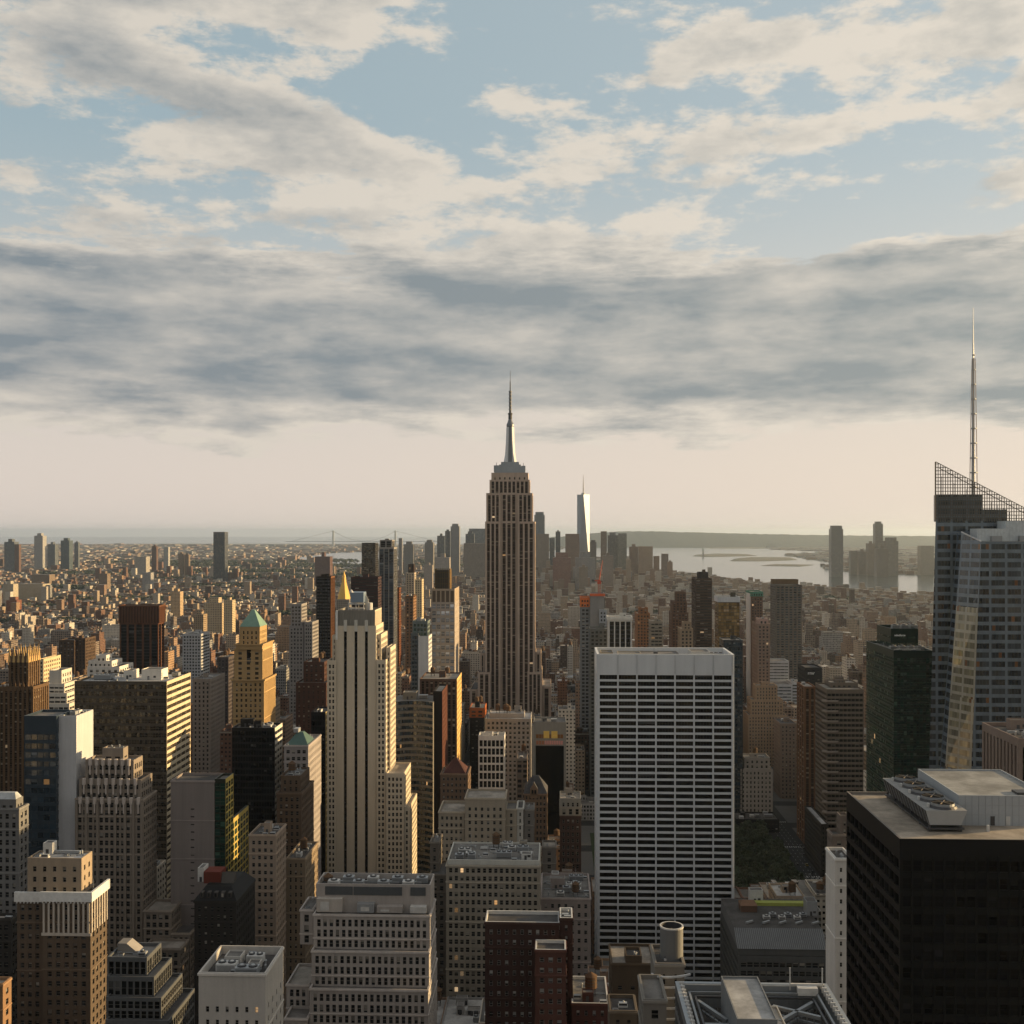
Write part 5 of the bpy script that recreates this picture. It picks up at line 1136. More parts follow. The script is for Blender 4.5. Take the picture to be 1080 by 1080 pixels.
    for (r0, p0), (r1, p1) in zip(prof, prof[1:]): mb.cyl(sx-.6*s, sy, r0*s*.5, r1*s*.5, ZZ(p0), ZZ(p1), 10, core)
    for k in range(3):
        a = k*2*pi/3+.3
        for (r0, p0), (r1, p1) in zip(prof[:6], prof[1:6]): mb.bar((sx+r0*s*1.1*cos(a), sy+r0*s*1.1*sin(a), ZZ(p0)), (sx+r1*s*1.1*cos(a), sy+r1*s*1.1*sin(a), ZZ(p1)), .32, plainm((.6, .5, .4), .4))
    p = 530
    while p > 362:
        r = np.interp(p, [362, 378, 395, 430, 460, 500, 540], [1.3, 1.55, 2.0, 2.5, 3.0, 3.6, 3.9])*s*1.15; mb.cyl(sx, sy, r, r, ZZ(p), ZZ(p-1.1), 9, core); p -= 15.5
    mb.build("spire", root)
def curtain(sp, gl, bay, fh, frac):
    k = ('cw', sp, gl, bay)
    if k in MATS: return MATS[k]
    m, b, bs = newmat("curtain_wall"); uv = b.n.new('ShaderNodeUVMap').outputs[0]; U, V, _ = b.sep(uv)
    u, v = b.m('DIVIDE', U, bay), b.m('DIVIDE', V, fh); fu, fv = b.m('FRACT', u), b.m('FRACT', v)
    mv = b.m('GREATER_THAN', fv, frac); wide = b.m('FRACT', b.m('DIVIDE', U, bay*5)); col = b.m('GREATER_THAN', wide, .16)
    msk = b.m('MULTIPLY', mv, col); mull = b.m('LESS_THAN', fu, .09)
    wn = b.white(b.xyz(b.m('FLOOR', u), b.m('FLOOR', v), 1.0)); r0, r1, r2 = b.sep(wn[1]); row = b.white(b.xyz(3.0, b.m('FLOOR', v), b.m('FLOOR', b.m('DIVIDE', U, bay*5))))[0]
    g = b.mix(b.m('MULTIPLY', b.m('LESS_THAN', row, .35), .6), gl, b.v('SCALE', sp, scale=.35))
    g = b.v('SCALE', g, scale=b.m('ADD', b.m('MULTIPLY', r0, .9), .5)); g = b.mix(b.m('LESS_THAN', r1, .02), g, (.16, .07, .03))
    c = b.mix(msk, b.v('SCALE', sp, scale=b.m('ADD', b.m('MULTIPLY', r2, .18), .85)), g); c = b.mix(b.m('MULTIPLY', mull, .55), c, b.v('SCALE', sp, scale=.7))
    b.put(bs.inputs['Base Color'], c); b.put(bs.inputs['Roughness'], b.m('SUBTRACT', .24, b.m('MULTIPLY', msk, .18))); bs.inputs['Metallic'].default_value = .30; bs.inputs['Specular IOR Level'].default_value = .8
    b.put(bs.inputs['Normal'], rand_normal(b, wn[1], .025)); MATS[k] = m; return m
boa()
H("office_block", "brown stone block with tall slot windows in front of the faceted skyscraper", "office block", "slot-windowed brown block", 840,
  [(1074, 1140, 779, 395, 33, dict(st='pier', bay=3.0, fh=16, wf=.5, hf=.93, sm=DARK, glass=GL['dark'], rec=.6, top=3, ph=1.4, E=dict(bay=3.0)))], wallc=(.25, .19, .16), n=6, tank=0)
def to_mesh(o):
    me = bpy.data.meshes.new_from_object(o); n_ = o.name; p, l, r = o.parent, o.location.copy(), o.rotation_euler.copy(); bpy.data.objects.remove(o)
    q = bpy.data.objects.new("sign", me); COL.objects.link(q); q.parent = p; q.location = l; q.rotation_euler = r
def green():
    D = 600; q = dict(bay=1.7, fh=3.9, wf=.9, hf=.72, rec=.1, side=.2, top=3.5, glass=GL['green'], rough=.35)
    root, G = H("office_tower", "dark green glass office tower with a small white rooftop sign", "office tower", "dark green glass tower", 835,
      [(942.5, 984, 686, D, 52, dict(q)), ], wallc=(.018, .045, .038), n=0)
    x0, x1, y0, y1, z0, z1, _ = G[0]; mb = MB(); zt = WZ(965, 663, D+24); xs = WX(939.5, D+24)
    wm = wall((.014, .04, .034), .35)
    facade(mb, (xs, D+24, z1-1), (1, 0, 0), x1-xs, zt-z1+1, nb=20, nr=2, wf=.9, hf=.3, wm=wm, gm=GL['green'], dep=.1, top=3, side=.2); facade(mb, (xs, D+51, z1-1), (0, -1, 0), 27, zt-z1+1, nb=14, nr=2, wf=.9, hf=.3, wm=wm, gm=GL['green'], dep=.1, top=3, side=.2)
    mb.quads([[(x1, D+24, z1-1), (x1, D+51, z1-1), (x1, D+51, zt), (x1, D+24, zt)], [(x1, D+51, z1-1), (xs, D+51, z1-1), (xs, D+51, zt), (x1, D+51, zt)]], wm); mb.parapet_box(xs, x1, D+24, D+51, z1, zt, wm, ROOFS[1], 1.5, .4, walls=False); mb.build("upper_storeys", root)
    zr = z1-1.1
    for i in range(4): cooling_unit(root, x0+4+i*4.8, D+14, zr, 4, 3.4, 2)
    duct(root, (x0+3, D+6), (x1-4, D+8), zr); antenna(root, x1-3, D+30, zt, 4)
    for i in range(3): cooling_unit(root, xs+6+i*5, D+36, zt-1.5, 4, 3, 2.6)
    t = bpy.data.curves.new("sign", 'FONT'); t.body = "salesforce"; t.size = 1.5; t.offset = .03; t.extrude = .1; t.align_x = 'CENTER'
    o = bpy.data.objects.new("sign", t); COL.objects.link(o); o.parent = root; o.location = np.array((WX(949.5, D+23), D+23.6, WZ(949, 671, D+23)))-np.array(root['_w']); o.rotation_euler = (pi/2, 0, 0)
    t.materials.append(plainm((.85, .88, .9), .4)); to_mesh(o)
green()
H("office_tower", "brown tower with curved white-edged balcony bands left of the dark green glass tower", "office tower", "curved balcony tower", 900,
  [(872, 911, 727, 870, 38, dict(bay=3.2, fh=3.9, wf=.93, hf=.55, rec=.6, side=.4, top=2.5, glass=GL['dark'])), (868, 873, 731, 766, 40, dict(g=1, bay=3, wf=.8, hf=.5)) if 0 else (876, 905, 720, 885, 20, dict(bay=4, wf=.5))], wallc=(.17, .14, .115), n=5)
def balc():
    D = 870; root = [o for o in bpy.data.objects if o.get('label', '').startswith('brown tower with curved')][0]
    wm = wall((.26, .22, .19)); n_ = 20; zt = WZ(872, 740, D)
    for k in range(n_):
        z = zt-k*7.8*.5*2
        if z < 20: break
        mb = MB(); cx = WX(876, D); mb.cyl(cx, D+1.5, 6.5, 6.5, z, z+1.1, 16, wm, sx=1.0, sy=.55); mb.build("balcony", root)
balc()
H("office_tower", "bronze-brown tower with two tall recesses left of the curved balcony tower", "office tower", "recessed bronze tower", 880,
  [(848, 860.5, 724, 940, 28, dict(st='pier', bay=4.2, fh=4, wf=.55, hf=.6, sm=wall((.05, .025, .015)), glass=GL['warm'], E=dict(bay=8)))], wallc=(.20, .10, .055), n=1)
def rsign():
    root, G = H("office_building", "squat dark block bearing small white rooftop lettering above the bronze tower", "office building", "lettered dark block", 722,
      [(849, 867, 704, 1000, 30, dict(bay=4, wf=.4))], wallc=(.04, .04, .045), n=0)
    t = bpy.data.curves.new("sign", 'FONT'); t.body = "rmr"; t.size = 4; t.extrude = .1; t.align_x = 'CENTER'
    o = bpy.data.objects.new("sign", t); COL.objects.link(o); o.parent = root; o.location = np.array((WX(856, 998), 999.5, WZ(856, 711.5, 999)))-np.array(root['_w']); o.rotation_euler = (pi/2, 0, 0); t.materials.append(plainm((.8, .8, .8), .4)); to_mesh(o)
rsign()
H("skyscraper", "banded grey-brown apartment tower with slanted brown slab behind, near the river", "skyscraper", "banded riverside tower", 715,
  [(818, 846, 617, 1650, 40, dict(bay=6.0, fh=3.6, wf=.62, hf=.5, glass=GL['blue'])), (815, 842, 611, 1693, 16, dict(g=1, wall=(.20, .13, .075), blank='SN'))], wallc=(.17, .15, .13), n=0)
H("office_building", "low blue-white glass building with ribbon windows below the banded riverside tower", "office building", "blue-white ribbon building", 745,
  [(808, 835, 722, 1500, 40, dict(g=1, bay=5, fh=4.2, wf=.97, hf=.45, glass=GL['pale'])), (811, 832, 697, 1545, 30, dict(g=1, bay=5, fh=4.2, wf=.97, hf=.4, glass=GL['pale'])), (835.2, 846, 720, 1503, 34, dict(g=1, bay=5, fh=4.2, wf=.97, hf=.45))], wallc=(.42, .44, .46), n=2)
H("apartment_building", "tan stepped masonry building right of the white slab", "apartment building", "tan stepped building", 835,
  [(789, 830, 754, 1250, 34, dict(bay=3.2, wf=.42)), (792, 826, 738, 1254, 26, dict(bay=3.2, wf=.42)), (797, 820, 723, 1258, 18, dict(bay=3.2, wf=.4))], wallc=(.34, .245, .165), n=2)
H("office_building", "grey-brown masonry block with arched gable right of the tan stepped building", "office building", "grey-brown arched block", 850,
  [(823, 840, 763, 1100, 34, dict(bay=3.2, wf=.4))], wallc=(.24, .18, .145), n=2)
H("office_building", "pale stone block with greenish copper trim at the white slab's right foot", "office building", "pale stone foot block", 860,
  [(781, 815, 811, 1010, 30, dict(bay=3.2, wf=.4, fh=4)), (785, 812, 799, 1014, 20, dict(bay=4, wf=.4))], wallc=(.36, .32, .28), n=3)
H("office_building", "squat black block with pale skylights just above the dark park trees", "office building", "squat black block", 890,
  [(776, 822, 864, 975, 26, dict(bay=3.2, wf=.5, fh=4, roof=ROOFS[1]))], wallc=(.03, .03, .03), n=6, tank=0)
H("office_building", "dark narrow building beside the park trees under the recessed bronze tower", "office building", "dark park-side building", 900,
  [(866, 874, 869, 850, 56, dict(bay=2.6, fh=3.6, wf=.55, roof=ROOFS[3], glass=GL['dark']))], wallc=(.05, .047, .045), n=3)
H("office_building", "small brown block squeezed between the black monolith and the park-side building", "office building", "squeezed brown block", 905,
  [(878, 892, 880, 470, 9, dict(bay=2.6, fh=3.6, wf=.45)), (886, 896, 860, 472, 6, dict(bay=2.6, wf=.4))], wallc=(.20, .165, .14), n=2)
def lowgrey():
    D = 540
    root, G = H("office_block", "low grey building with a tiled slope roof and yellow-green roof terrace", "office block", "green-terraced low block", 1035,
      [(779, 872, 1009, D, 60, dict(g=1, bay=3.2, fh=4.2, wf=.8, hf=.55, top=2, glass=GL['std'])), (778, 872, 1001, D+1.2, 55, dict(bay=3, fh=4, wf=.7, hf=.55, top=.6, dn=0))], wallc=(.13, .135, .135), n=0)
    x0, x1, y0, y1, z0, z1, _ = G[-1]; mb = MB(); z2 = WZ(825, 977, D+14); t = wall((.15, .155, .16), .7)
    mb.quads([[(x0, y0-.4, z1+.01), (x1, y0-.4, z1+.01), (x1, y0+10, z2), (x0, y0+10, z2)]], t); mb.quads([[(x0, y0+54, z1), (x0, y0-.4, z1), (x0, y0+10, z2), (x0, y0+54, z2)]], wall((.2, .2, .2)))
    mb.quads([[(x0, y0+10, z2), (x1, y0+10, z2), (x1, y0+54, z2), (x0, y0+54, z2)]], ROOFS[1])
    for i in range(46): X = x0+(x1-x0)*i/45; mb.bar((X, y0-.4, z1+.1), (X, y0+10, z2+.1), .14, GREY)
    mb.build("roof", root); X = lambda px: WX(px, D+30); 
    mb = MB(); mb.box(X(791), X(868), D+44, D+48, z2, z2+1.6, plainm((.30, .33, .06))); mb.build("green_terrace", root)
    mb = MB(); mb.box(X(783), X(800), D+34, D+42, z2, z2+3.2, wall((.17, .10, .07))); mb.pyramid(X(783)-.3, X(800)+.3, D+33.7, D+42.3, z2+3.2, z2+5, wall((.24, .14, .09)), 3, .3); mb.build("roof_pavilion", root)
    bulkhead(root, X(851), X(862), D+30, D+38, z2, 7, GREY); bulkhead(root, WX(792, D+46), WX(806, D+46), D+49, D+54, z2, 6.5, PALE)
    for i in range(6): cooling_unit(root, X(806+i*8), D+24+(i % 2)*4, z2, 3.4, 2.6, 1.8, GREY if i % 2 else PALE)
    for i in range(5): duct(root, (X(782+i*17), D+16), (X(790+i*17), D+19), z2)
lowgrey()
H("office_tower", "unfinished concrete tower wrapped in orange netting under a red crane", "office tower", "orange-netted tower", 700,
  [(612.5, 622, 640, 1180, 40, dict(g=1, bay=4, fh=3.8, wf=.7, hf=.6, wall=(.22, .23, .24))), (622.3, 637.5, 626, 1178, 26, dict(g=1, bay=5, wall=(.27, .265, .26), blank='SN')), (612, 622, 630, 1180, 26, dict(z0=640.5, bay=3, wf=.6, hf=.5, wall=(.62, .17, .05), dn=0)), (632, 640, 643, 1173, 4, dict(g=1, bay=3, wall=(.3, .32, .35)))], wallc=(.25, .25, .25), n=1)
def crane():
    D = 1180; t = thing("tower_crane", "red tower crane standing on the orange-netted tower", "crane", (WX(632, D+10), D+10, WZ(632, 627, D+8))); mb = MB(); x, y, z = t.location; r = plainm((.45, .07, .03))
    for sx in (-1, 1):
        for sy in (-1, 1): mb.bar((x+sx, y+sy, z), (x+sx, y+sy, z+15), .3, r)
    for k in range(6): mb.bar((x-1, y-1, z+k*2.5), (x+1, y-1, z+k*2.5+2.5), .2, r); mb.bar((x+1, y+1, z+k*2.5), (x-1, y+1, z+k*2.5+2.5), .2, r)
    mb.build("mast", t); mb = MB(); mb.box(x-2, x+2, y-1.6, y+1.6, z+11, z+14, r); mb.build("cab", t)
    mb = MB(); mb.bar((x-6, y, z+14.5), (x+1, y, z+15), .9, r); mb.bar((x, y, z+15), (x+4, y+10, z+36), .7, r, .3); mb.box(x-8, x-5, y-1, y+1, z+13.4, z+16, DARK); mb.build("jib", t)
    mb = MB(); mb.box(WX(622.3, D)-.3, WX(638, D), 1177.2, 1177.8, WZ(630, 628.5, D), WZ(630, 626, D), plainm((.6, .12, .04))); 
    mb.build("netting", [o for o in bpy.data.objects if o.get('label', '').startswith('unfinished concrete')][0])
crane()
H("office_building", "grey-green low slab in front of the orange-netted tower", "office building", "grey-green low slab", 705,
  [(622, 650, 663, 1090, 24, dict(bay=4, wf=.6, g=1)), ], wallc=(.17, .18, .18), n=2)
H("office_tower", "dark tower with bright white vertical fins and flat white cap behind the white slab", "office tower", "white-finned dark tower", 685,
  [(641.5, 666.5, 653.5, 1060, 22, dict(st='pier', bay=5.2, fh=4, wf=.8, hf=.8, sm=DARK, glass=GL['dark'], wall=(.55, .54, .52), rec=1)), (640.8, 667.2, 650.5, 1059, 24, dict(wall=(.62, .61, .58), blank='SNEW', dn=0))], wallc=(.5, .5, .48), n=1)
H("apartment_tower", "tan-orange brick tower behind the white-finned tower", "apartment tower", "tan-orange brick tower", 680,
  [(671.5, 685.5, 647, 1400, 36, dict(bay=4)), (674, 683.5, 641, 1405, 20, dict(bay=4))], wallc=(.32, .16, .08), n=1)
H("apartment_tower", "grey banded apartment block behind the white slab's roof", "apartment tower", "grey banded roof-line block", 680,
  [(686, 699, 655, 1250, 26, dict(bay=4, wf=.9, hf=.45))], wallc=(.28, .25, .21), n=1)
H("apartment_tower", "dark brown stepped tower rising behind the white slab", "apartment tower", "dark brown stepped tower", 685,
  [(708.5, 726, 646, 1450, 36, dict(bay=4)), (709, 724.5, 634, 1455, 26, dict(bay=4)), (713, 723.5, 624.5, 1458, 18, dict(bay=4))], wallc=(.17, .105, .075), n=0)
H("apartment_tower", "small tan domed tower between the two dark brown towers behind the white slab", "apartment tower", "small tan domed tower", 685,
  [(717.5, 731, 663, 1200, 26, dict(bay=4)), (720.5, 729, 656, 1204, 14, dict(bay=3))], wallc=(.30, .23, .165), n=1)
H("apartment_tower", "tall dark brown slab with jagged cap behind the white slab", "apartment tower", "jagged-capped brown slab", 685,
  [(733.8, 751, 610, 1500, 46, dict(bay=5, fh=3.8, wf=.95, hf=.45)), (737, 747, 603.5, 1504, 20, dict(bay=4, wall=(.07, .06, .06)))], wallc=(.12, .08, .062), n=1)
H("office_tower", "white-capped glass tower shining gold behind the white slab's right corner", "office tower", "gold-glass white-capped tower", 685,
  [(757.5, 780, 635, 1350, 30, dict(bay=3, fh=4, wf=.92, hf=.85, rec=.1, glass=glass((.16, .10, .03), .1, (.3, .2, .1), 0, .05, .10, 1.0), side=.2, top=.5, rough=.3)), (757, 780.5, 629.5, 1349.5, 31, dict(blank='SNEW', dn=0, wall=(.45, .47, .50)))], wallc=(.09, .08, .06), n=1)
H("office_tower", "dark glass tower just right of the white slab's roof", "office tower", "dark corner glass tower", 725,
  [(763, 783.5, 675, 1010, 26, dict(bay=2, fh=4, wf=.9, hf=.7, rec=.1, glass=GL['blue'], rough=.3))], wallc=(.07, .08, .09), n=1)
H("apartment_tower", "brown tower with white left edge and green-netted top near the river", "apartment tower", "green-topped brown tower", 700,
  [(792, 804.5, 629, 1500, 36, dict(bay=4, g=1)), (791.5, 805, 624, 1499, 37, dict(bay=3, wall=(.10, .26, .19), dn=0)), (791, 792, 626, 1502, 30, dict(g=1, blank='SNE', wall=(.6, .58, .55)))], wallc=(.20, .125, .09), n=0)
H("office_building", "pale grey block with pink crown below the green-topped brown tower", "office building", "pink-crowned grey block", 720,
  [(799, 812, 658, 1300, 36, dict(bay=4)), (800.5, 810, 652.5, 1304, 22, dict(bay=4, wall=(.4, .28, .24)))], wallc=(.28, .2, .16), n=1)
# ------------------------------------------------------------------ far landmarks
GW = [genwall((.30, .20, .14)), genwall((.36, .28, .205)), genwall((.42, .37, .31), 3.6, 3.4), genwall((.22, .125, .09), 3.0, 3.3), genwall((.15, .105, .085), 3.4, 3.6), genwall((.30, .29, .28), 2.8, 3.5, .18, .22),
      genwall((.50, .46, .40), 3.4, 3.6), genwall((.28, .22, .18), 4.2, 3.8, .15, .2), genwall((.34, .22, .135), 3.2, 3.5), genwall((.10, .11, .12), 1.9, 3.8, .07, .14, (.03, .036, .045))]
GWN = ["brown brick", "tan brick", "beige stone", "red-brown brick", "dark brown brick", "grey", "cream", "grey-brown", "ochre brick", "dark glass"]
def far_tower(label, a, b_, py, D, c, short=None, cap=0, dep=None, glassy=False, steps=None, cat="tower block"):
    x0, x1, z1 = WX(a, D), WX(b_, D), WZ((a+b_)/2, py, D); dep = dep or min(60, max(25, (x1-x0)))
    t = thing("tower_block", label, cat, ((x0+x1)/2, D, 0), "distant towers"); m = genwall(c, 4, 4, .12 if glassy else .25, .16 if glassy else .28, (.05, .06, .075) if glassy else (.03, .03, .035)); mb = MB()
    mb.box(x0, x1, D, D+dep, 0, z1, m, ROOFS[0]); mb.build("wall", t)
    if cap: m2 = MB(); w_ = (x1-x0)*(1-cap)/2; m2.box(x0+w_, x1-w_, D+dep*.2, D+dep*.8, z1-.1, z1+(x1-x0)*.28, m, ROOFS[1]); m2.build("crown", t)
    HEROES.append((a, b_, py, 600 if D > 4000 else 640, D, short)); keep(x0-8, x1+8, D-8, D+dep+8); return t, (x0, x1, D, D+dep, z1)
BL = (.16, .18, .20); TN = (.24, .18, .13); GY_ = (.24, .225, .21); RBn = (.17, .10, .075)
FAR = [
 ("dark blue glass slab standing alone far left of the skyline", 225, 237, 561, 5600, (.07, .075, .09), "lone blue slab", 0, True),
 ("pale square-topped tower above the far left rooftops", 36, 45, 565, 7600, (.36, .35, .34), None, .5, False),
 ("dark twin-topped tower at the far left edge of the skyline", 4.5, 15, 571.5, 6900, BL, None, .4, True),
 ("narrow reddish tower beside the dark twin-topped one at far left", 15.3, 20, 574, 6900, RBn, None, 0, False),
 ("blunt dark tower right of the pale square-topped tower", 50, 58, 574, 7500, BL, None, .3, True),
 ("teal glass tower with sloping crown in the far left group", 64, 73, 570, 7300, (.10, .15, .17), None, .5, True),
 ("thin blue-grey spike tower in the far left group", 78.5, 82.5, 572, 7700, BL, None, .4, True),
 ("thin pale tower halfway between far left group and lone blue slab", 172.5, 177.5, 577, 6800, (.38, .37, .35), None, 0, False),
 ("stubby brown tower beside the thin pale tower", 160, 165, 576, 7000, RBn, None, .3, False),
 ("wide pale apartment block far left of the lone blue slab", 142, 154, 587, 6300, (.38, .35, .31), None, 0, False),
 ("slim tan apartment tower left of the lone blue slab", 188, 193, 584, 6200, TN, None, .5, False),
 ("tan apartment tower touching the lone blue slab's left neighbour", 194.5, 199, 585, 6200, TN, None, .5, False),
 ("light cylindrical-looking tower low left of the lone blue slab", 150, 159, 604, 4700, (.32, .31, .30), None, 0, False),
 ("brown slab tower above the far left rooftops", 104, 113, 605, 4800, TN, None, .4, False),
 ("cream housing slab with many bays at far left", 19, 45, 616, 4100, (.42, .36, .27), None, 0, False),
 ("cream housing tower at the left edge beside the bayed slab", 3, 14, 616, 4000, (.42, .36, .27), None, .3, False),
 ("red brick tower at left edge below the cream housing", 6.5, 17.5, 633, 3300, (.28, .11, .06), None, .6, False),
 ("brown boxy block at far left middle distance", 33, 52, 606, 5200, TN, None, 0, False),
 ("sunlit tan apartment tower left of the green-roofed golden tower", 180, 190, 624, 3100, (.40, .29, .18), None, .4, False),
 ("broad sunlit cream apartment group above the green-roofed golden tower", 215, 234, 636, 2500, (.42, .33, .22), None, .5, False),
 ("sunlit cream slab right of the broad cream apartment group", 236, 245, 633, 2480, (.46, .36, .23), None, .3, False),
 ("domed tan tower left of the broad cream apartment group", 204, 214.5, 648, 2200, (.34, .25, .16), None, .5, False),
 ("red-brown housing slab left of the gilded pyramid spire, near the bay", 332, 348, 587, 4900, (.17, .10, .09), None, .2, False),
 ("slim pale tower right of the slender dark condominium on the skyline", 420.5, 424, 567.5, 6300, (.26, .25, .25), None, 0, False),
 ("round-topped grey tower in the skyline left of the spired skyscraper", 426, 436, 574, 6000, GY_, None, .6, False),
 ("stepped grey tower among the skyline left group", 448, 457, 572, 6050, GY_, None, .6, False),
 ("broad grey slab behind the stepped skyline tower", 461, 469, 565, 6250, BL, None, .3, True),
 ("pointed dark tower in the skyline left of the spired skyscraper", 469.4, 474.8, 560, 6150, (.12, .13, .15), None, .5, True),
 ("tallest grey ribbed tower left of the spired skyscraper on the skyline", 475.2, 484.5, 555, 5900, (.30, .29, .29), None, .7, False),
 ("wide pale blue slab tower touching the spired skyscraper's left side", 494.5, 513, 557.5, 6000, (.24, .27, .30), None, 0, True),
 ("shorter domed blue tower in front of the pale blue slab", 491, 500, 563, 5800, BL, None, .5, True),
 ("broad tan block at the foot of the left skyline group", 489, 512, 573, 5400, (.26, .22, .19), None, 0, False),
 ("tan slab low in the skyline left of the pale blue slab", 459, 474, 588, 5000, (.30, .27, .25), None, .3, False),
 ("pale brown slab low left in the skyline group", 447, 456, 596, 4600, (.31, .27, .24), None, .3, False),
 ("tall pale banded tower just right of the spired skyscraper", 563.5, 574.5, 543, 5800, (.25, .27, .29), None, .8, True),
 ("tan slab in front of the tall pale banded tower", 565, 579, 563, 5600, (.27, .22, .18), None, 0, False),
 ("slim blue tower left of the dark slim skyline tower", 579.5, 585, 567.5, 5900, BL, None, 0, True),
 ("dark slim skyline tower right of the spired skyscraper", 586, 591, 560.5, 5750, (.10, .12, .15), None, .3, True),
 ("brown square block left of the tallest far glass tower", 596.3, 611, 563, 5500, (.25, .17, .13), None, 0, False),
 ("small round dark block right of the tallest far glass tower", 622.5, 629, 571.5, 5600, (.15, .14, .14), None, .7, False),
 ("slim brown tower leading the right skyline trio", 633.7, 640, 560.3, 5900, (.24, .18, .15), None, 0, False),
 ("blue-topped middle tower of the right skyline trio", 641, 651.5, 564.5, 5950, (.24, .24, .24), None, .6, True),
 ("flat grey-green slab ending the right skyline trio", 652, 661, 562.5, 5900, (.26, .26, .22), None, 0, True),
 ("brown waterfront block left of the broad tan waterfront block", 664, 673, 576.5, 5800, (.27, .18, .13), None, .4, False),
 ("broad tan waterfront block at the right end of the skyline", 674, 688.5, 576.3, 5750, (.33, .24, .17), None, 0, False),
 ("small brown waterfront tower beside the broad tan block", 689.5, 695.5, 586.5, 5850, (.24, .17, .13), None, 0, False),
 ("blue-sided narrow tower at the shore right of the tan block", 698, 705, 584, 5700, (.26, .18, .15), None, 0, True),
 ("low brown tower at the water's edge right of the narrow one", 704.5, 709.5, 592.5, 5600, (.32, .20, .13), None, .4, False),
 ("wide red-brown low block below the tallest far glass tower", 583, 602, 588, 5000, (.26, .13, .10), None, .7, False),
 ("grey-tan block in front of the right skyline trio", 636, 647, 586, 4900, (.27, .22, .19), None, .3, False),
 ("glass pavilion-like block under the tallest far glass tower", 607, 628, 588, 5100, (.30, .31, .31), None, .5, True),
 ("tan block under the right skyline trio", 611, 620, 598, 4700, (.28, .22, .17), None, .3, False),
 ("tall rounded tower alone across the river", 876.8, 889.3, 557.8, 6600, (.20, .18, .17), "lone river tower", .9, True),
 ("slim tallest tower across the river beside the rounded roof block", 923, 931.3, 552.3, 6900, (.25, .21, .18), None, .7, True),
 ("brown slab left of the slim tower across the river", 915.2, 923, 573, 6850, (.25, .19, .15), None, .3, False),
 ("dark square block in front of the slim tower across the river", 925, 937, 578.5, 6650, (.18, .14, .12), None, .3, False),
 ("round-roofed block right of the slim tower across the river", 934.5, 947.5, 570.5, 6800, (.25, .20, .16), None, .8, True),
 ("wide slab at right end of the far river bank", 971, 985, 575.5, 6900, (.28, .24, .19), None, 0, False),
 ("low block right of the lone tower across the river", 897, 904, 581, 7000, (.26, .22, .18), None, 0, False),
 ("second low block between lone and slim river towers", 906, 914, 581.5, 6950, (.26, .2, .16), None, .3, False),
]
for lb, a, b_, py, D, c, sh, cap, gl in FAR: far_tower(lb, a, b_, py, D, c, sh, cap, None, gl)
def onewtc():
    D = 5650; a, b_ = WX(608.8, D), WX(622, D); w_ = b_-a; z1 = WZ(615, 521.5, D); cx = (a+b_)/2; r = w_/2; t = thing("skyscraper", "tallest far glass tower with tapering triangular faces and thin mast", "skyscraper", (cx, D+r, 0))
    HEROES.append((608, 622, 505, 600, D, None)); keep(a-9, b_+9, D-9, D+w_+9); m = metal((.22, .25, .30), .30, .5); mb = MB(); cy = D+r; zb = 60
    lo = [(cx-r, cy-r, zb), (cx+r, cy-r, zb), (cx+r, cy+r, zb), (cx-r, cy+r, zb)]; hi = [(cx, cy-r, z1), (cx+r, cy, z1), (cx, cy+r, z1), (cx-r, cy, z1)]
    for i in range(4):
        j = (i+1) % 4; mb.tris([[lo[i], lo[j], hi[i]], [lo[j], hi[j], hi[i]]], m)
    mb.box(cx-r, cx+r, cy-r, cy+r, 0, zb, m, bottom=False); mb.face(hi, ROOFS[0]); mb.build("wall", t)
    mb = MB(); mb.cyl(cx, cy, 11, 9, z1, z1+9, 16, GREY); mb.cyl(cx, cy, 3.2, 2.4, z1+9, z1+50, 8, PALE); mb.cyl(cx, cy, 2.2, .6, z1+50, WZ(615, 500, D), 8, PALE); mb.build("spire", t)
onewtc()
def statue():
    D = 12300; x, z0 = WX(741.5, D), 0; s = D/F; cu = wall((.16, .22, .18)); t = thing("statue", "tiny robed statue with raised torch on a pedestal on the bay island", "statue", (x, D, 0)); mb = MB()
    zt = WZ(741.5, 576, D); mb.cyl(x, D, 22, 22, 4, 16, 4, wall((.3, .27, .23)), rot=pi/4); mb.cyl(x, D, 13, 9.5, 16, zt*.5, 4, wall((.3, .27, .23)), rot=pi/4); mb.build("pedestal", t)
    mb = MB(); mb.cyl(x, D, 7.5, 5.5, zt*.5, zt*.74, 12, cu); mb.cyl(x, D, 5.5, 2.5, zt*.74, zt*.80, 12, cu); mb.cyl(x, D, 2.6, 2.6, zt*.80, zt*.86, 10, cu); mb.bar((x-4, D, zt*.76), (x-7, D, zt*.95), 3, cu, 2); mb.cyl(x-7, D, 2.4, .4, zt*.95, zt, 8, cu); mb.build("figure", t)
statue()
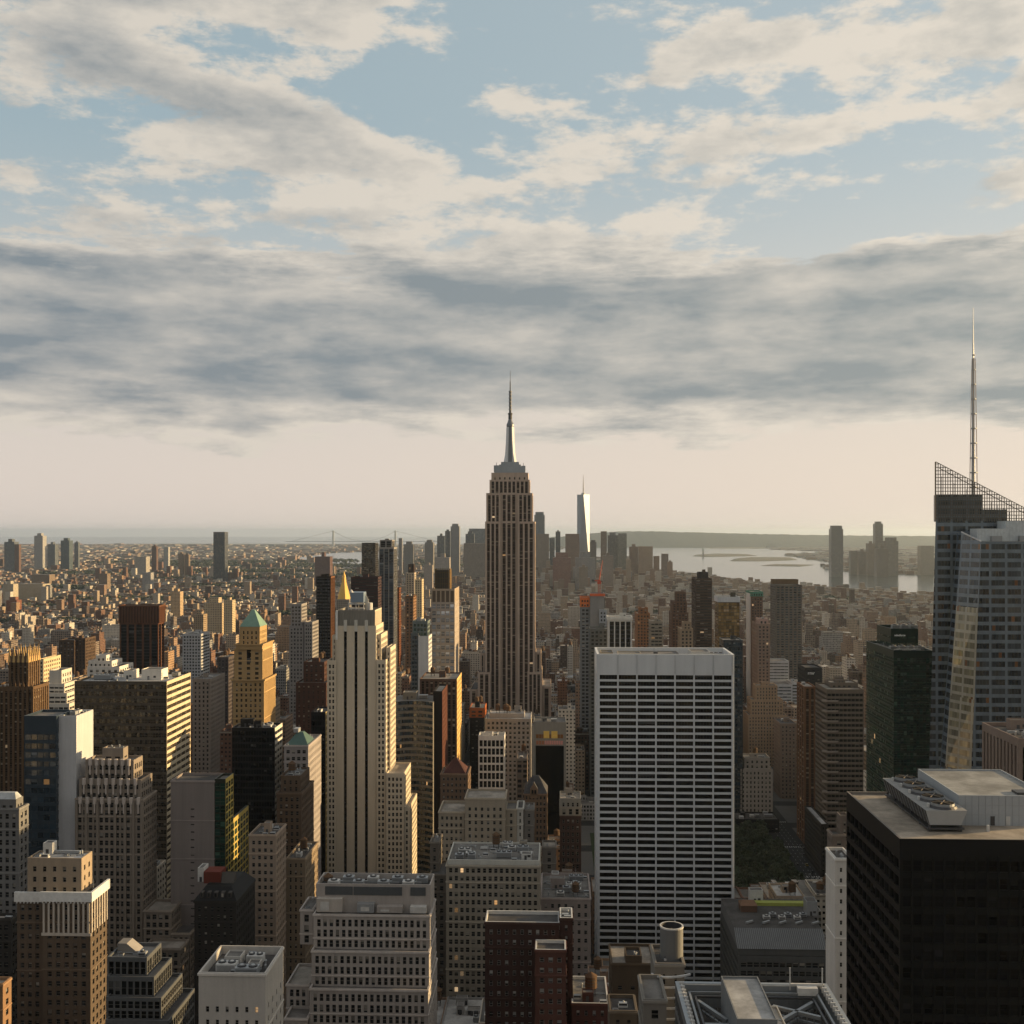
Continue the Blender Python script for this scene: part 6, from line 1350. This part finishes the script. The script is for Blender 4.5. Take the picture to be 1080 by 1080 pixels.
def bridge():
    D = 21000; st = metal((.26, .28, .30), .6, .2); a, b_ = WX(351.5, D), WX(417, D); zt = WZ(384, 560, D); zd = WZ(384, 571, D); t = thing("suspension_bridge", "faint grey suspension bridge with two tall towers on the horizon", "bridge", ((a+b_)/2, D, 0))
    for x in (a, b_):
        mb = MB()
        for y in (-18, 18): mb.bar((x, D+y, 0), (x, D+y, zt), 30, st, 24)
        for z in (zt-14, zd+30): mb.box(x-14, x+14, D-30, D+30, z, z+22, st)
        mb.build("bridge_tower", t)
    mb = MB(); mb.box(a-900, b_+1100, D-16, D+16, zd-7, zd+3, st); mb.build("deck", t)
    mb = MB(); n_ = 24
    def cab(u): return zd+8+(zt-zd-8)*(2*u-1)**2
    for yy in (-16, 16):
        for i in range(n_):
            u, v = i/n_, (i+1)/n_; mb.bar((a+(b_-a)*u, D+yy, cab(u)), (a+(b_-a)*v, D+yy, cab(v)), 4, st)
        mb.bar((a, D+yy, zt), (a-800, D+yy, zd), 4, st); mb.bar((b_, D+yy, zt), (b_+800, D+yy, zd), 4, st)
    mb.build("cable", t)
bridge()

# ------------------------------------------------------------------ ground, streets, water
def sheet(name, pts, z, m): mb = MB(); pts = [(x, y, z) for x, y in pts]; c = (sum(p[0] for p in pts)/len(pts), sum(p[1] for p in pts)/len(pts), z); mb.tris([[c, pts[i], pts[(i+1) % len(pts)]] for i in range(len(pts))], m); return struct(mb.build(name))
def landmat():
    m, b, bs = newmat("land"); P = pos(b); n = b.noise(P, .004, 5, .6); n2 = b.noise(P, .03, 3, .6)
    c = b.mix(b.ss(n, .38, .62), (.085, .075, .062), (.045, .055, .03)); c = b.mix(b.m('MULTIPLY', b.ss(n2, .5, .7), .6), c, (.16, .13, .11)); b.put(bs.inputs['Base Color'], c); bs.inputs['Roughness'].default_value = .95; return m
LAND = landmat()
sheet("ground", [(70000*cos(a), 70000*sin(a)) for a in np.linspace(0, 2*pi, 97)[:-1]], -.6, LAND)
asph = wall((.045, .045, .047), .9); sheet("road", [(-2700, -400), (2300, -400), (2300, 3100), (-2700, 3100)], -.15, asph)
def watermat():
    m, b, bs = newmat("water"); bs.inputs['Base Color'].default_value = (.02, .032, .036, 1); bs.inputs['Roughness'].default_value = .16; P = pos(b)
    bump = b.n.new('ShaderNodeBump'); bump.inputs['Strength'].default_value = .35; bump.inputs['Distance'].default_value = 1.5
    b.put(bump.inputs['Height'], b.m('ADD', b.noise(b.v('MULTIPLY', P, (1, .35, 1)), .05, 4, .6), b.m('MULTIPLY', b.noise(P, .004, 3), 3.0))); b.l.new(bump.outputs[0], bs.inputs['Normal']); return m
WAT = watermat()
def gp_(px, py):
    D = GY(py); u = (px-540)/F; return (D*(-sa+u*ca), D*(ca+u*sa))
near = [(655, 590), (672, 598), (700, 603), (760, 611), (820, 618), (900, 623), (985, 630), (1100, 642), (1300, 668)]
far_ = [(1300, 640), (1150, 622), (1060, 612), (985, 606.5), (930, 605), (900, 603.5), (872, 600), (866, 597), (905, 595.5), (868, 592.5), (826, 585.5), (880, 582), (815, 580), (805, 577), (860, 575), (840, 572.5), (700, 573), (640, 574.5), (600, 578), (560, 582), (560, 590)]
poly = [gp_(*p) for p in near]+[gp_(*p) for p in far_]
def poly_sheet(name, pts, z, m):
    import mathutils
    v = [(x, y, z) for x, y in pts]; tr = mathutils.geometry.tessellate_polygon([[mathutils.Vector(p) for p in v]]); mb = MB(); T = []
    for t in tr:
        a, b_, c = [np.array(v[i]) for i in t]
        if np.cross(b_-a, c-a)[2] < 0: b_, c = c, b_
        T.append([a, b_, c])
    mb.tris(T, m); return struct(mb.build(name))
poly_sheet("water", poly, .4, WAT)
poly_sheet("water", [gp_(*p) for p in [(308, 588.5), (350, 583), (420, 581), (424, 590), (420, 603), (385, 602.5), (350, 600.5), (344, 596)]], .4, WAT)
poly_sheet("water", [gp_(*p) for p in [(-500, 570.8), (60, 574), (170, 573.3), (330, 573.5), (470, 574), (560, 575.5), (640, 573), (700, 571), (700, 566.1), (-500, 566.1)]], .4, WAT)
poly_sheet("water", [gp_(*p) for p in [(20, 587), (60, 586), (75, 588), (30, 589)]], .4, WAT)
def island(name, pts, h, m):
    P = [gp_(*p) for p in pts]; mb = MB(); n_ = len(P); c = np.mean(P, 0)
    Q = [(c[0]+(x-c[0])*.8, c[1]+(y-c[1])*.8) for x, y in P]
    for i in range(n_):
        j = (i+1) % n_; mb.quads([[(*P[i], -.3), (*P[j], -.3), (*Q[j], h), (*Q[i], h)]], m)
    mb.tris([[(*c, h), (*Q[i], h), (*Q[(i+1) % n_], h)] for i in range(n_)], m); return struct(mb.build(name))
for pts, h in (([(729, 586.8), (745, 587.6), (772, 587.2), (800, 586.2), (790, 584.8), (755, 584.2), (733, 585.4)], 9), ([(768, 592), (800, 592.2), (842, 590.8), (835, 588.2), (790, 588.0), (774, 589.5)], 9), ([(744, 578.3), (800, 578.8), (860, 577.5), (800, 576.2), (752, 577)], 8), ([(800, 596.8), (845, 597.6), (860, 596), (815, 595.3)], 5)):
    island("terrain", pts, h, LAND)
def hills():
    rnd = random.Random(5); mb = MB(); hm = wall((.06, .075, .06)); D0 = 23000; pts = []
    prof = [(560, 568), (590, 566), (620, 563.0), (650, 560.6), (690, 560.2), (720, 561.2), (760, 562.2), (800, 563.2), (850, 564), (900, 564.8), (960, 565.2), (1040, 565.5), (1200, 566)]
    xs = np.arange(560, 1200, 4); ys = np.interp(xs, [p[0] for p in prof], [p[1] for p in prof])+np.array([rnd.uniform(-.25, .25) for _ in xs])
    R = [(WX(x, D0), D0, WZ(x, y, D0)) for x, y in zip(xs, ys)]
    for i in range(len(R)-1):
        a, b_ = R[i], R[i+1]; mb.quads([[(a[0], D0-3500, -1), (b_[0], D0-3500, -1), (b_[0], D0-1400, b_[2]*.55), (a[0], D0-1400, a[2]*.55)], [(a[0], D0-1400, a[2]*.55), (b_[0], D0-1400, b_[2]*.55), b_, a], [a, b_, (b_[0], D0+9000, -1), (a[0], D0+9000, -1)]], hm)
    struct(mb.build("hills"))
hills()

AVE = [-2600, -2350, -2100, -1850, -1600, -1360, -1130, -905, -700, -505, -370, -232, -92, 196, 480, 760, 1030, 1300, 1570, 1800]
def blocks():
    mb = MB(); pm = wall((.13, .125, .12)); out = []
    for k in range(0, 38):
        y0 = 40+k*80+9; y1 = y0+62
        for a, b_ in zip(AVE, AVE[1:]):
            X0, X1 = a+12, b_-12
            mb.box(X0, X1, y0, y1, -.146, .0, pm, bottom=False); out.append((X0, X1, y0, y1))
    struct(mb.build("pavement")); return out
BLK = blocks()
mb = MB(); wp = plainm((.5, .5, .48))
for ax in (-92, 196, -232):
    for l in (-5.4, -1.8, 1.8, 5.4):
        for k in range(120): y = 560+k*9; mb.quads([[(ax+l-.08, y, -.144), (ax+l+.08, y, -.144), (ax+l+.08, y+3, -.144), (ax+l-.08, y+3, -.144)]], wp)
    for k in range(6, 20):
        y = 40+k*80
        for i in range(12): x = ax-10+i*1.8; mb.quads([[(x, y+10, -.142), (x+.6, y+10, -.142), (x+.6, y+13, -.142), (x, y+13, -.142)]], wp)
struct(mb.build("road_markings"))
park = sheet("park_lawn", [(30, 775), (182, 775), (182, 968), (30, 968)], .03, wall((.035, .055, .02))); keep(20, 184, 770, 970)

# trees of the park
leafm = []
for c in ((.026, .040, .013), (.020, .033, .011), (.034, .044, .016)):
    m, b, bs = newmat("leaves"); r = b.n.new('ShaderNodeNewGeometry').outputs['Random Per Island']; b.put(bs.inputs['Base Color'], b.v('SCALE', c, scale=b.m('ADD', b.m('MULTIPLY', r, 1.0), .5))); bs.inputs['Roughness'].default_value = .7; leafm.append(m)
def treeproto(seed):
    rng = np.random.RandomState(seed); t = thing("tree", "dark green park tree", "tree", (0, 0, 0), "trees of the shaded park"); mb = MB(); br = wall((.07, .05, .035)); H_ = 15
    mb.cyl(0, 0, .45, .28, 0, 6.5, 8, br); ends = []
    for i in range(7): a = i*2.4; e = (3.2*cos(a), 3.2*sin(a), 9.5+rng.rand()*3); mb.bar((0, 0, 5+.2*i), e, .35, br, .12); ends.append(e)
    mb.build("trunk", t); mb = MB(); C = []
    for i in range(22):
        a = rng.rand()*2*pi; rr = 4.6*math.sqrt(rng.rand()); z = 7+rng.rand()*7.5*(1-.5*(rr/4.6)**2); C.append((rr*cos(a), rr*sin(a), z, .9+rng.rand()*.9))
    for cx, cy, cz, r in C:
        n_ = 70; d = rng.normal(size=(n_, 3)); d /= np.linalg.norm(d, axis=1)[:, None]; p = np.array([cx, cy, cz])+d*r*(.75+.35*rng.rand(n_, 1))
        u = rng.normal(size=(n_, 3)); u /= np.linalg.norm(u, axis=1)[:, None]; v = np.cross(u, d); v /= np.linalg.norm(v, axis=1)[:, None]; s_ = (.25+.25*rng.rand(n_, 1))
        mb.quads(np.stack([p-u*s_-v*s_, p+u*s_-v*s_, p+u*s_+v*s_, p-u*s_+v*s_], 1), leafm[seed % 3])
    mb.build("crown", t, merge=False); return t
def copy_tree(o, parent=None):
    c = o.copy(); COL.objects.link(c); c.parent = parent
    for ch in list(o.children): copy_tree(ch, c)
    return c
protos = [treeproto(i) for i in range(3)]; rnd = random.Random(3); first = [True]*3
n_t = 0
for iy in range(19):
    for ix in range(14):
        x = 36+ix*10.6+rnd.uniform(-3, 3); y = 780+iy*9.8+rnd.uniform(-3, 3)
        px, py = PX(x, y, 12)
        if not (768 < px < 850 and py < 960): continue
        if 95 < x < 150 and 820 < y < 900 and rnd.random() < .6: continue
        i = rnd.randrange(3)
        if first[i]: o = protos[i]; first[i] = False
        else: o = copy_tree(protos[i])
        o.location = (x, y, 0); o.rotation_euler = (0, 0, rnd.uniform(0, 6)); k = rnd.uniform(.8, 1.15); o.scale = (k, k, k*rnd.uniform(.9, 1.1)); n_t += 1
        o['label'] = "dark green tree in the shaded park right of the white gridded slab"
for i in range(3):
    if first[i]:
        for c in list(protos[i].children): bpy.data.objects.remove(c)
        bpy.data.objects.remove(protos[i])

# cars on the avenue beside the park
def carproto(c, suv):
    t = thing("car", "car", "car", (0, 0, 0), "cars on the avenue beside the park"); p = metal(c, .3, .3); mb = MB(); h = .95 if suv else .8
    mb.box(-.92, .92, -2.3, 2.3, .35, h, p); mb.quads([[(-.92, -2.3, h), (.92, -2.3, h), (.80, -2.1, h+.08), (-.80, -2.1, h+.08)]], p)
    mb.build("body", t); mb = MB(); g = GL['dark']; y0, y1 = (-2.1, 1.0) if suv else (-1.5, 1.0); zt = h+.6
    lo = [(-.86, y0, h), (.86, y0, h), (.86, y1, h), (-.86, y1, h)]; hi = [(-.7, y0+.35, zt), (.7, y0+.35, zt), (.7, y1-.55, zt), (-.7, y1-.55, zt)]
    for i in range(4): j = (i+1) % 4; mb.quads([[lo[i], lo[j], hi[j], hi[i]]], g)
    mb.quads([hi], p); mb.build("cabin", t)
    for sx in (-1, 1):
        for sy in (-1.45, 1.45):
            mb = MB(); N_ = 12; A = [2*pi*i/N_ for i in range(N_)]; f0 = [(sx*.94, sy+.34*cos(a), .34+.34*sin(a)) for a in A]; f1 = [(sx*.74, sy+.34*cos(a), .34+.34*sin(a)) for a in A]
            for i in range(N_): j = (i+1) % N_; mb.quads([[f0[i], f0[j], f1[j], f1[i]]], DARK); mb.tris([[f0[0], f0[i], f0[j]], [f1[0], f1[j], f1[i]]], DARK)
            mb.build("wheel", t)
    return t
cols = [((.45, .45, .44), "white", False), ((.30, .20, .03), "yellow", False), ((.03, .03, .035), "black", True), ((.15, .16, .17), "grey", True)]
cp = [carproto(c, s_) for c, n_, s_ in cols]; used = [0]*4; rnd = random.Random(8); ords = ["nearest", "second nearest", "third nearest", "fourth nearest", "fifth nearest", "sixth nearest", "seventh nearest", "eighth nearest", "ninth nearest", "tenth nearest"]
y = 745
while y < 1150:
    for l in (-7.2, -3.6, 0, 3.6, 7.2):
        if rnd.random() < .30:
            i = rnd.randrange(4)
            if used[i] >= 8: continue
            o = cp[i] if used[i] == 0 else copy_tree(cp[i]); o.location = (196+l, y+rnd.uniform(-1, 1), -.15)
            o['label'] = f"{ords[used[i]]} {cols[i][1]} car on the avenue beside the park"; used[i] += 1
    y += 9

# ------------------------------------------------------------------ the rest of the city
rng = np.random.RandomState(11)
HEROES.append((772, 850, 868, 946, 790, None)); HEROES.append((822, 868, 850, 942, 745, None))
HA = np.array([(a, b_, t, v, d) for a, b_, t, v, d, s_ in HEROES]); FT = np.array(FOOT)
def proj_box(x0, x1, y, z):
    xs = np.array([x0, x1]); v = y*ca-xs*sa; px = 540+F*(xs*ca+y*sa)/v; return px[0], px[1], HZ+F*(EYE-z)/v[0]
ZONES = [  # px range, distance beyond which it applies, highest row a filler may reach
 (0, 130, 0, 655), (130, 250, 0, 640), (250, 440, 0, 640), (440, 620, 0, 640), (620, 720, 0, 640), (720, 870, 0, 655), (870, 990, 0, 650), (990, 1090, 0, 700)]
GEN = []
def try_box(x0, x1, y0, y1, h, mi, ri):
    cxm = (x0+x1)/2
    if np.any((FT[:, 0] < x1) & (FT[:, 1] > x0) & (FT[:, 2] < y1) & (FT[:, 3] > y0)): return
    a, b_, py = proj_box(x0, x1, y0, h)
    if b_ < -420 or a > 1450: return
    cap = 0
    for p, q, dmin, row in ZONES:
        if a < q and b_ > p and y0 < 2600: cap = max(cap, row)
    m = (HA[:, 4] > y0) & (HA[:, 0] < b_) & (HA[:, 1] > a)
    if m.any(): cap = max(cap, (HA[m, 3]+1).max())
    v = y0*ca-cxm*sa
    if py < cap: h = EYE-(cap-HZ)/F*v
    if h < 6: return
    GEN.append((x0, x1, y0, y1, h, mi, ri))
for X0, X1, y0, y1 in BLK:
    if y0 < 380: continue
    a, b_, _ = proj_box(X0, X1, y1, 0)
    if b_ < -430 or a > 1460: continue
    for row in (0, 1):
        x = X0+1
        while x < X1-8:
            w_ = rng.choice([8, 12, 16, 22, 30, 44], p=[.16, .24, .22, .2, .12, .06]); x1 = min(x+w_, X1-1)
            if X1-1-x1 < 7: x1 = X1-1
            d = 29 if rng.rand() < .6 else rng.uniform(20, 29)
            if row == 0: ya, yb = y0+1, y0+1+d
            else: ya, yb = y1-1-d, y1-1
            if y0 < 1250: h = rng.choice([rng.uniform(14, 32), rng.uniform(30, 62), rng.uniform(60, 115)], p=[.38, .42, .20])
            elif y0 < 1900: h = rng.choice([rng.uniform(14, 28), rng.uniform(26, 55), rng.uniform(55, 90)], p=[.45, .43, .12])
            else: h = rng.choice([rng.uniform(11, 22), rng.uniform(20, 42), rng.uniform(45, 75)], p=[.62, .31, .07])
            if X0 < -800 or X0 > 700: h *= .72
            mi = rng.choice(10, p=[.17, .15, .14, .14, .10, .08, .08, .06, .06, .02]); ri = rng.choice(4, p=[.42, .22, .22, .14])
            try_box(x, x1-.15, ya, yb, h, mi, ri); x = x1
print("generic candidates", len(GEN))
G = np.array(GEN); 
# which of them show: paint far to near into a coarse id picture
R_ = 540; ids = np.full((R_, R_), -1, int)
items = [(g[2], 'g', i) for i, g in enumerate(GEN)]+[(h[4], 'h', i) for i, h in enumerate(HEROES)]
items.sort(key=lambda t: -t[0])
for d, k, i in items:
    if k == 'g':
        x0, x1, y0, y1, h, *_ = GEN[i]; a, b_, py = proj_box(x0, x1, y0, h); _, _, pb = proj_box(x0, x1, y0, 0); a2, b2, py2 = proj_box(x0, x1, y1, h)
        A, B, T, Bt = min(a, a2), max(b_, b2), min(py, py2), pb; ident = i
    else: A, B, T, _, dd, _ = HEROES[i]; Bt = HZ+EYE*F/dd; ident = -2
    A, B, T, Bt = [int(round(v_*R_/1080)) for v_ in (A, B, T, Bt)]
    ids[max(0, T):max(0, min(R_, Bt)), max(0, A):max(0, min(R_, B))] = ident
cnt = np.bincount(ids[ids >= 0], minlength=len(GEN)); order = np.argsort(-cnt)
NIND = 205
ind = [int(i) for i in order[:NIND] if cnt[i] > 3]
anchors = [h for h in HEROES if h[5]]
def near_anchor(px, py):
    best = None
    for a, b_, t, v, d, s_ in anchors:
        if d > 5000: continue
        cx = (a+b_)/2; cy = min(max(py, t), v); dd = abs(px-cx)*1.0+abs(py-cy)*1.3
        if best is None or dd < best[0]: best = (dd, s_, cx, t, v, b_-a)
    return best
seen = {}; placed = []
for i in ind:
    ys, xs = np.where(ids == i); px, py = xs.mean()*2, ys.mean()*2; placed.append((i, px, py))
FEAT = {}
def desc(i):
    x0, x1, y0, y1, h, mi, ri = GEN[i]; w_ = x1-x0
    size = "low" if h < 22 else ("mid-rise" if h < 55 else "tall"); form = "rowhouse" if w_ < 10 and h < 26 else ("slab" if w_ > 28 else ("tower" if h > 60 and w_ < 24 else "building"))
    return size, GWN[int(mi)], form
groups = {}
for i, px, py in placed:
    an = near_anchor(px, py); size, colr, form = desc(i); side = "right of" if px > an[2]+an[5]*.4 else ("left of" if px < an[2]-an[5]*.4 else "in line with"); lvl = "beyond" if py < an[4]-(an[4]-an[3])*.5 else "near the foot of"
    prep = {"right of": "to the right of", "left of": "to the left of", "in line with": "in line with"}[side]
    groups.setdefault((size, colr, form, prep, an[1]), []).append((abs(px-an[2]), py, i))
LAB = {}
ORD = ["nearest", "second", "third", "fourth", "fifth", "sixth", "seventh", "eighth", "ninth", "tenth", "eleventh", "twelfth"]
for (size, colr, form, prep, an), L in groups.items():
    L.sort()
    for k, (_, py, i) in enumerate(L):
        o_ = "" if len(L) == 1 else ORD[min(k, 11)]+" "
        LAB[i] = f"{o_}{size} {colr} {form} {prep} the {an}"
indset = set(ind); rnd = random.Random(21)
for i in ind:
    x0, x1, y0, y1, h, mi, ri = GEN[i]; mi, ri = int(mi), int(ri); size, colr, form = desc(i)
    root = thing("apartment_building" if form != "slab" else "loft_building", LAB[i], "building", ((x0+x1)/2, y0, 0), "city buildings between the towers")
    m = GW[mi]; mb = MB(); W, D_ = x1-x0, y1-y0; big = h > 50 and W > 14 and D_ > 18
    if big and rnd.random() < .6:
        hs = h*rnd.uniform(.6, .85); e = rnd.uniform(2, 4); mb.parapet_box(x0, x1, y0, y1, 0, hs, m, ROOFS[ri]); mb.parapet_box(x0+e, x1-e, y0+e, y1-e, hs-1, h, m, ROOFS[ri]); rx = (x0+e, x1-e, y0+e, y1-e)
    else: mb.parapet_box(x0, x1, y0, y1, 0, h, m, ROOFS[ri]); rx = (x0, x1, y0, y1)
    if rnd.random() < .5: mb.box(x0-.35, x1+.35, y0-.45, y0-.004, h-1.6, h-.6, wall((.30, .27, .23)))
    mb.build("wall", root)
    if y0 < 1700: clutter(root, rx[0]+.8, rx[1]-.8, rx[2]+.8, rx[3]-.8, h-1.1, rnd, 4 if y0 < 1100 else 3, m, .75)
    else: clutter(root, rx[0]+.8, rx[1]-.8, rx[2]+.8, rx[3]-.8, h-1.1, rnd, 1, m, .5)

# everything smaller than that: one mass
mass = MB()
def mass_boxes(A, mats_, roofs_, water=None):
    """A: n x (x0,x1,y0,y1,h)"""
    A = np.asarray(A, float); x0, x1, y0, y1, h = A.T; z = np.zeros_like(h)
    def q(a, b_, c, d): return np.stack([np.stack(p, 1) for p in (a, b_, c, d)], 1)
    W, D_ = x1-x0, y1-y0; Z0 = z
    fN = q((x0, y0, z), (x1, y0, z), (x1, y0, h), (x0, y0, h)); fE = q((x1, y0, z), (x1, y1, z), (x1, y1, h), (x1, y0, h)); fW = q((x0, y1, z), (x0, y0, z), (x0, y0, h), (x0, y1, h)); fS = q((x1, y1, z), (x0, y1, z), (x0, y1, h), (x1, y1, h)); fT = q((x0, y0, h), (x1, y0, h), (x1, y1, h), (x0, y1, h))
    off = np.floor(rng.rand(len(h))*400)*3.2
    def uv(w_): return np.stack([np.stack(p, 1) for p in ((off, z), (off+w_, z), (off+w_, h), (off, h))], 1)
    for k, m in enumerate(GW):
        s_ = mats_ == k
        if s_.any(): mass.quads(np.concatenate([f[s_] for f in (fN, fE, fW, fS)]), m, np.concatenate([uv(w_)[s_] for w_ in (W, D_, D_, W)]))
    for k, m in enumerate(ROOFS):
        s_ = roofs_ == k
        if s_.any(): mass.quads(fT[s_], m)
rest = [g for i, g in enumerate(GEN) if i not in indset]
R2 = np.array(rest); mass_boxes(R2[:, :5], R2[:, 5].astype(int), R2[:, 6].astype(int))
# bulkheads and tanks over them
near_r = R2[(R2[:, 1]-R2[:, 0] > 7)]; n_ = len(near_r)
def sub(R, fx, fy, w_, d, hh):
    cx = R[:, 0]+(R[:, 1]-R[:, 0])*fx; cy = R[:, 2]+(R[:, 3]-R[:, 2])*fy; return np.stack([cx-w_/2, cx+w_/2, cy-d/2, cy+d/2, R[:, 4]+hh], 1)
for rep in range(2): mass_boxes(sub(near_r, rng.uniform(.28, .72, n_), rng.uniform(.2, .8, n_), rng.uniform(2.5, 5, n_), rng.uniform(2.5, 6, n_), rng.uniform(2, 5, n_)), near_r[:, 5].astype(int), rng.choice(4, n_))
# beyond the grid: lower and looser with distance
def inside(px, py, P):
    c = np.zeros(len(px), bool); n_ = len(P); j = n_-1
    for i in range(n_):
        xi, yi = P[i]; xj, yj = P[j]; t = ((yi > py) != (yj > py)) & (px < (xj-xi)*(py-yi)/(yj-yi+1e-9)+xi); c ^= t; j = i
    return c
WP = [near+far_, [(308, 588.5), (350, 583), (420, 581), (424, 590), (420, 603), (385, 602.5), (350, 600.5), (344, 596)], [(-500, 571.3), (60, 574.5), (170, 573.8), (330, 574), (470, 574.5), (560, 576), (640, 573.5), (700, 571.5), (700, 564), (-500, 564)]]
for Y0, Y1, step, wmin, wmax, hm in ((3100, 4200, 22, 12, 26, 18), (4200, 6500, 29, 15, 34, 18), (6500, 9500, 46, 22, 48, 15), (9500, 15000, 95, 35, 75, 14), (15000, 24000, 190, 60, 140, 13)):
    ys = np.arange(Y0, Y1, step); L = []
    for k_, y in enumerate(ys):      # back-to-back rows with streets between, a wider gap every few houses
        if k_ % 5 == 4: continue
        xs = np.arange(y*-.86, y*.80, step); xs = xs+13*math.sin(y*.004); xs = xs[(np.arange(len(xs))+int(y*.86/step)) % 7 != 6]; x = xs+rng.uniform(-step*.05, step*.05, len(xs)); yy = y+rng.uniform(-step*.04, step*.04, len(xs)); L.append(np.stack([x, yy], 1))
    P = np.concatenate(L); x, y = P.T; v = y*ca-x*sa; px = 540+F*(x*ca+y*sa)/v; py = HZ+F*EYE/v
    ok = (px > (-400 if Y1 < 9600 else -60)) & (px < (1450 if Y1 < 9600 else 1140))
    for w_ in WP: ok &= ~inside(px, py, w_)
    kN = np.sin(x*.0031+1.3)*np.sin(y*.0023+.4)+.5*np.sin(x*.009)*np.sin(y*.007+2); ok &= rng.rand(len(x)) < np.where(kN < -.55, .35, .93)
    # keep clear of the footprints of named towers
    for f in FOOT:
        if f[3] > Y0-100: ok &= ~((x > f[0]-14) & (x < f[1]+14) & (y > f[2]-14) & (y < f[3]+14))
    x, y, px, py = x[ok], y[ok], px[ok], py[ok]; n_ = len(x); w_ = rng.uniform(.62, .97, n_)*step*.5; d = rng.uniform(.6, .95, n_)*step*.5
    h = hm*rng.lognormal(0, .27, n_); tall = rng.rand(n_) < np.where(kN[ok] > .6, .06, .012); h = np.where(tall, h+rng.uniform(15, 55, n_)*(1 if Y0 < 9000 else .5), h)
    dt = np.clip(1-np.abs(px-590)/190, 0, 1)*np.clip(1-np.abs(y-5500)/1300, 0, 1); h = h+dt*rng.uniform(10, 110, n_)*(rng.rand(n_) < .5)
    jc = np.clip(1-np.abs(px-930)/60, 0, 1)*np.clip(1-np.abs(y-6900)/500, 0, 1); h = h+jc*rng.uniform(0, 45, n_)
    h = np.minimum(h, EYE-(572-HZ)/F*y) if Y1 < 9000 else h
    ny = np.interp(px, [a_ for a_, _ in near], [b_ for _, b_ in near]); h = np.where((px > 672) & (HZ+F*EYE/y > ny), np.minimum(h, EYE-(ny-3-HZ)/F*y), h)   # the river front stays low
    A = np.stack([x-w_, x+w_, y-d, y+d, np.maximum(h, 5)], 1); mass_boxes(A, rng.choice(10, n_, p=[.20, .17, .14, .16, .07, .08, .07, .05, .05, .01]), rng.choice(4, n_, p=[.50, .28, .16, .06]))
L = []  # unseen city behind the camera, added to darken reflections and ambient light
for y in np.arange(-2600, -70, 46):
    for x in np.arange(-1500, 1500, 44):
        if rng.rand() < .8: L.append((x+rng.uniform(-6, 6), y+rng.uniform(-6, 6)))
P = np.array(L); n_ = len(P); w_ = rng.uniform(12, 19, n_); d = rng.uniform(12, 18, n_); h = np.where(rng.rand(n_) < .22, rng.uniform(110, 215, n_), rng.uniform(30, 90, n_))*np.where(P[:, 1] < -1200, .5, 1)
mass_boxes(np.stack([P[:, 0]-w_, P[:, 0]+w_, P[:, 1]-d, P[:, 1]+d, h], 1), rng.choice(10, n_), rng.choice(4, n_))
o = mass.build("city_rooftops", merge=False); tag(o, "dense mass of low brick rooftops spreading to the river and the horizon", "rooftops", None, "stuff")

# tree cover between the far roofs
def treetops():
    mb = MB(); r2 = np.random.RandomState(4); L = []
    for cx, cy, rx, ry, n_ in ((-1330, 3050, 260, 60, 500), (-1900, 3600, 300, 120, 300), (-1700, 7000, 700, 200, 500), (-2600, 6600, 500, 260, 400), (-2900, 9000, 900, 400, 500), (-1000, 8000, 500, 150, 250), (-2300, 4900, 250, 120, 250), (-1450, 4050, 420, 90, 600), (-1250, 5100, 500, 120, 500), (-900, 6300, 900, 200, 700), (-350, 2950, 60, 50, 90), (-700, 3350, 200, 60, 200), (-1800, 5900, 500, 200, 400), (-500, 4300, 120, 50, 100), (300, 3400, 90, 40, 80), (-1700, 8200, 1200, 400, 500), (-900, 9500, 1400, 500, 500), (900, 4200, 200, 30, 80)):
        a = r2.rand(n_)*2*pi; q = np.sqrt(r2.rand(n_)); L.append(np.stack([cx+rx*q*np.cos(a), cy+ry*q*np.sin(a), r2.uniform(6, 10, n_)*(1+cy/9000)], 1))
    P = np.concatenate(L)
    for k in range(26):
        n_ = len(P); d = r2.normal(size=(n_, 3)); d /= np.linalg.norm(d, axis=1)[:, None]; c = np.stack([P[:, 0], P[:, 1], P[:, 2]+4], 1)+d*P[:, 2:3]*np.array([[.75, .75, .5]])*r2.uniform(.5, 1, (n_, 1))
        u = r2.normal(size=(n_, 3)); u /= np.linalg.norm(u, axis=1)[:, None]; w_ = np.cross(u, d); w_ /= np.linalg.norm(w_, axis=1)[:, None]; s_ = P[:, 2:3]*.30
        mb.quads(np.stack([c-u*s_-w_*s_, c+u*s_-w_*s_, c+u*s_+w_*s_, c-u*s_+w_*s_], 1), leafm[k % 3])
    tag(mb.build("treetops", merge=False), "dark green tree cover between the far left rooftops", "treetops", None, "stuff")
treetops()

# ------------------------------------------------------------------ the air
HAZE = 2.0e-5
mb = MB(); hm = bpy.data.materials.new("haze"); hm.use_nodes = True; nt = hm.node_tree; nt.nodes.clear(); out = nt.nodes.new('ShaderNodeOutputMaterial'); pv = nt.nodes.new('ShaderNodeVolumePrincipled')
pv.inputs['Color'].default_value = (.74, .87, 1.0, 1); pv.inputs['Density'].default_value = HAZE; pv.inputs['Anisotropy'].default_value = .6; nt.links.new(pv.outputs[0], out.inputs['Volume'])
mb.box(-75000, 75000, -75000, 75000, -1.6, 470, hm); hz = mb.build("haze"); tag(hz, "pale warm evening haze over the whole city", "haze", None, "stuff")
for o in bpy.data.objects:
    if '_w' in o: del o['_w']
print("objects", len(bpy.data.objects))
